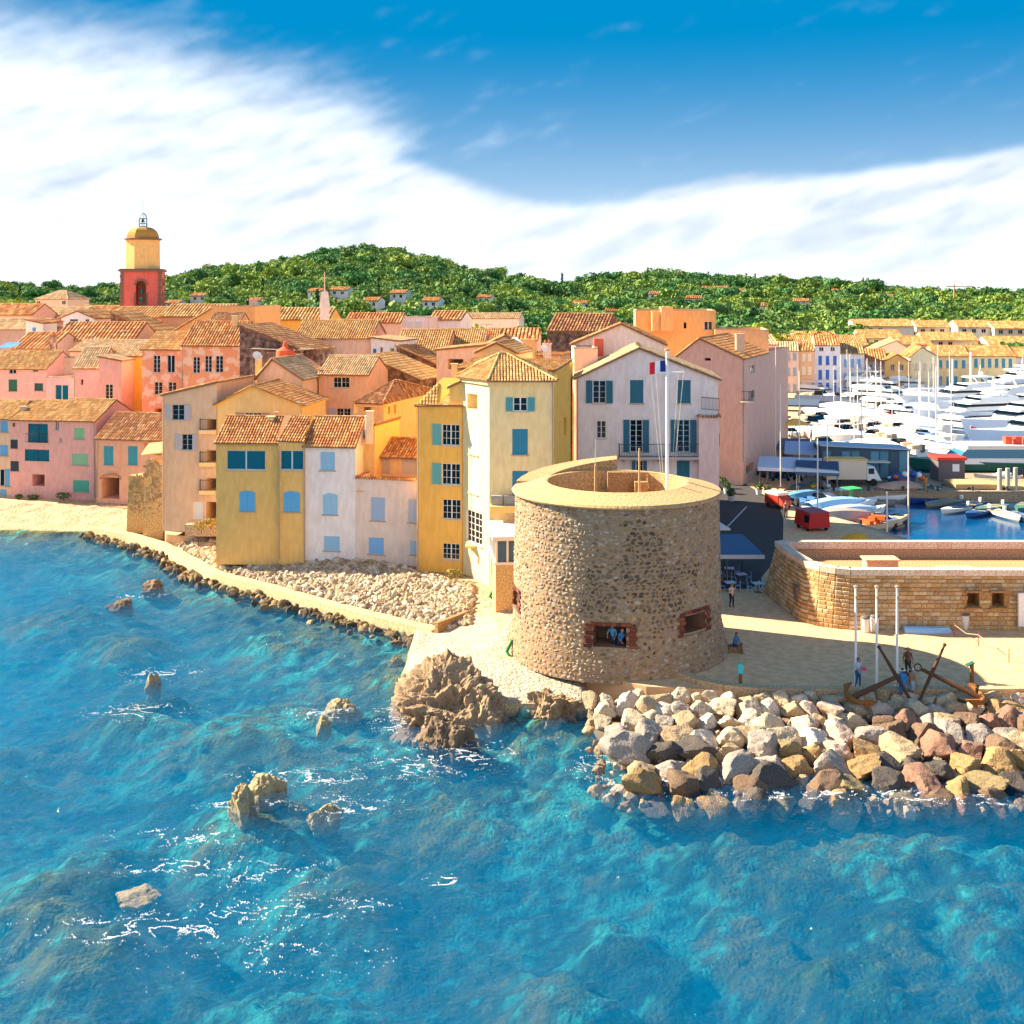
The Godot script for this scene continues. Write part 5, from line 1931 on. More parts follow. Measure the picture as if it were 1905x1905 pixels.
func person(label: String, where: Vector3, turn: float, pose: String, look: Dictionary) -> void:
	var skin: Color = look.get("skin", Color(0.45, 0.26, 0.17))
	var top: Color = look.top
	var low: Color = look.low
	var shoe: Color = look.get("shoe", Color(0.08, 0.06, 0.05))
	var hair: Color = look.get("hair", Color(0.05, 0.035, 0.025))
	var dress: bool = look.get("dress", false)
	var sit = pose == "sit"
	var hip = Vector3(0, 0.47, 0) if sit else Vector3(0, 0.92, 0)
	var lean = 0.22 if sit else 0.5 if pose == "lean" else 0.03
	var chest = hip + Vector3(0, 0.42 * cos(lean), 0.42 * sin(lean))
	var neck = chest + Vector3(0, 0.12, 0.03)
	var head = neck + Vector3(0, 0.16, 0.04)
	var b = []
	b.append([hip, chest, 0.145, 0.165, top])
	b.append([hip + Vector3(-0.07, 0, 0), hip + Vector3(0.07, 0, 0), 0.135, 0.135, low if not dress else top])
	b.append([chest + Vector3(-0.14, 0.03, 0), chest + Vector3(0.14, 0.03, 0), 0.085, 0.085, top])
	b.append([chest, neck + Vector3(0, 0.04, 0), 0.07, 0.055, skin])
	b.append([head + Vector3(0, -0.035, 0.02), head + Vector3(0, 0.035, 0), 0.08, 0.1, skin])
	b.append([head + Vector3(0, -0.01, 0.085), head + Vector3(0, -0.025, 0.115), 0.018, 0.018, skin])
	b.append([head + Vector3(0, 0.06, -0.03), head + Vector3(0, -0.03, -0.06), 0.1, 0.075, hair])
	var hands = []
	for s in [-1.0, 1.0]:
		var knee: Vector3
		var foot: Vector3
		if sit:
			knee = hip + Vector3(s * 0.12, 0.05, 0.44)
			foot = knee + Vector3(s * 0.02, -0.46, 0.08)
		else:
			knee = hip + Vector3(s * 0.1, -0.44, 0.03 + s * 0.03)
			foot = hip + Vector3(s * 0.11, -0.87, s * 0.06 - 0.02)
		b.append([hip + Vector3(s * 0.09, -0.02, 0), knee, 0.105 if not dress else 0.13, 0.065 if not dress else 0.11, low])
		b.append([knee, foot, 0.062, 0.045, look.get("calf", low)])
		b.append([foot + Vector3(0, -0.01, -0.03), foot + Vector3(0, -0.02, 0.15), 0.042, 0.036, shoe])
		var sh = chest + Vector3(s * 0.2, 0.03, 0)
		var elbow: Vector3
		var wrist: Vector3
		if pose == "hold":
			elbow = sh + Vector3(s * 0.07, -0.26, 0.06)
			wrist = elbow + Vector3(-s * 0.14, 0.05, 0.22)
		elif pose == "lean":
			elbow = sh + Vector3(s * 0.08, -0.22, 0.16)
			wrist = elbow + Vector3(-s * 0.06, -0.14, 0.2)
		elif sit:
			elbow = sh + Vector3(s * 0.06, -0.25, 0.1)
			wrist = elbow + Vector3(-s * 0.08, -0.06, 0.24)
		elif pose == "phone":
			elbow = sh + Vector3(s * 0.06, -0.24, 0.1)
			wrist = elbow + Vector3(-s * 0.1, 0.2, 0.12)
		else:
			elbow = sh + Vector3(s * 0.07, -0.28, -0.02)
			wrist = elbow + Vector3(s * 0.02, -0.24, 0.07)
		b.append([sh, elbow, 0.058, 0.045, top])
		b.append([elbow, wrist, 0.042, 0.03, skin])
		var pd = (wrist - elbow).normalized()
		b.append([wrist, wrist + pd * 0.07, 0.03, 0.034, skin])
		hands.append([wrist + pd * 0.07, pd, s])
	var mesh = figure(b)
	var o = obj("person", mesh, tinted("cloth", 0.85, 2.0, 0.1))
	o.position = where
	o.rotation.y = turn
	tag(o, label, "person", "")
	var f = Shape.new()
	for h in hands:
		var pd: Vector3 = h[1]
		var side = pd.cross(Vector3.UP).normalized() * h[2]
		var up = side.cross(pd).normalized()
		for k in 4:
			var q = h[0] + side * (k - 1.5) * 0.018
			var ln = [0.062, 0.075, 0.07, 0.055][k]
			f.tube([q, q + pd * ln * 0.55 - up * 0.008, q + pd * ln * 0.9 - up * 0.03], 0.0095, 0.007, 5)
		var t = h[0] - pd * 0.045 - side * 0.03
		f.tube([t, t - side * 0.025 + pd * 0.03, t - side * 0.025 + pd * 0.055 - up * 0.01], 0.011, 0.008, 5)
	obj("fingers", f, mat(skin.linear_to_srgb(), 0.7), o)
	if look.has("hat"):
		var hs = Shape.new()
		var brim: float = look.get("brim", 0.2)
		hs.lathe([Vector2(0.0, 0.03), Vector2(brim, 0.02), Vector2(brim, 0.035), Vector2(0.115, 0.045), Vector2(0.105, 0.11), Vector2(0.06, 0.14), Vector2(0.0, 0.145)], 14, head)
		obj("hat", hs, mat(look.hat, 0.9), o)
	if pose == "hold":
		var p = Shape.new()
		p.box(chest + Vector3(0.04, -0.18, 0.36), Vector3(0.24, 0.16, 0.2), Transform3D(Basis(Vector3.UP, 0.3), Vector3.ZERO))
		obj("pink_parcel", p, mat(rgb(225, 80, 110), 0.8), o)


func build_people() -> void:
	var tan_skin = Color(0.40, 0.22, 0.13)
	person("man in pale shirt and blue jeans holding a pink parcel by the first flagpole", Vector3(20.55, 1.42, -70.25), 0.5, "hold", {"top": Color(0.62, 0.70, 0.88), "low": Color(0.03, 0.12, 0.32)})
	person("person in a bright blue dress and white sun hat between the two anchors", Vector3(22.65, 1.3, -68.6), 2.9, "stand", {"top": Color(0.03, 0.28, 0.72), "low": Color(0.05, 0.34, 0.75), "calf": Color(0.5, 0.3, 0.2), "dress": true, "hat": rgb(235, 225, 210)})
	person("bare-shouldered person in a pale hat and light shorts beside the blue dress", Vector3(23.2, 1.3, -68.75), 2.4, "stand", {"top": tan_skin, "low": Color(0.45, 0.55, 0.72), "calf": tan_skin, "hat": rgb(235, 215, 190), "brim": 0.15})
	person("person with a wide straw hat and dark top behind the third flagpole", Vector3(24.2, 1.42, -72.3), 0.0, "stand", {"top": Color(0.25, 0.09, 0.06), "low": Color(0.02, 0.02, 0.03), "hat": rgb(170, 115, 65), "brim": 0.24})
	person("person in a blue shirt seated at the foot of the tower's shaded side", Vector3(14.55, 1.4, -77.2), 0.7, "sit", {"top": Color(0.05, 0.25, 0.6), "low": Color(0.04, 0.1, 0.25), "calf": tan_skin, "shoe": tan_skin})
	var perch = Shape.new()
	perch.span(Vector3(14.1, 1.4, -77.6), Vector3(14.95, 1.78, -76.95))
	tag(obj("stone_block", perch, stone(rgb(165, 135, 105), 0.6)), "low stone block the seated person uses as a bench", "block")
	person("red haired woman in white blouse and black trousers standing by the cafe", on(1361, 1129, 1.4), 0.4, "phone", {"top": Color(0.8, 0.72, 0.66), "low": Color(0.02, 0.02, 0.025), "hair": Color(0.35, 0.1, 0.03)})
	var g = GUNPORTS[0]
	for k in 2:
		var ang = g[0] + [0.02, 0.085][k]
		var d = Vector3(sin(ang), 0, cos(ang))
		person(["person in a pale blue shirt leaning at the middle of the tower's gun port", "person in a blue shirt leaning on the right edge of the tower's gun port"][k], TOWER + d * [6.2, 6.45][k] + Vector3.UP * (g[1] - g[3] - [0.42, 0.62][k]), ang + [-0.2, 0.5][k], "lean", {"top": [Color(0.12, 0.4, 0.75), Color(0.05, 0.22, 0.55)][k], "low": Color(0.03, 0.05, 0.1)})
	person("person in bright yellow standing on the pier edge by the red crate", Vector3(49.0, 1.28, -140.0), 1.2, "stand", {"top": Color(0.85, 0.42, 0.02), "low": Color(0.7, 0.35, 0.03)})


# ---------- bastion, flagpoles, anchors, street furniture ----------

func chunk(size: Vector3, seed_: int) -> ArrayMesh:
	# a squared stone with chamfered, slightly uneven front edges
	var r = RandomNumberGenerator.new()
	r.seed = seed_
	var s = Shape.new()
	var h = size / 2
	var c = minf(h.y, h.x) * 0.28
	var f = []
	var m = []
	var b = []
	for q in [[-1, -1], [1, -1], [1, 1], [-1, 1]]:
		var j = Vector3(r.randf_range(-1, 1), r.randf_range(-1, 1), 0) * 0.02
		b.append(Vector3(q[0] * h.x, q[1] * h.y, -h.z) + j)
		m.append(Vector3(q[0] * h.x, q[1] * h.y, h.z * 0.3) + j)
		f.append(Vector3(q[0] * (h.x - c), q[1] * (h.y - c), h.z * r.randf_range(0.8, 1.1)) + j)
	s.quad(f[0], f[1], f[2], f[3])
	for i in 4:
		var k = (i + 1) % 4
		s.quad(m[i], m[k], f[k], f[i])
		s.quad(b[i], b[k], m[k], m[i])
	return s.mesh()


func build_bastion() -> void:
	var root = thing("bastion", "low battered stone bastion with a pale coping, roof terrace and rounded corner on the quay", "bastion", Vector3(20.6, 1.4, -84.4))
	var org = root.position
	# foot and head outlines, left to right
	var foot = [Vector2(19.7, -92.5), Vector2(20.0, -88.3), Vector2(20.55, -84.4), Vector2(21.4, -83.3), Vector2(22.4, -82.6), Vector2(23.4, -82.3), Vector2(46, -82.0)]
	var head = [Vector2(20.6, -92.2), Vector2(20.75, -88.6), Vector2(21.2, -85.2), Vector2(21.9, -84.0), Vector2(22.8, -83.2), Vector2(23.7, -82.8), Vector2(46, -82.5)]
	var high = 3.65
	var body = Shape.new()
	var holes = [[8.65, 2.08], [10.4, 2.08]]
	for i in foot.size() - 1:
		var a = Vector3(foot[i].x, 1.4, foot[i].y) - org
		var b = Vector3(foot[i + 1].x, 1.4, foot[i + 1].y) - org
		var c = Vector3(head[i + 1].x, 1.4 + high, head[i + 1].y) - org
		var d = Vector3(head[i].x, 1.4 + high, head[i].y) - org
		if i < 5:
			body.quad(a, b, c, d)
			continue
		# the long front has two small windows let into it
		var ux = [0.0, 8.23, 9.07, 9.98, 10.82, (b - a).length()]
		var uy = [0.0, 1.58, 2.58, high]
		var spot = func(x: float, y: float) -> Vector3:
			return a.lerp(b, x / ux[5]).lerp(d.lerp(c, x / ux[5]), y / high)
		for p in 5:
			for q in 3:
				var e0 = spot.call(ux[p], uy[q])
				var e1 = spot.call(ux[p + 1], uy[q])
				var e2 = spot.call(ux[p + 1], uy[q + 1])
				var e3 = spot.call(ux[p], uy[q + 1])
				if q == 1 and (p == 1 or p == 3):
					var inn = Vector3(0, 0, -1.3)
					body.quad(e1, e0, e0 + inn, e1 + inn)
					body.quad(e2, e1, e1 + inn, e2 + inn)
					body.quad(e3, e2, e2 + inn, e3 + inn)
					body.quad(e0, e3, e3 + inn, e0 + inn)
					body.quad(e0 + inn, e1 + inn, e2 + inn, e3 + inn)
				else:
					body.quad(e0, e1, e2, e3)
	body.quad(Vector3(46, 0, -82) - org + Vector3.UP * 1.4, Vector3(46, 1.4, -92.5) - org, Vector3(46, 1.4 + high, -92.2) - org, Vector3(46, 1.4 + high, -82.5) - org)
	body.quad(Vector3(46, 1.4, -92.5) - org, Vector3(19.7, 1.4, -92.5) - org, Vector3(20.6, 1.4 + high, -92.2) - org, Vector3(46, 1.4 + high, -92.2) - org)
	obj("wall", body, stone(rgb(196, 150, 92), 0.5, 1.5), root)
	# terrace floor
	var fl = Shape.new()
	fl.prism(PackedVector2Array([Vector2(21.2, 92.0), Vector2(21.4, 88.5), Vector2(21.8, 85.4), Vector2(23.8, 83.2), Vector2(46, 82.9), Vector2(46, 92)]), 4.0, 4.2, Transform3D(Basis(Vector3.RIGHT, -PI / 2), -org))
	obj("terrace_floor", fl, stone(rgb(232, 168, 122), 0.4, 0.3), root)
	# coping: pale slabs along the head of the wall, and the rear parapet
	var tone = [stone(rgb(246, 226, 205), 0.5, 0.2), stone(rgb(240, 214, 195), 0.5, 0.2), stone(rgb(248, 230, 208), 0.5, 0.2)]
	var line = []
	for q in head:
		line.append(Vector3(q.x, 1.4 + high, q.y))
	var slabs = []
	for i in line.size() - 1:
		var n = maxi(1, int((line[i + 1] - line[i]).length() / 1.1))
		for k in n:
			slabs.append([line[i].lerp(line[i + 1], float(k) / n), line[i].lerp(line[i + 1], float(k + 1) / n), 0.42, 0.62])
	for k in 23:
		slabs.append([Vector3(20.9 + k * 1.1, 1.4 + high - 0.12, -91.9), Vector3(22.0 + k * 1.1, 1.4 + high - 0.12, -91.9), 0.55, 0.55])
	for q in slabs:
		var a: Vector3 = q[0]
		var b: Vector3 = q[1]
		var ex = (b - a).normalized()
		var s = Shape.new()
		var l = (b - a).length()
		s.span(Vector3(0.012, 0, -q[3]), Vector3(l - 0.012, q[2], 0.12))
		var o = obj("coping_slab", s, tone[rng.randi() % 3], root)
		o.transform = Transform3D(Basis(ex, Vector3.UP, ex.cross(Vector3.UP)), a - org)
	var back = Shape.new()
	back.span(Vector3(20.9, 4.2, -92.4) - org, Vector3(46, 1.4 + high - 0.12, -91.95) - org)
	obj("parapet", back, stone(rgb(208, 174, 142), 0.5, 0.8), root)
	# squared facing stones, course by course
	var forms = []
	for k in 6:
		forms.append(chunk(Vector3(1, 1, 1), k))
	var cols = [rgb(228, 192, 138), rgb(215, 175, 118), rgb(238, 212, 168), rgb(205, 174, 134), rgb(225, 202, 165), rgb(200, 162, 116)]
	var placed = 0
	var rest = []
	var restc = []
	var y = 0.0
	while y < high - 0.1:
		var ch = minf(rng.randf_range(0.24, 0.34), high - y)
		for i in foot.size() - 1:
			var t0 = (y + ch / 2) / high
			var a = Vector3(foot[i].x, 0, foot[i].y).lerp(Vector3(head[i].x, 0, head[i].y), t0)
			var b = Vector3(foot[i + 1].x, 0, foot[i + 1].y).lerp(Vector3(head[i + 1].x, 0, head[i + 1].y), t0)
			var ex = (b - a).normalized()
			var l = (b - a).length()
			var x = 0.0
			while x < l - 0.05:
				var w = minf(rng.randf_range(0.35, 0.75), l - x)
				if l - x - w < 0.15:
					w = l - x
				var hole = false
				if i == 5:
					for q in holes:
						if absf(x + w / 2 - q[0]) < 0.42 + w * 0.42 and absf(y + ch / 2 - q[1]) < 0.5 + ch * 0.4:
							hole = true
				if x > 14.5:
					break
				if not hole:
					var pos = a + ex * (x + w / 2) + Vector3.UP * (1.4 + y + ch / 2) - org
					var bas = Basis(ex, Vector3.UP, ex.cross(Vector3.UP)) * Basis.from_scale(Vector3(w - 0.03, ch - 0.03, 0.14))
					if placed < 300:
						var o = obj("stone", forms[rng.randi() % 6], stone(cols[rng.randi() % 6], 0.7, 0.5), root)
						o.transform = Transform3D(bas, pos)
						placed += 1
					else:
						rest.append(Transform3D(bas, pos))
						var cc = cols[rng.randi() % 6].srgb_to_linear() * rng.randf_range(0.85, 1.1)
						cc.a = 1
						restc.append(cc)
				x += w
		y += ch
	if rest.size():
		copies("facing_stone", forms[0], tinted("rubble", 0.95, 0.9, 1.2), rest, restc, root)
	# small windows, scupper, door
	for u in [1812, 1859]:
		var p = at(u, 1117, 82.05) - org
		p.z = -82.02 - org.z
		var fr = Shape.new()
		fr.span(p + Vector3(-0.55, -0.62, -0.25), p + Vector3(0.55, -0.5, 0.02))
		fr.span(p + Vector3(-0.55, 0.5, -0.3), p + Vector3(0.55, 0.64, -0.05))
		obj("window_frame", fr, stone(rgb(180, 140, 95), 0.6), root)
	var d = Shape.new()
	var dp = at(1902, 1165, 81.9) - org
	d.span(dp + Vector3(-0.3, 0, -0.1), dp + Vector3(0.8, 2.3, 0.1))
	obj("door", d, mat(rgb(225, 225, 225), 0.6), root)
	var d2 = Shape.new()
	var d2p = at(1484, 1142, 85.6) - org
	d2.span(d2p + Vector3(-0.15, 0.0, -0.9), d2p + Vector3(0.12, 2.0, 0.25))
	obj("side_door", d2, mat(rgb(110, 95, 85), 0.6), root)
	# two skylight boxes on the terrace
	for q in [[1613, 1671, 1048, 1020, 87.0], [1756, 1816, 1052, 1038, 86.0]]:
		var s = Shape.new()
		var a = at(q[0], q[2], q[4])
		var b = at(q[1], q[2], q[4])
		var h = maxf(0.35, (q[2] - q[3] - 6) * q[4] / FOCAL)
		s.span(Vector3(a.x, 4.2, a.z - 1.2) - org, Vector3(b.x, 4.2 + h, a.z) - org)
		s.span(Vector3(a.x - 0.12, 4.2 + h, a.z - 1.35) - org, Vector3(b.x + 0.12, 4.32 + h, a.z + 0.15) - org)
		obj("skylight_box", s, stone(rgb(236, 200, 165), 0.5, 0.4), root)


func pole(called: String, label: String, group: String, foot: Vector3, h: float, r0: float, r1: float, m: Material, knob := true) -> Node3D:
	var o = thing(called, label, "pole", foot, 0.0, group)
	var s = Shape.new()
	s.tube([Vector3.ZERO, Vector3(0, h, 0)], r0, r1, 10)
	obj("shaft", s, m, o)
	var b = Shape.new()
	b.lathe([Vector2(r0 * 2.4, 0), Vector2(r0 * 2.2, 0.06), Vector2(r0 * 1.1, 0.12)], 12)
	obj("foot_plate", b, m, o)
	if knob:
		var k = Shape.new()
		k.lathe([Vector2(0.0, h - 0.02), Vector2(r1 * 2.2, h + 0.02), Vector2(r1 * 2.2, h + 0.1), Vector2(0, h + 0.16)], 10)
		k.box(Vector3(0, h - 0.55, r1 + 0.05), Vector3(0.14, 0.18, 0.1))
		obj("pulley_head", k, mat(rgb(205, 150, 120), 0.5), o)
	return o


func build_anchor(label: String, shank0: Vector3, shank1: Vector3, stock0: Vector3, stock1: Vector3, arm: Vector3, ring: bool) -> void:
	# shank0: head (by the stock); shank1: crown; arm: direction of the fluked arms
	var o = thing("ship_anchor", label, "anchor", shank1, 0.0, "old ship's anchors on the breakwater")
	var rust = tinted("rust", 0.9, 1.5, 1.0, "rust")
	rust.metallic = 0.2
	var brown = Color(0.20, 0.085, 0.04)
	var orange = Color(0.42, 0.17, 0.04)
	var s = Shape.new()
	s.col = brown
	var a = shank0 - shank1
	s.tube([Vector3.ZERO, a * 0.5, a], 0.17, 0.11, 8)
	obj("shank", s, rust, o)
	s = Shape.new()
	s.col = brown * 0.8
	var p = stock0 - shank1
	var q = stock1 - shank1
	s.tube([p, p.lerp(q, 0.5)], 0.065, 0.12, 8)
	s.tube([p.lerp(q, 0.5), q], 0.12, 0.065, 8)
	for e in [p, q]:
		s.lathe([Vector2(0, -0.12), Vector2(0.1, -0.07), Vector2(0.12, 0), Vector2(0.1, 0.07), Vector2(0, 0.12)], 8, e)
	obj("stock", s, rust, o)
	s = Shape.new()
	s.col = orange
	var ax = a.normalized()
	for side in [-1.0, 1.0]:
		var path = []
		for k in 7:
			var t = k / 6.0
			path.append(arm * side * 1.15 * sin(t * 1.3) + ax * (1.0 - cos(t * 1.3)) * 1.0)
		s.tube(path, 0.19, 0.09, 8)
	obj("arms", s, rust, o)
	for side in [-1.0, 1.0]:
		s = Shape.new()
		s.col = orange
		var tip = arm * side * 1.1 + ax * 0.72
		var w = ax.cross(arm).normalized()
		var along = (arm * side * 0.35 + ax * 0.94).normalized()
		var nn = along.cross(w).normalized() * 0.05
		var A = tip - along * 0.45 - w * 0.3
		var B = tip - along * 0.45 + w * 0.3
		var C = tip + along * 0.3
		s.tri(A + nn, B + nn, C + nn)
		s.tri(A - nn, C - nn, B - nn)
		s.quad(A - nn, B - nn, B + nn, A + nn)
		s.quad(B - nn, C - nn, C + nn, B + nn)
		s.quad(C - nn, A - nn, A + nn, C + nn)
		obj("fluke", s, rust, o)
	if ring:
		s = Shape.new()
		s.col = brown * 0.7
		var path = []
		for k in 15:
			var t = TAU * k / 14.0
			path.append(a + ax * (0.16 + 0.2 * cos(t)) + ax.cross(Vector3(0, 0, 1)).normalized() * 0.2 * sin(t))
		s.tube(path, 0.04, 0.04, 6)
		obj("shackle_ring", s, rust, o)


func build_quay() -> void:
	# low pale wall on the quay's edge
	var s = Shape.new()
	var pts = [Vector3(10.2, 1.4, -72.4), Vector3(11.2, 1.4, -71.0), Vector3(12.6, 1.4, -70.0), Vector3(14.5, 1.4, -69.45), Vector3(18, 1.4, -69.3), Vector3(28, 1.4, -69.3), Vector3(46, 1.4, -69.9)]
	for i in pts.size() - 1:
		var ex = (pts[i + 1] - pts[i]).normalized()
		s.span(Vector3(0, -0.8, -0.25), Vector3((pts[i + 1] - pts[i]).length() + 0.05, 0.32 + i * 0.002, 0.3), Transform3D(Basis(ex, Vector3.UP, ex.cross(Vector3.UP)), pts[i]))
	struct("quay_wall", s, stone(rgb(224, 190, 150), 0.5, 0.6), "low pale kerb wall between plaza and breakwater")
	var white = mat(rgb(232, 230, 228), 0.4)
	for k in 3:
		var u = [1592, 1631, 1669][k]
		var p = Vector3((u - MID) * 70.4 / FOCAL, 1.4, -70.4)
		pole("flagpole", ["left of the three bare white flagpoles on the plaza", "middle one of the three bare white flagpoles on the plaza", "right of the three bare white flagpoles with a blue tag on top"][k], "bare white flagpoles on the plaza", p, 5.9, 0.085, 0.06, white)
	build_anchor("rusty anchor lying left of the blue dress with orange arms on the rocks", Vector3(23.0, 2.75, -68.9), Vector3(19.3, 1.75, -67.4), Vector3(21.6, 4.0, -69.6), Vector3(22.95, 1.3, -67.6), Vector3(0.35, -0.15, 0.92), false)
	build_anchor("dark rusty anchor with a shackle ring right of the blue dress", Vector3(23.8, 2.95, -68.9), Vector3(26.9, 1.65, -67.5), Vector3(25.5, 4.1, -69.7), Vector3(23.3, 1.45, -67.7), Vector3(-0.35, -0.1, 0.92), true)
	# information posts, rope posts
	var o = thing("info_post", "teal topped wooden post at the quay wall in the tower's shade", "post", Vector3(13.6, 1.4, -70.4))
	var w = Shape.new()
	w.span(Vector3(-0.09, 0, -0.09), Vector3(0.09, 0.85, 0.09))
	obj("stem", w, stone(rgb(150, 100, 60), 1.0), o)
	w = Shape.new()
	w.prism(PackedVector2Array([Vector2(-0.15, 0.8), Vector2(0.15, 0.8), Vector2(0.17, 1.3), Vector2(0.0, 1.42), Vector2(-0.17, 1.3)]), -0.1, 0.1)
	obj("panel", w, mat(rgb(55, 185, 195), 0.6), o)
	o = thing("info_post", "wooden lectern post with a tilted green sign on the sunny plaza", "post", on(1808, 1269, 1.4))
	w = Shape.new()
	w.span(Vector3(-0.09, 0, -0.09), Vector3(0.09, 1.1, 0.09))
	obj("stem", w, stone(rgb(165, 105, 60), 1.0), o)
	w = Shape.new()
	w.box(Vector3(0, 1.2, 0), Vector3(0.5, 0.06, 0.36), Transform3D(Basis(Vector3.BACK, 0.4), Vector3(0.35, 0.0, 0)))
	obj("panel", w, mat(rgb(40, 95, 85), 0.5), o)
	for k in 3:
		var q = [[1776, 1183], [1820, 1202], [1877, 1232]][k]
		o = thing("rope_post", ["thin rope post nearest the bastion wall", "thin rusty rope post in the middle of the roped line", "thin rope post nearest the right edge of the plaza"][k], "post", on(q[0], q[1], 1.4), 0, "rope posts on the plaza")
		w = Shape.new()
		w.tube([Vector3.ZERO, Vector3(0, 0.8, 0)], 0.035, 0.03, 8)
		w.lathe([Vector2(0, 0.78), Vector2(0.06, 0.82), Vector2(0, 0.88)], 8)
		obj("stem", w, mat(rgb(150, 90, 65), 0.7), o)
	w = Shape.new()
	var r0 = on(1776, 1183, 1.4) + Vector3.UP * 0.75
	var r1 = on(1820, 1202, 1.4) + Vector3.UP * 0.75
	var r2 = on(1877, 1232, 1.4) + Vector3.UP * 0.75
	w.tube([r0, r0.lerp(r1, 0.5) - Vector3.UP * 0.25, r1], 0.02, 0.02, 5)
	w.tube([r1, r1.lerp(r2, 0.5) - Vector3.UP * 0.25, r2], 0.02, 0.02, 5)
	tag(obj("rope", w, mat(rgb(200, 170, 140))), "thin slack rope strung between the plaza's rope posts", "rope")
	# litter bins by the bastion
	for k in 3:
		var q = [[1610, 1176], [1627, 1174], [1795, 1170]][k]
		o = thing("litter_bin", ["left of the paired white litter bins at the bastion wall", "right of the paired white litter bins at the bastion wall", "single white litter bin with a grey lid below the small bastion windows"][k], "bin", on(q[0], q[1], 1.4), 0, "litter bins along the bastion")
		w = Shape.new()
		w.lathe([Vector2(0.24, 0.0), Vector2(0.28, 0.05), Vector2(0.3, 0.95), Vector2(0.0, 0.96)], 14)
		obj("body", w, mat(rgb(222, 215, 205), 0.6), o)
		w = Shape.new()
		w.lathe([Vector2(0.32, 0.97), Vector2(0.32, 1.05), Vector2(0.2, 1.14), Vector2(0.0, 1.16)], 14)
		obj("lid", w, mat(rgb(100, 95, 95), 0.6), o)
	# a boat hull lying keel up under the bastion wall
	var hull = boat_hull(3.0, 0.9, 0.42, 0.1)
	var hb = obj("upturned_dinghy", hull, mat(rgb(150, 190, 225), 0.5))
	hb.transform = Transform3D(Basis(Vector3.UP, 1.5) * Basis(Vector3.BACK, PI), on(1722, 1176, 1.4) + Vector3.UP * 0.42)
	tag(hb, "pale blue dinghy lying upside down in the shade of the bastion", "boat")
	# green netting hung at the tower's foot
	for k in 2:
		var p = [on(946, 1222, 1.3), on(914, 1118, 1.4)][k]
		w = Shape.new()
		w.tube([p + Vector3(0.25, 1.0, -0.3), p + Vector3(-0.12, 0.35, 0.05), p + Vector3(0.1, 0.05, 0.2), p + Vector3(0.6, -0.1, 0.5)], 0.1, 0.14, 7)
		tag(obj("net_roll", w, stone(rgb(40, 150, 85), 2.0)), ["bright green net roll slumped against the tower's sunlit foot", "small green net roll at the foot of the glazed annex"][k], "net")
	build_tower_top()
	build_annex()
	build_cafe()


func build_tower_top() -> void:
	var p = TOWER + Vector3(3.35, 8.6, 0.2)
	var o = pole("signal_mast", "tall white signal mast with yardarm and stays on the round tower", "", p, 11.2, 0.13, 0.09, mat(rgb(236, 236, 236), 0.4))
	o.set_meta("category", "mast")
	var s = Shape.new()
	s.tube([Vector3(-1.15, 9.75, 0), Vector3(1.15, 9.75, 0)], 0.045, 0.045, 8)
	obj("yardarm", s, mat(rgb(236, 236, 236), 0.4), o)
	s = Shape.new()
	for x in [-1.1, -0.75, 0.75, 1.1]:
		s.tube([Vector3(x, 9.75, 0), Vector3(x * 0.35, 2.6, 0.15)], 0.012, 0.012, 4)
	obj("stay_lines", s, mat(rgb(205, 195, 170), 0.7), o)
	# the flag, streaming to the left, each band its own cloth
	var f = thing("national_flag", "blue, white and red striped flag flying left from the signal mast", "flag", p + Vector3(-0.1, 10.5, 0))
	for k in 3:
		var c = [rgb(20, 45, 130), rgb(240, 240, 240), rgb(220, 30, 45)][k]
		s = Shape.new()
		for i in 6:
			var x0 = -(k + i / 6.0) * 0.36
			var x1 = -(k + (i + 1) / 6.0) * 0.36
			var z0 = sin(x0 * 5.5) * 0.1
			var z1 = sin(x1 * 5.5) * 0.1
			var d0 = 0.14 * x0
			var d1 = 0.14 * x1
			s.hexa([Vector3(x1, d1 - 0.75, z1 + 0.01), Vector3(x0, d0 - 0.75, z0 + 0.01), Vector3(x0, d0 - 0.75, z0 - 0.01), Vector3(x1, d1 - 0.75, z1 - 0.01), Vector3(x1, d1 + 0.05, z1 + 0.01), Vector3(x0, d0 + 0.05, z0 + 0.01), Vector3(x0, d0 + 0.05, z0 - 0.01), Vector3(x1, d1 + 0.05, z1 - 0.01)])
		obj("flag_band", s, mat(c, 0.8), f)
	pole("wooden_post", "weathered timber post with a thin rod standing left in the tower top", "", TOWER + Vector3(-1.55, 8.6, 2.2), 3.9, 0.11, 0.08, stone(rgb(215, 175, 125), 1.0), false).set_meta("category", "post")
	var rod = Shape.new()
	rod.tube([Vector3(0, 3.8, 0), Vector3(0, 5.6, 0)], 0.03, 0.015, 6)
	obj("rod", rod, mat(rgb(200, 200, 200)), get_node("wooden_post"))
	pole("wooden_post", "slim bare timber post in the middle of the tower top", "", TOWER + Vector3(1.35, 8.6, 1.6), 4.9, 0.09, 0.06, stone(rgb(225, 185, 130), 1.0), false).set_meta("category", "post")
	# a low stair head seen inside the ring
	var st = Shape.new()
	st.span(TOWER + Vector3(-0.3, 8.6, -3.9), TOWER + Vector3(2.4, 11.15, -3.5))
	st.span(TOWER + Vector3(1.5, 8.6, -3.5), TOWER + Vector3(2.4, 10.6, -2.6))
	tag(obj("stair_head", st, stone(rgb(195, 150, 105), 0.5)), "small masonry stair head inside the tower's hollow top", "stairs")


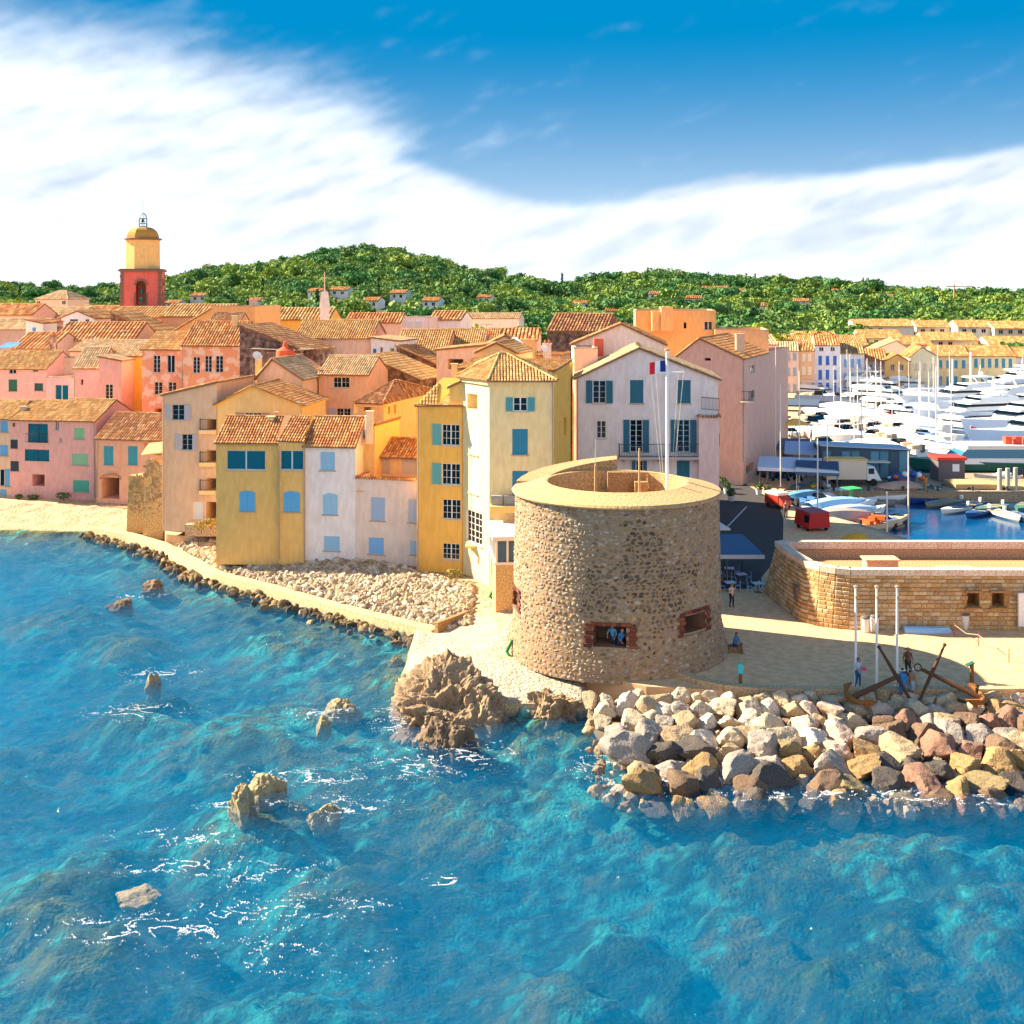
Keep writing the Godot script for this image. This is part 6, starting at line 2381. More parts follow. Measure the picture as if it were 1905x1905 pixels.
func build_annex() -> void:
	# glazed room on a stone base between the tower house and the tower
	var o = thing("glazed_annex", "white framed glazed room on an ochre stone base squeezed beside the tower", "annex", Vector3(-1.75, 0.6, -91.5))
	var org = o.position
	var a = Vector3(-1.72, 0.6, -92.2)
	var b = Vector3(-1.2, 0.6, -86.5)
	var ex = (b - a).normalized()
	var l = (b - a).length()
	var nz = ex.cross(Vector3.UP)
	# base wall turns from the house towards the tower
	var s = Shape.new()
	s.span(Vector3(0, -0.6, -3.4), Vector3(l, 4.3, 0), Transform3D(Basis(ex, Vector3.UP, nz), a - org))
	obj("wall", s, stone(rgb(232, 192, 130), 0.5, 0.8), o)
	var g = Shape.new()
	g.span(Vector3(0.15, 4.5, -3.2), Vector3(l - 0.1, 6.1, -0.15), Transform3D(Basis(ex, Vector3.UP, nz), a - org))
	obj("pane", g, glass(rgb(40, 85, 110)), o)
	var f = Shape.new()
	var t = Transform3D(Basis(ex, Vector3.UP, nz), a - org)
	f.span(Vector3(-0.1, 4.3, -3.3), Vector3(l + 0.1, 4.5, 0.1), t)
	f.span(Vector3(-0.2, 6.1, -3.5), Vector3(l + 0.25, 6.4, 0.25), t)
	for k in 5:
		f.span(Vector3(k * (l - 0.15) / 4.0, 4.5, -0.15), Vector3(k * (l - 0.15) / 4.0 + 0.14, 6.1, 0.02), t)
	for k in 4:
		f.span(Vector3(l - 0.12, 4.5, -0.8 * k - 0.15), Vector3(l + 0.02, 6.1, -0.8 * k), t)
	obj("window_frame", f, mat(rgb(226, 208, 190), 0.5), o)
	var sh = Shape.new()
	sh.span(Vector3(1.4, 2.7, 0.0), Vector3(2.0, 4.0, 0.07), t)
	obj("shutter", sh, mat(rgb(150, 190, 140), 0.7), o)
	# balcony shelf with air units above
	var h = get_node("tower_house")
	var sl = Shape.new()
	var p = at(912, 950, 92.8) - h.position
	sl.span(p + Vector3(0, 0, -0.2), p + Vector3(2.4, 0.5, 1.0))
	obj("balcony", sl, mat(rgb(232, 190, 110), 0.9), h)
	var ac = Shape.new()
	for k in 2:
		var q = p + Vector3(0.1 + k * 1.0, 0.5, 0.1)
		ac.span(q, q + Vector3(0.85, 0.75, 0.4))
		ac.tube([q + Vector3(0.35, 0.38, 0.4), q + Vector3(0.35, 0.38, 0.45)], 0.27, 0.27, 12)
	obj("air_conditioner", ac, mat(rgb(150, 148, 145), 0.6), h)
	var sill = Shape.new()
	var w0 = at(867, 1012, 96.5) - h.position
	sill.span(w0, w0 + Vector3(1.3, 0.16, 1.6))
	obj("sill", sill, mat(rgb(235, 190, 110), 0.9), h)


func build_cafe() -> void:
	# quay cafe in the shade behind the tower: awnings, tables, chairs
	var c0 = Vector3(15.6, 1.4, -97.0)
	var o = thing("cafe_pavilion", "blue grey awninged cafe pavilion on the quay behind the tower", "pavilion", c0)
	var s = Shape.new()
	s.hexa([Vector3(-4.5, 2.55, 3.2), Vector3(4.4, 2.55, 3.2), Vector3(3.6, 3.2, -1.5), Vector3(-4.5, 3.2, -1.5), Vector3(-4.5, 2.65, 3.2), Vector3(4.4, 2.65, 3.2), Vector3(3.6, 3.3, -1.5), Vector3(-4.5, 3.3, -1.5)])
	obj("awning", s, mat(rgb(60, 95, 130), 0.8), o)
	s = Shape.new()
	s.span(Vector3(-4.5, 2.3, 3.2), Vector3(4.45, 2.62, 3.26))
	obj("valance", s, mat(rgb(190, 190, 195), 0.8), o)
	s = Shape.new()
	for x in [-4.2, -1.4, 1.4, 4.1]:
		s.span(Vector3(x, 0, 3.0), Vector3(x + 0.1, 2.55, 3.1))
		s.span(Vector3(x * 0.85, 0, -1.3), Vector3(x * 0.85 + 0.1, 3.2, -1.2))
	obj("post", s, mat(rgb(70, 75, 85), 0.6), o)
	s = Shape.new()
	s.hexa([Vector3(-4.5, 3.6, -1.5), Vector3(2.6, 3.6, -1.5), Vector3(0.2, 4.5, -8.0), Vector3(-4.5, 4.5, -8.0), Vector3(-4.5, 3.75, -1.5), Vector3(2.6, 3.75, -1.5), Vector3(0.2, 4.65, -8.0), Vector3(-4.5, 4.65, -8.0)])
	obj("upper_awning", s, mat(rgb(205, 195, 195), 0.8), o)
	s = Shape.new()
	s.span(Vector3(-4.5, 0, -8.0), Vector3(0.2, 3.6, -1.6))
	obj("kitchen_block", s, mat(rgb(60, 75, 95), 0.8), o)
	var spots = [[-2.9, 1.4], [-1.0, 1.6], [1.0, 1.3], [2.9, 1.6], [-2.0, -0.4], [0.1, -0.3], [2.3, -0.4], [-2.6, 4.4], [-0.6, 4.7], [1.5, 4.3], [3.6, 4.6]]
	var table0: Node3D
	var chair0: Node3D
	for i in spots.size():
		var q = spots[i]
		var under = "under the cafe awning" if q[1] < 3 else "in the open before the cafe awning"
		var label = "pale blue cafe table, %s from the left %s" % [ordinal(([1, 2, 3, 4, 1, 2, 3, 1, 2, 3, 4])[i]), ("in the rear row under the awning" if i in [4, 5, 6] else under)]
		var t: Node3D
		if i == 0:
			t = thing("cafe_table", label, "table", c0 + Vector3(q[0], 0, q[1]), 0.1, "cafe tables")
			var f = Shape.new()
			f.span(Vector3(-0.4, 0.7, -0.4), Vector3(0.4, 0.74, 0.4))
			obj("table_top", f, mat(rgb(165, 195, 225), 0.4), t)
			f = Shape.new()
			f.tube([Vector3(0, 0.03, 0), Vector3(0, 0.7, 0)], 0.04, 0.04, 6)
			f.span(Vector3(-0.25, 0, -0.25), Vector3(0.25, 0.03, 0.25))
			obj("leg", f, mat(rgb(90, 95, 105), 0.5), t)
			table0 = t
		else:
			t = table0.duplicate()
			t.name = numbered("cafe_table")
			add_child(t)
			t.position = c0 + Vector3(q[0], 0, q[1])
			t.rotation.y = rng.randf_range(-0.3, 0.3)
			t.set_meta("label", label)
		for k in 2:
			var side = -1.0 if k == 0 else 1.0
			var cl = "cafe chair on the %s side of the %s table %s" % ["tower" if k == 0 else "bastion", ordinal(([1, 2, 3, 4, 1, 2, 3, 1, 2, 3, 4])[i]), ("rear under the awning" if i in [4, 5, 6] else under).replace("cafe ", "")]
			var c: Node3D
			if chair0 == null:
				c = thing("cafe_chair", cl, "chair", Vector3.ZERO, 0.0, "cafe chairs by the tower")
				var f = Shape.new()
				f.span(Vector3(-0.2, 0.43, -0.2), Vector3(0.2, 0.47, 0.2))
				obj("seat", f, mat(rgb(90, 135, 185), 0.6), c)
				f = Shape.new()
				f.span(Vector3(-0.2, 0.6, -0.21), Vector3(0.2, 0.86, -0.18))
				obj("backrest", f, mat(rgb(90, 135, 185), 0.6), c)
				for lx in [-0.18, 0.18]:
					for lz in [-0.18, 0.18]:
						f = Shape.new()
						f.tube([Vector3(lx, 0, lz), Vector3(lx, 0.43 if lz > 0 else 0.86, lz)], 0.018, 0.018, 5)
						obj("leg", f, mat(rgb(200, 205, 210), 0.4), c)
				chair0 = c
			else:
				c = chair0.duplicate()
				c.name = numbered("cafe_chair")
				add_child(c)
				c.set_meta("label", cl)
			c.position = c0 + Vector3(q[0] + side * 0.62, 0, q[1] + rng.randf_range(-0.1, 0.1))
			c.rotation.y = -side * PI / 2 + rng.randf_range(-0.3, 0.3)
	# asphalt of the quay street
	var road = Shape.new()
	var rp = PackedVector2Array()
	for q in [[16.5, -93.5], [19.0, -93.5], [24.5, -107], [28.0, -122], [29.5, -131], [28, -150], [22.5, -150], [19.5, -118], [17.5, -106]]:
		rp.append(Vector2(q[0], -q[1]))
	road.prism(rp, 1.3, 1.405, Transform3D(Basis(Vector3.RIGHT, -PI / 2), Vector3.ZERO))
	struct("road", road, stone(rgb(70, 68, 72), 0.8), "dark asphalt quay street beside the bastion")
	var ln = Shape.new()
	for q in [[21.5, -118, 25.6, -129], [21.2, -124, 25.0, -147]]:
		var a = Vector3(q[0], 1.409, q[1])
		var b = Vector3(q[2], 1.409, q[3])
		var e = (b - a).normalized()
		var sd = e.cross(Vector3.UP) * 0.08
		ln.quad(a + sd, b + sd, b - sd, a - sd)
	struct("road_marking", ln, mat(rgb(190, 185, 180)))


# ---------- boats ----------

func boat_hull(l: float, b: float, h: float, sheer := 0.25, bottom := 0.35) -> ArrayMesh:
	# hull along +z (bow), keel at y 0, open to a flush deck at h
	var s = Shape.new()
	var n = 12
	var rings = []
	for i in n + 1:
		var t = float(i) / n
		var w = b / 2 * (pow(1.0 - pow(maxf(0.0, (t - 0.35) / 0.65), 2.2), 0.8) if t > 0.35 else lerpf(0.86, 1.0, t / 0.35))
		if i == n:
			w = 0.02
		var z = l * (t - 0.5)
		var top = h + sheer * t * t
		var rake = 0.12 * l * t * t * t
		rings.append([Vector3(0, 0.02 + h * 0.25 * t * t * t, z), Vector3(w * bottom * 1.6, h * 0.18, z + rake * 0.2), Vector3(w * 0.92, h * 0.55, z + rake * 0.6), Vector3(w, top, z + rake)])
	for i in n:
		for k in 3:
			var a = rings[i][k]
			var c = rings[i][k + 1]
			var d = rings[i + 1][k]
			var e = rings[i + 1][k + 1]
			s.quad(a, c, e, d)
			s.quad(Vector3(-c.x, c.y, c.z), Vector3(-a.x, a.y, a.z), Vector3(-d.x, d.y, d.z), Vector3(-e.x, e.y, e.z))
		var p = rings[i][3]
		var q = rings[i + 1][3]
		s.quad(Vector3(-p.x, p.y - 0.03, p.z), Vector3(p.x, p.y - 0.03, p.z), Vector3(q.x, q.y - 0.03, q.z), Vector3(-q.x, q.y - 0.03, q.z))
	var r = rings[0]
	for k in 3:
		s.quad(Vector3(-r[k].x, r[k].y, r[k].z), Vector3(-r[k + 1].x, r[k + 1].y, r[k + 1].z), r[k + 1], r[k])
	return s.mesh()


func cabin(l0: float, l1: float, w: float, y0: float, y1: float, rake0: float, rake1: float, taper := 0.85) -> Shape:
	var s = Shape.new()
	s.hexa([Vector3(-w, y0, l1), Vector3(w, y0, l1), Vector3(w, y0, l0), Vector3(-w, y0, l0), Vector3(-w * taper, y1, l1 - rake1), Vector3(w * taper, y1, l1 - rake1), Vector3(w * taper, y1, l0 + rake0), Vector3(-w * taper, y1, l0 + rake0)])
	return s


var hulls = {}


func boat(kind: String, label: String, where: Vector3, turn: float, l: float, hull_c: Color, group: String, trim := Color(0.9, 0.9, 0.9)) -> Node3D:
	var o = thing(kind, label, "boat" if kind != "motor_yacht" else "yacht", where, turn, group)
	var white = mat(rgb(240, 240, 240), 0.3)
	var dark = glass(Color(0.03, 0.05, 0.07))
	if kind == "rowing_boat":
		obj("hull", boat_hull(l, l * 0.36, 0.62, 0.2), mat(hull_c, 0.45), o).position.y = -0.15
		var s = Shape.new()
		for k in 3:
			s.span(Vector3(-l * 0.15, 0.42, l * (-0.3 + k * 0.24)), Vector3(l * 0.15, 0.5, l * (-0.3 + k * 0.24) + 0.22))
		obj("thwart", s, mat(rgb(200, 160, 110)), o)
		s = cabin(-l * 0.36, l * 0.3, l * 0.13, 0.43, 0.445, 0.0, 0.0, 0.9)
		obj("floor", s, mat(trim, 0.7), o)
		s = Shape.new()
		s.box(Vector3(0, 0.62, -l * 0.52), Vector3(0.28, 0.55, 0.3))
		s.box(Vector3(0, 0.2, -l * 0.53), Vector3(0.12, 0.6, 0.14))
		obj("outboard", s, mat(rgb(225, 225, 225), 0.4), o)
	elif kind == "motorboat":
		obj("hull", boat_hull(l, l * 0.33, l * 0.16, l * 0.06), mat(hull_c, 0.3), o).position.y = -l * 0.03
		var y = l * 0.13
		obj("cuddy", cabin(-l * 0.02, l * 0.36, l * 0.11, y, y + l * 0.07, 0.0, l * 0.16, 0.75), white, o)
		obj("windscreen", cabin(-l * 0.08, l * 0.12, l * 0.115, y + l * 0.05, y + l * 0.125, 0.0, l * 0.1, 0.8), dark, o)
		var s = Shape.new()
		s.span(Vector3(-l * 0.12, y, -l * 0.4), Vector3(l * 0.12, y + l * 0.06, -l * 0.3))
		s.span(Vector3(-l * 0.1, y, -l * 0.2), Vector3(l * 0.1, y + l * 0.08, -l * 0.14))
		obj("seat", s, mat(trim, 0.7), o)
		s = Shape.new()
		s.box(Vector3(0, y + l * 0.02, -l * 0.5), Vector3(l * 0.07, l * 0.12, l * 0.06))
		obj("outboard", s, mat(rgb(60, 62, 66), 0.4), o)
	elif kind == "covered_boat":
		obj("hull", boat_hull(l, l * 0.34, l * 0.15, l * 0.06), mat(hull_c, 0.35), o).position.y = -l * 0.03
		var s = Shape.new()
		var y = l * 0.13
		var prev = []
		for i in 9:
			var t = i / 8.0
			var w = l * 0.165 * (1.0 if t < 0.5 else 1.0 - pow((t - 0.5) * 2.0, 2.0) * 0.95)
			var z = l * (t - 0.48)
			var hh = y + l * 0.06 + l * 0.06 * sin(t * PI)
			var ring = [Vector3(-w, y, z), Vector3(-w * 0.6, hh * 0.92, z), Vector3(0, hh, z), Vector3(w * 0.6, hh * 0.92, z), Vector3(w, y, z)]
			if prev.size():
				for k in 4:
					s.quad(ring[k], ring[k + 1], prev[k + 1], prev[k])
			prev = ring
		obj("boat_cover", s, mat(trim, 0.9), o)
	else:  # motor_yacht
		var h = l * 0.135
		obj("hull", boat_hull(l, l * 0.24, h, l * 0.035), mat(hull_c, 0.25), o).position.y = -l * 0.02
		obj("window_strip", cabin(-l * 0.3, l * 0.2, l * 0.121, h * 0.6, h * 0.68, 0.0, 0.0, 1.0), dark, o)
		obj("deckhouse", cabin(-l * 0.34, l * 0.2, l * 0.1, h * 0.95, h + l * 0.065, l * 0.01, l * 0.09, 0.9), white, o)
		obj("saloon_window", cabin(-l * 0.28, l * 0.19, l * 0.1, h + l * 0.026, h + l * 0.046, 0.0, l * 0.035, 0.93), dark, o)
		obj("flybridge", cabin(-l * 0.36, l * 0.06, l * 0.098, h + l * 0.065, h + l * 0.1, l * 0.02, l * 0.06, 0.85), white, o)
		obj("bridge_window", cabin(-l * 0.12, l * 0.05, l * 0.09, h + l * 0.078, h + l * 0.094, 0.0, l * 0.02, 0.95), dark, o)
		var s = Shape.new()
		s.hexa([Vector3(-l * 0.07, h + l * 0.15, -l * 0.02), Vector3(l * 0.07, h + l * 0.15, -l * 0.02), Vector3(l * 0.07, h + l * 0.15, -l * 0.26), Vector3(-l * 0.07, h + l * 0.15, -l * 0.26), Vector3(-l * 0.065, h + l * 0.16, -l * 0.04), Vector3(l * 0.065, h + l * 0.16, -l * 0.04), Vector3(l * 0.065, h + l * 0.16, -l * 0.25), Vector3(-l * 0.065, h + l * 0.16, -l * 0.25)])
		for x in [-1, 1]:
			s.tube([Vector3(x * l * 0.075, h + l * 0.095, -l * 0.2), Vector3(x * l * 0.06, h + l * 0.152, -l * 0.14)], l * 0.008, l * 0.006, 5)
		obj("radar_arch", s, white, o)
		s = Shape.new()
		s.tube([Vector3(0, h + l * 0.16, -l * 0.15), Vector3(0, h + l * 0.26, -l * 0.17)], l * 0.006, l * 0.002, 5)
		s.lathe([Vector2(0, h + l * 0.16), Vector2(l * 0.02, h + l * 0.17), Vector2(l * 0.02, h + l * 0.19), Vector2(0, h + l * 0.205)], 8, Vector3(l * 0.04, 0, -l * 0.15))
		obj("mast", s, white, o)
		s = Shape.new()
		s.span(Vector3(-l * 0.1, h * 0.9, -l * 0.48), Vector3(l * 0.1, h * 0.97, -l * 0.36))
		obj("aft_cushion", s, mat(trim, 0.8), o)
	return o


func vessel_copy(source: Node3D, label: String, where: Vector3, turn: float, scale_: float) -> Node3D:
	var c = source.duplicate()
	c.name = numbered(source.name.rstrip("0123456789").trim_suffix("_"))
	add_child(c)
	c.position = where
	c.rotation.y = turn
	c.scale = Vector3.ONE * scale_
	c.set_meta("label", label)
	return c


func water_at(u: float, v: float) -> Vector3:
	return on(u, v, 0.0)


func build_boats() -> void:
	var white = rgb(242, 242, 242)
	var near = "small boats moored in the near basin"
	# near basin, left side: covered runabouts, the orange inflatable
	boat("covered_boat", "small boat under a teal cover nearest the red van", water_at(1502, 934), 1.9, 6.0, rgb(60, 75, 90), near, rgb(95, 150, 185))
	boat("covered_boat", "white boat under a light blue cover in the near basin's left row", water_at(1555, 955), 1.9, 7.5, rgb(190, 205, 220), near, rgb(140, 185, 225))
	boat("motorboat", "dark hulled launch with blue seats in the near basin's left row", water_at(1525, 945), 2.0, 6.5, rgb(60, 70, 80), near, rgb(60, 110, 170))
	boat("covered_boat", "long grey covered boat lying along the near quay", water_at(1555, 982), 1.75, 8.5, rgb(150, 140, 135), near, rgb(165, 155, 150))
	var b = boat("motorboat", "orange and white fishing boat with orange gear beside the tall pole", water_at(1640, 985), 2.1, 6.5, rgb(222, 190, 150), near, rgb(225, 90, 30))
	var gear = Shape.new()
	for k in 5:
		gear.box(Vector3(rng.randf_range(-0.7, 0.7), 1.25 + rng.randf() * 0.3, rng.randf_range(-2.2, 1.5)), Vector3(0.7, 0.4, 0.9), Transform3D(Basis(Vector3.UP, rng.randf()), Vector3.ZERO))
	obj("orange_gear", gear, mat(rgb(235, 90, 25), 0.8), b)
	b = boat("motorboat", "white launch with a green sunshade at the pier's shaded wall", water_at(1590, 945), 2.0, 5.5, white, near, rgb(80, 110, 150))
	var shade = Shape.new()
	shade.span(Vector3(-0.8, 2.3, -1.4), Vector3(0.8, 2.37, 0.4))
	for q in [[-0.75, -1.3], [0.75, -1.3], [-0.75, 0.3], [0.75, 0.3]]:
		shade.tube([Vector3(q[0], 0.8, q[1]), Vector3(q[0], 2.3, q[1])], 0.03, 0.03, 4)
	obj("sunshade", shade, mat(rgb(40, 185, 95), 0.8), b)
	boat("motorboat", "dark fishing boat piled with nets right of the orange gear", water_at(1672, 978), 2.4, 5.0, rgb(55, 45, 42), near, rgb(60, 30, 28))
	# near basin, along the pier: rowing boats side by side
	var row = [[1690, 930, 5.0, rgb(20, 100, 190), rgb(40, 130, 210), "bright blue rowing boat first along the sunlit pier wall"], [1722, 934, 5.4, rgb(25, 60, 130), white, "white decked boat with a navy side next to the bright blue one"], [1758, 940, 5.8, rgb(120, 130, 120), rgb(235, 225, 210), "grey green sided open boat third along the pier wall"], [1800, 946, 6.2, rgb(40, 65, 100), rgb(235, 230, 225), "navy sided white boat fourth along the pier wall"], [1842, 950, 5.6, rgb(90, 125, 115), rgb(70, 150, 215), "boat with a bright blue floor fifth along the pier wall"], [1868, 962, 5.2, rgb(190, 190, 185), rgb(120, 185, 225), "pale boat with a light blue deck showing its square stern"], [1897, 966, 5.6, rgb(60, 100, 150), rgb(90, 170, 225), "blue boat at the right edge showing its broad stern"]]
	for q in row:
		boat("rowing_boat", q[5], water_at(q[0], q[1]), -0.95 + rng.randf_range(-0.15, 0.15) if q[1] < 955 else 0.15, q[2], q[3], near, q[4])
	for k in 3:
		var q = [[1730, 926], [1800, 928], [1872, 930]][k]
		boat("motorboat", ["small white launch tucked behind the blue boats at the pier", "white launch with a raised motor against the pier's shadow", "white inflatable sided launch at the right end of the pier wall"][k], water_at(q[0], q[1]), 1.3, 6.0, white, near, rgb(200, 195, 190))
	# more moorings that fill the near basin
	for q in [
		[1478, 922, "covered_boat", 2.0, 5.5, rgb(70, 90, 110), rgb(70, 120, 165), "small boat under a dark teal cover by the small red and white van"],
		[1532, 928, "motorboat", 2.0, 6.0, white, rgb(190, 190, 195), "white launch second back in the near basin's left row"],
		[1562, 930, "covered_boat", 2.0, 6.0, rgb(225, 225, 230), rgb(205, 215, 230), "white boat with a pale grey cover near the pier wall"],
		[1578, 968, "covered_boat", 1.9, 7.0, rgb(205, 210, 215), rgb(165, 195, 225), "boat with a faded blue cover before the long grey one"],
		[1612, 962, "motorboat", 2.2, 5.5, rgb(235, 235, 235), rgb(60, 95, 150), "white launch with blue seats left of the orange gear boat"],
		[1625, 940, "rowing_boat", 1.6, 4.5, rgb(140, 130, 120), rgb(200, 180, 150), "plain grey rowing boat in the pier's shadow"],
		[1655, 932, "motorboat", 1.5, 5.5, white, rgb(120, 150, 190), "white launch bow to the pier left of the bright blue boat"],
		[1760, 922, "motorboat", 1.4, 5.5, rgb(225, 220, 210), rgb(190, 150, 110), "cream launch against the pier wall below the ticket hut"],
		[1835, 924, "motorboat", 1.4, 6.0, rgb(240, 240, 240), rgb(90, 130, 180), "white launch against the pier wall below the mooring piles"],
		[1778, 952, "rowing_boat", -0.9, 5.0, rgb(225, 222, 215), rgb(90, 150, 205), "white rowing boat with a pale blue floor out from the pier"],
		[1820, 958, "rowing_boat", -0.8, 5.2, rgb(30, 80, 140), rgb(230, 225, 215), "navy rowing boat with a cream floor out from the pier"],
		[1905, 948, "rowing_boat", -0.6, 5.4, rgb(70, 120, 110), rgb(215, 205, 190), "green sided rowing boat at the right edge of the basin"]]:
		boat(q[2], q[7], water_at(q[0], q[1]), q[3], q[4], q[5], near, q[6])
	# far basin: small craft in rows, then the big yachts
	var proto_m = boat("motorboat", "cream launch at the left end of the far basin's nearest row", Vector3(44, 0, -160), 1.25, 8.0, rgb(240, 232, 222), "launches packed in the far basin", rgb(215, 190, 160))
	var proto_c = boat("covered_boat", "cream covered launch in the far basin beside the blue container", Vector3(50, 0, -163), 1.3, 8.5, rgb(235, 228, 220), "covered launches packed in the far basin", rgb(225, 212, 200))
	var i = 0
	for r in 8:
		var z = -166.0 - r * 13.5
		var x0 = 43.0 + r * 3.6
		var n = 12
		for k in n:
			var x = x0 + k * 4.3 + rng.randf_range(-0.8, 0.8)
			if x > -z * 0.335 + 4.0:
				continue
			var cover = rng.randf() < 0.42
			var sc = rng.randf_range(0.95, 1.5)
			var where = Vector3(x, 0, z + rng.randf_range(-2, 2))
			var rown = ["nearest", "second", "third", "fourth", "fifth", "sixth", "seventh", "farthest"][r]
			if cover:
				vessel_copy(proto_c, "cream covered launch, %s from the left in the far basin's %s row" % [ordinal(k + 1), rown], where, 0.55 + rng.randf_range(-0.2, 0.2), sc)
			else:
				vessel_copy(proto_m, "white open launch, %s from the left in the far basin's %s row" % [ordinal(k + 1), rown], where, 0.55 + rng.randf_range(-0.2, 0.2) + (PI if rng.randf() < 0.3 else 0.0), sc)
			i += 1
	var big = "large white motor yachts in the far basin"
	var y0 = boat("motor_yacht", "very large pale blue shaded yacht cut by the right edge of the basin", Vector3(84, 0, -188), -1.2, 24, rgb(215, 225, 240), big, rgb(230, 225, 215))
	boat("motor_yacht", "low blue hulled yacht with red seats behind the ferry", Vector3(77, 0, -172), -1.25, 17, rgb(120, 165, 215), big, rgb(220, 80, 50))
	for q in [
		[88, -204, -1.1, 1.0, "tall white yacht behind the pale blue one with radar domes"], [86, -219, -1.25, 0.95, "white yacht third from the front in the right hand row"], [96, -231, -1.2, 1.1, "white yacht fourth in the right hand row under tall masts"],
		[94, -246, -1.3, 1.0, "white yacht fifth in the right hand row below the long yellow house"], [108, -258, -1.2, 1.1, "farthest white yacht before the long yellow house"],
		[80, -254, 0.9, 0.8, "white yacht stern on in the middle of the far basin"], [84, -268, 1.0, 0.95, "white yacht before the orange gabled house"], [92, -276, 1.1, 0.9, "white yacht against the far quay by the cream gable"],
		[75, -236, 0.8, 0.62, "mid-sized white cruiser ahead of the launches"], [70, -270, 0.9, 0.6, "mid-sized white cruiser below the brown house"], [78, -279, 1.1, 0.6, "small white cruiser at the far quay"], [74, -222, 0.7, 0.58, "white cruiser between the launches and the right hand yachts"], [116, -272, -1.3, 1.1, "white yacht far right before the pink house end"], [102, -216, -1.3, 0.9, "white yacht half hidden at the right edge"], [79, -206, 0.75, 0.55, "white cruiser beside the tall white yacht's bow"]]:
		vessel_copy(y0, q[4], Vector3(q[0], 0, q[1]), q[2], q[3])
	# red pennants on the launches
	for k in 5:
		var q = [[1645, 766, 215.0], [1583, 762, 222.0], [1736, 766, 215.0], [1806, 793, 190.0], [1541, 754, 235.0]][k]
		var p = at(q[0], q[1], q[2])
		var f = thing("red_pennant", ["big red flag flying among the launches in mid basin", "small red flag left of the big one among the launches", "narrow red flag right of the big one among the launches", "red flag over the cream launch by the pale blue yacht", "tiny red flag at the left among the launches"][k], "flag", p, 0.0, "red flags among the launches")
		var s = Shape.new()
		var sz = [1.6, 0.9, 1.0, 1.0, 0.6][k]
		s.prism(PackedVector2Array([Vector2(0, 0), Vector2(sz, -sz * 0.2), Vector2(sz * 0.3, -sz * 0.6), Vector2(0, -sz * 1.5)]), -0.03, 0.03)
		obj("cloth", s, mat(rgb(225, 20, 45), 0.8), f)
		s = Shape.new()
		s.tube([Vector3(-0.05, 0.2, 0), Vector3(-0.05, -p.y + 0.8, 0)], 0.04, 0.05, 5)
		obj("staff", s, mat(rgb(235, 235, 235)), f)
	# ferry with a glass saloon at the pier's far side
	var fe = thing("ferry", "white passenger ferry with a slanted glazed saloon and green side behind the pier", "ferry", Vector3(65.0, 0, -158.5), -PI / 2)
	obj("hull", boat_hull(20, 5.0, 2.1, 0.5), mat(rgb(30, 95, 85), 0.4), fe)
	obj("deckhouse", cabin(-9, 6.5, 2.2, 2.0, 4.3, 0.3, 2.0, 0.85), mat(rgb(235, 238, 242), 0.4), fe)
	obj("saloon_window", cabin(-8.0, 6.0, 2.24, 2.8, 3.9, 0.2, 1.2, 0.9), glass(rgb(60, 120, 150)), fe)
	obj("top_deck", cabin(-9.3, 4.8, 2.3, 4.3, 4.5, 0.0, 0.0, 1.0), mat(rgb(240, 240, 240), 0.4), fe)
	var st = Shape.new()
	for k in 4:
		st.box(Vector3(0.8, 5.0, -5.0 + k * 1.3), Vector3(0.9, 1.0, 0.9))
	obj("red_locker", st, mat(rgb(225, 75, 45), 0.7), fe)
	boat("motorboat", "old grey and white fishing boat at the right end of the pier", water_at(1890, 905), -1.5, 9.0, rgb(170, 170, 170), near, rgb(200, 150, 120))


# ---------- things on the pier and the quay street ----------

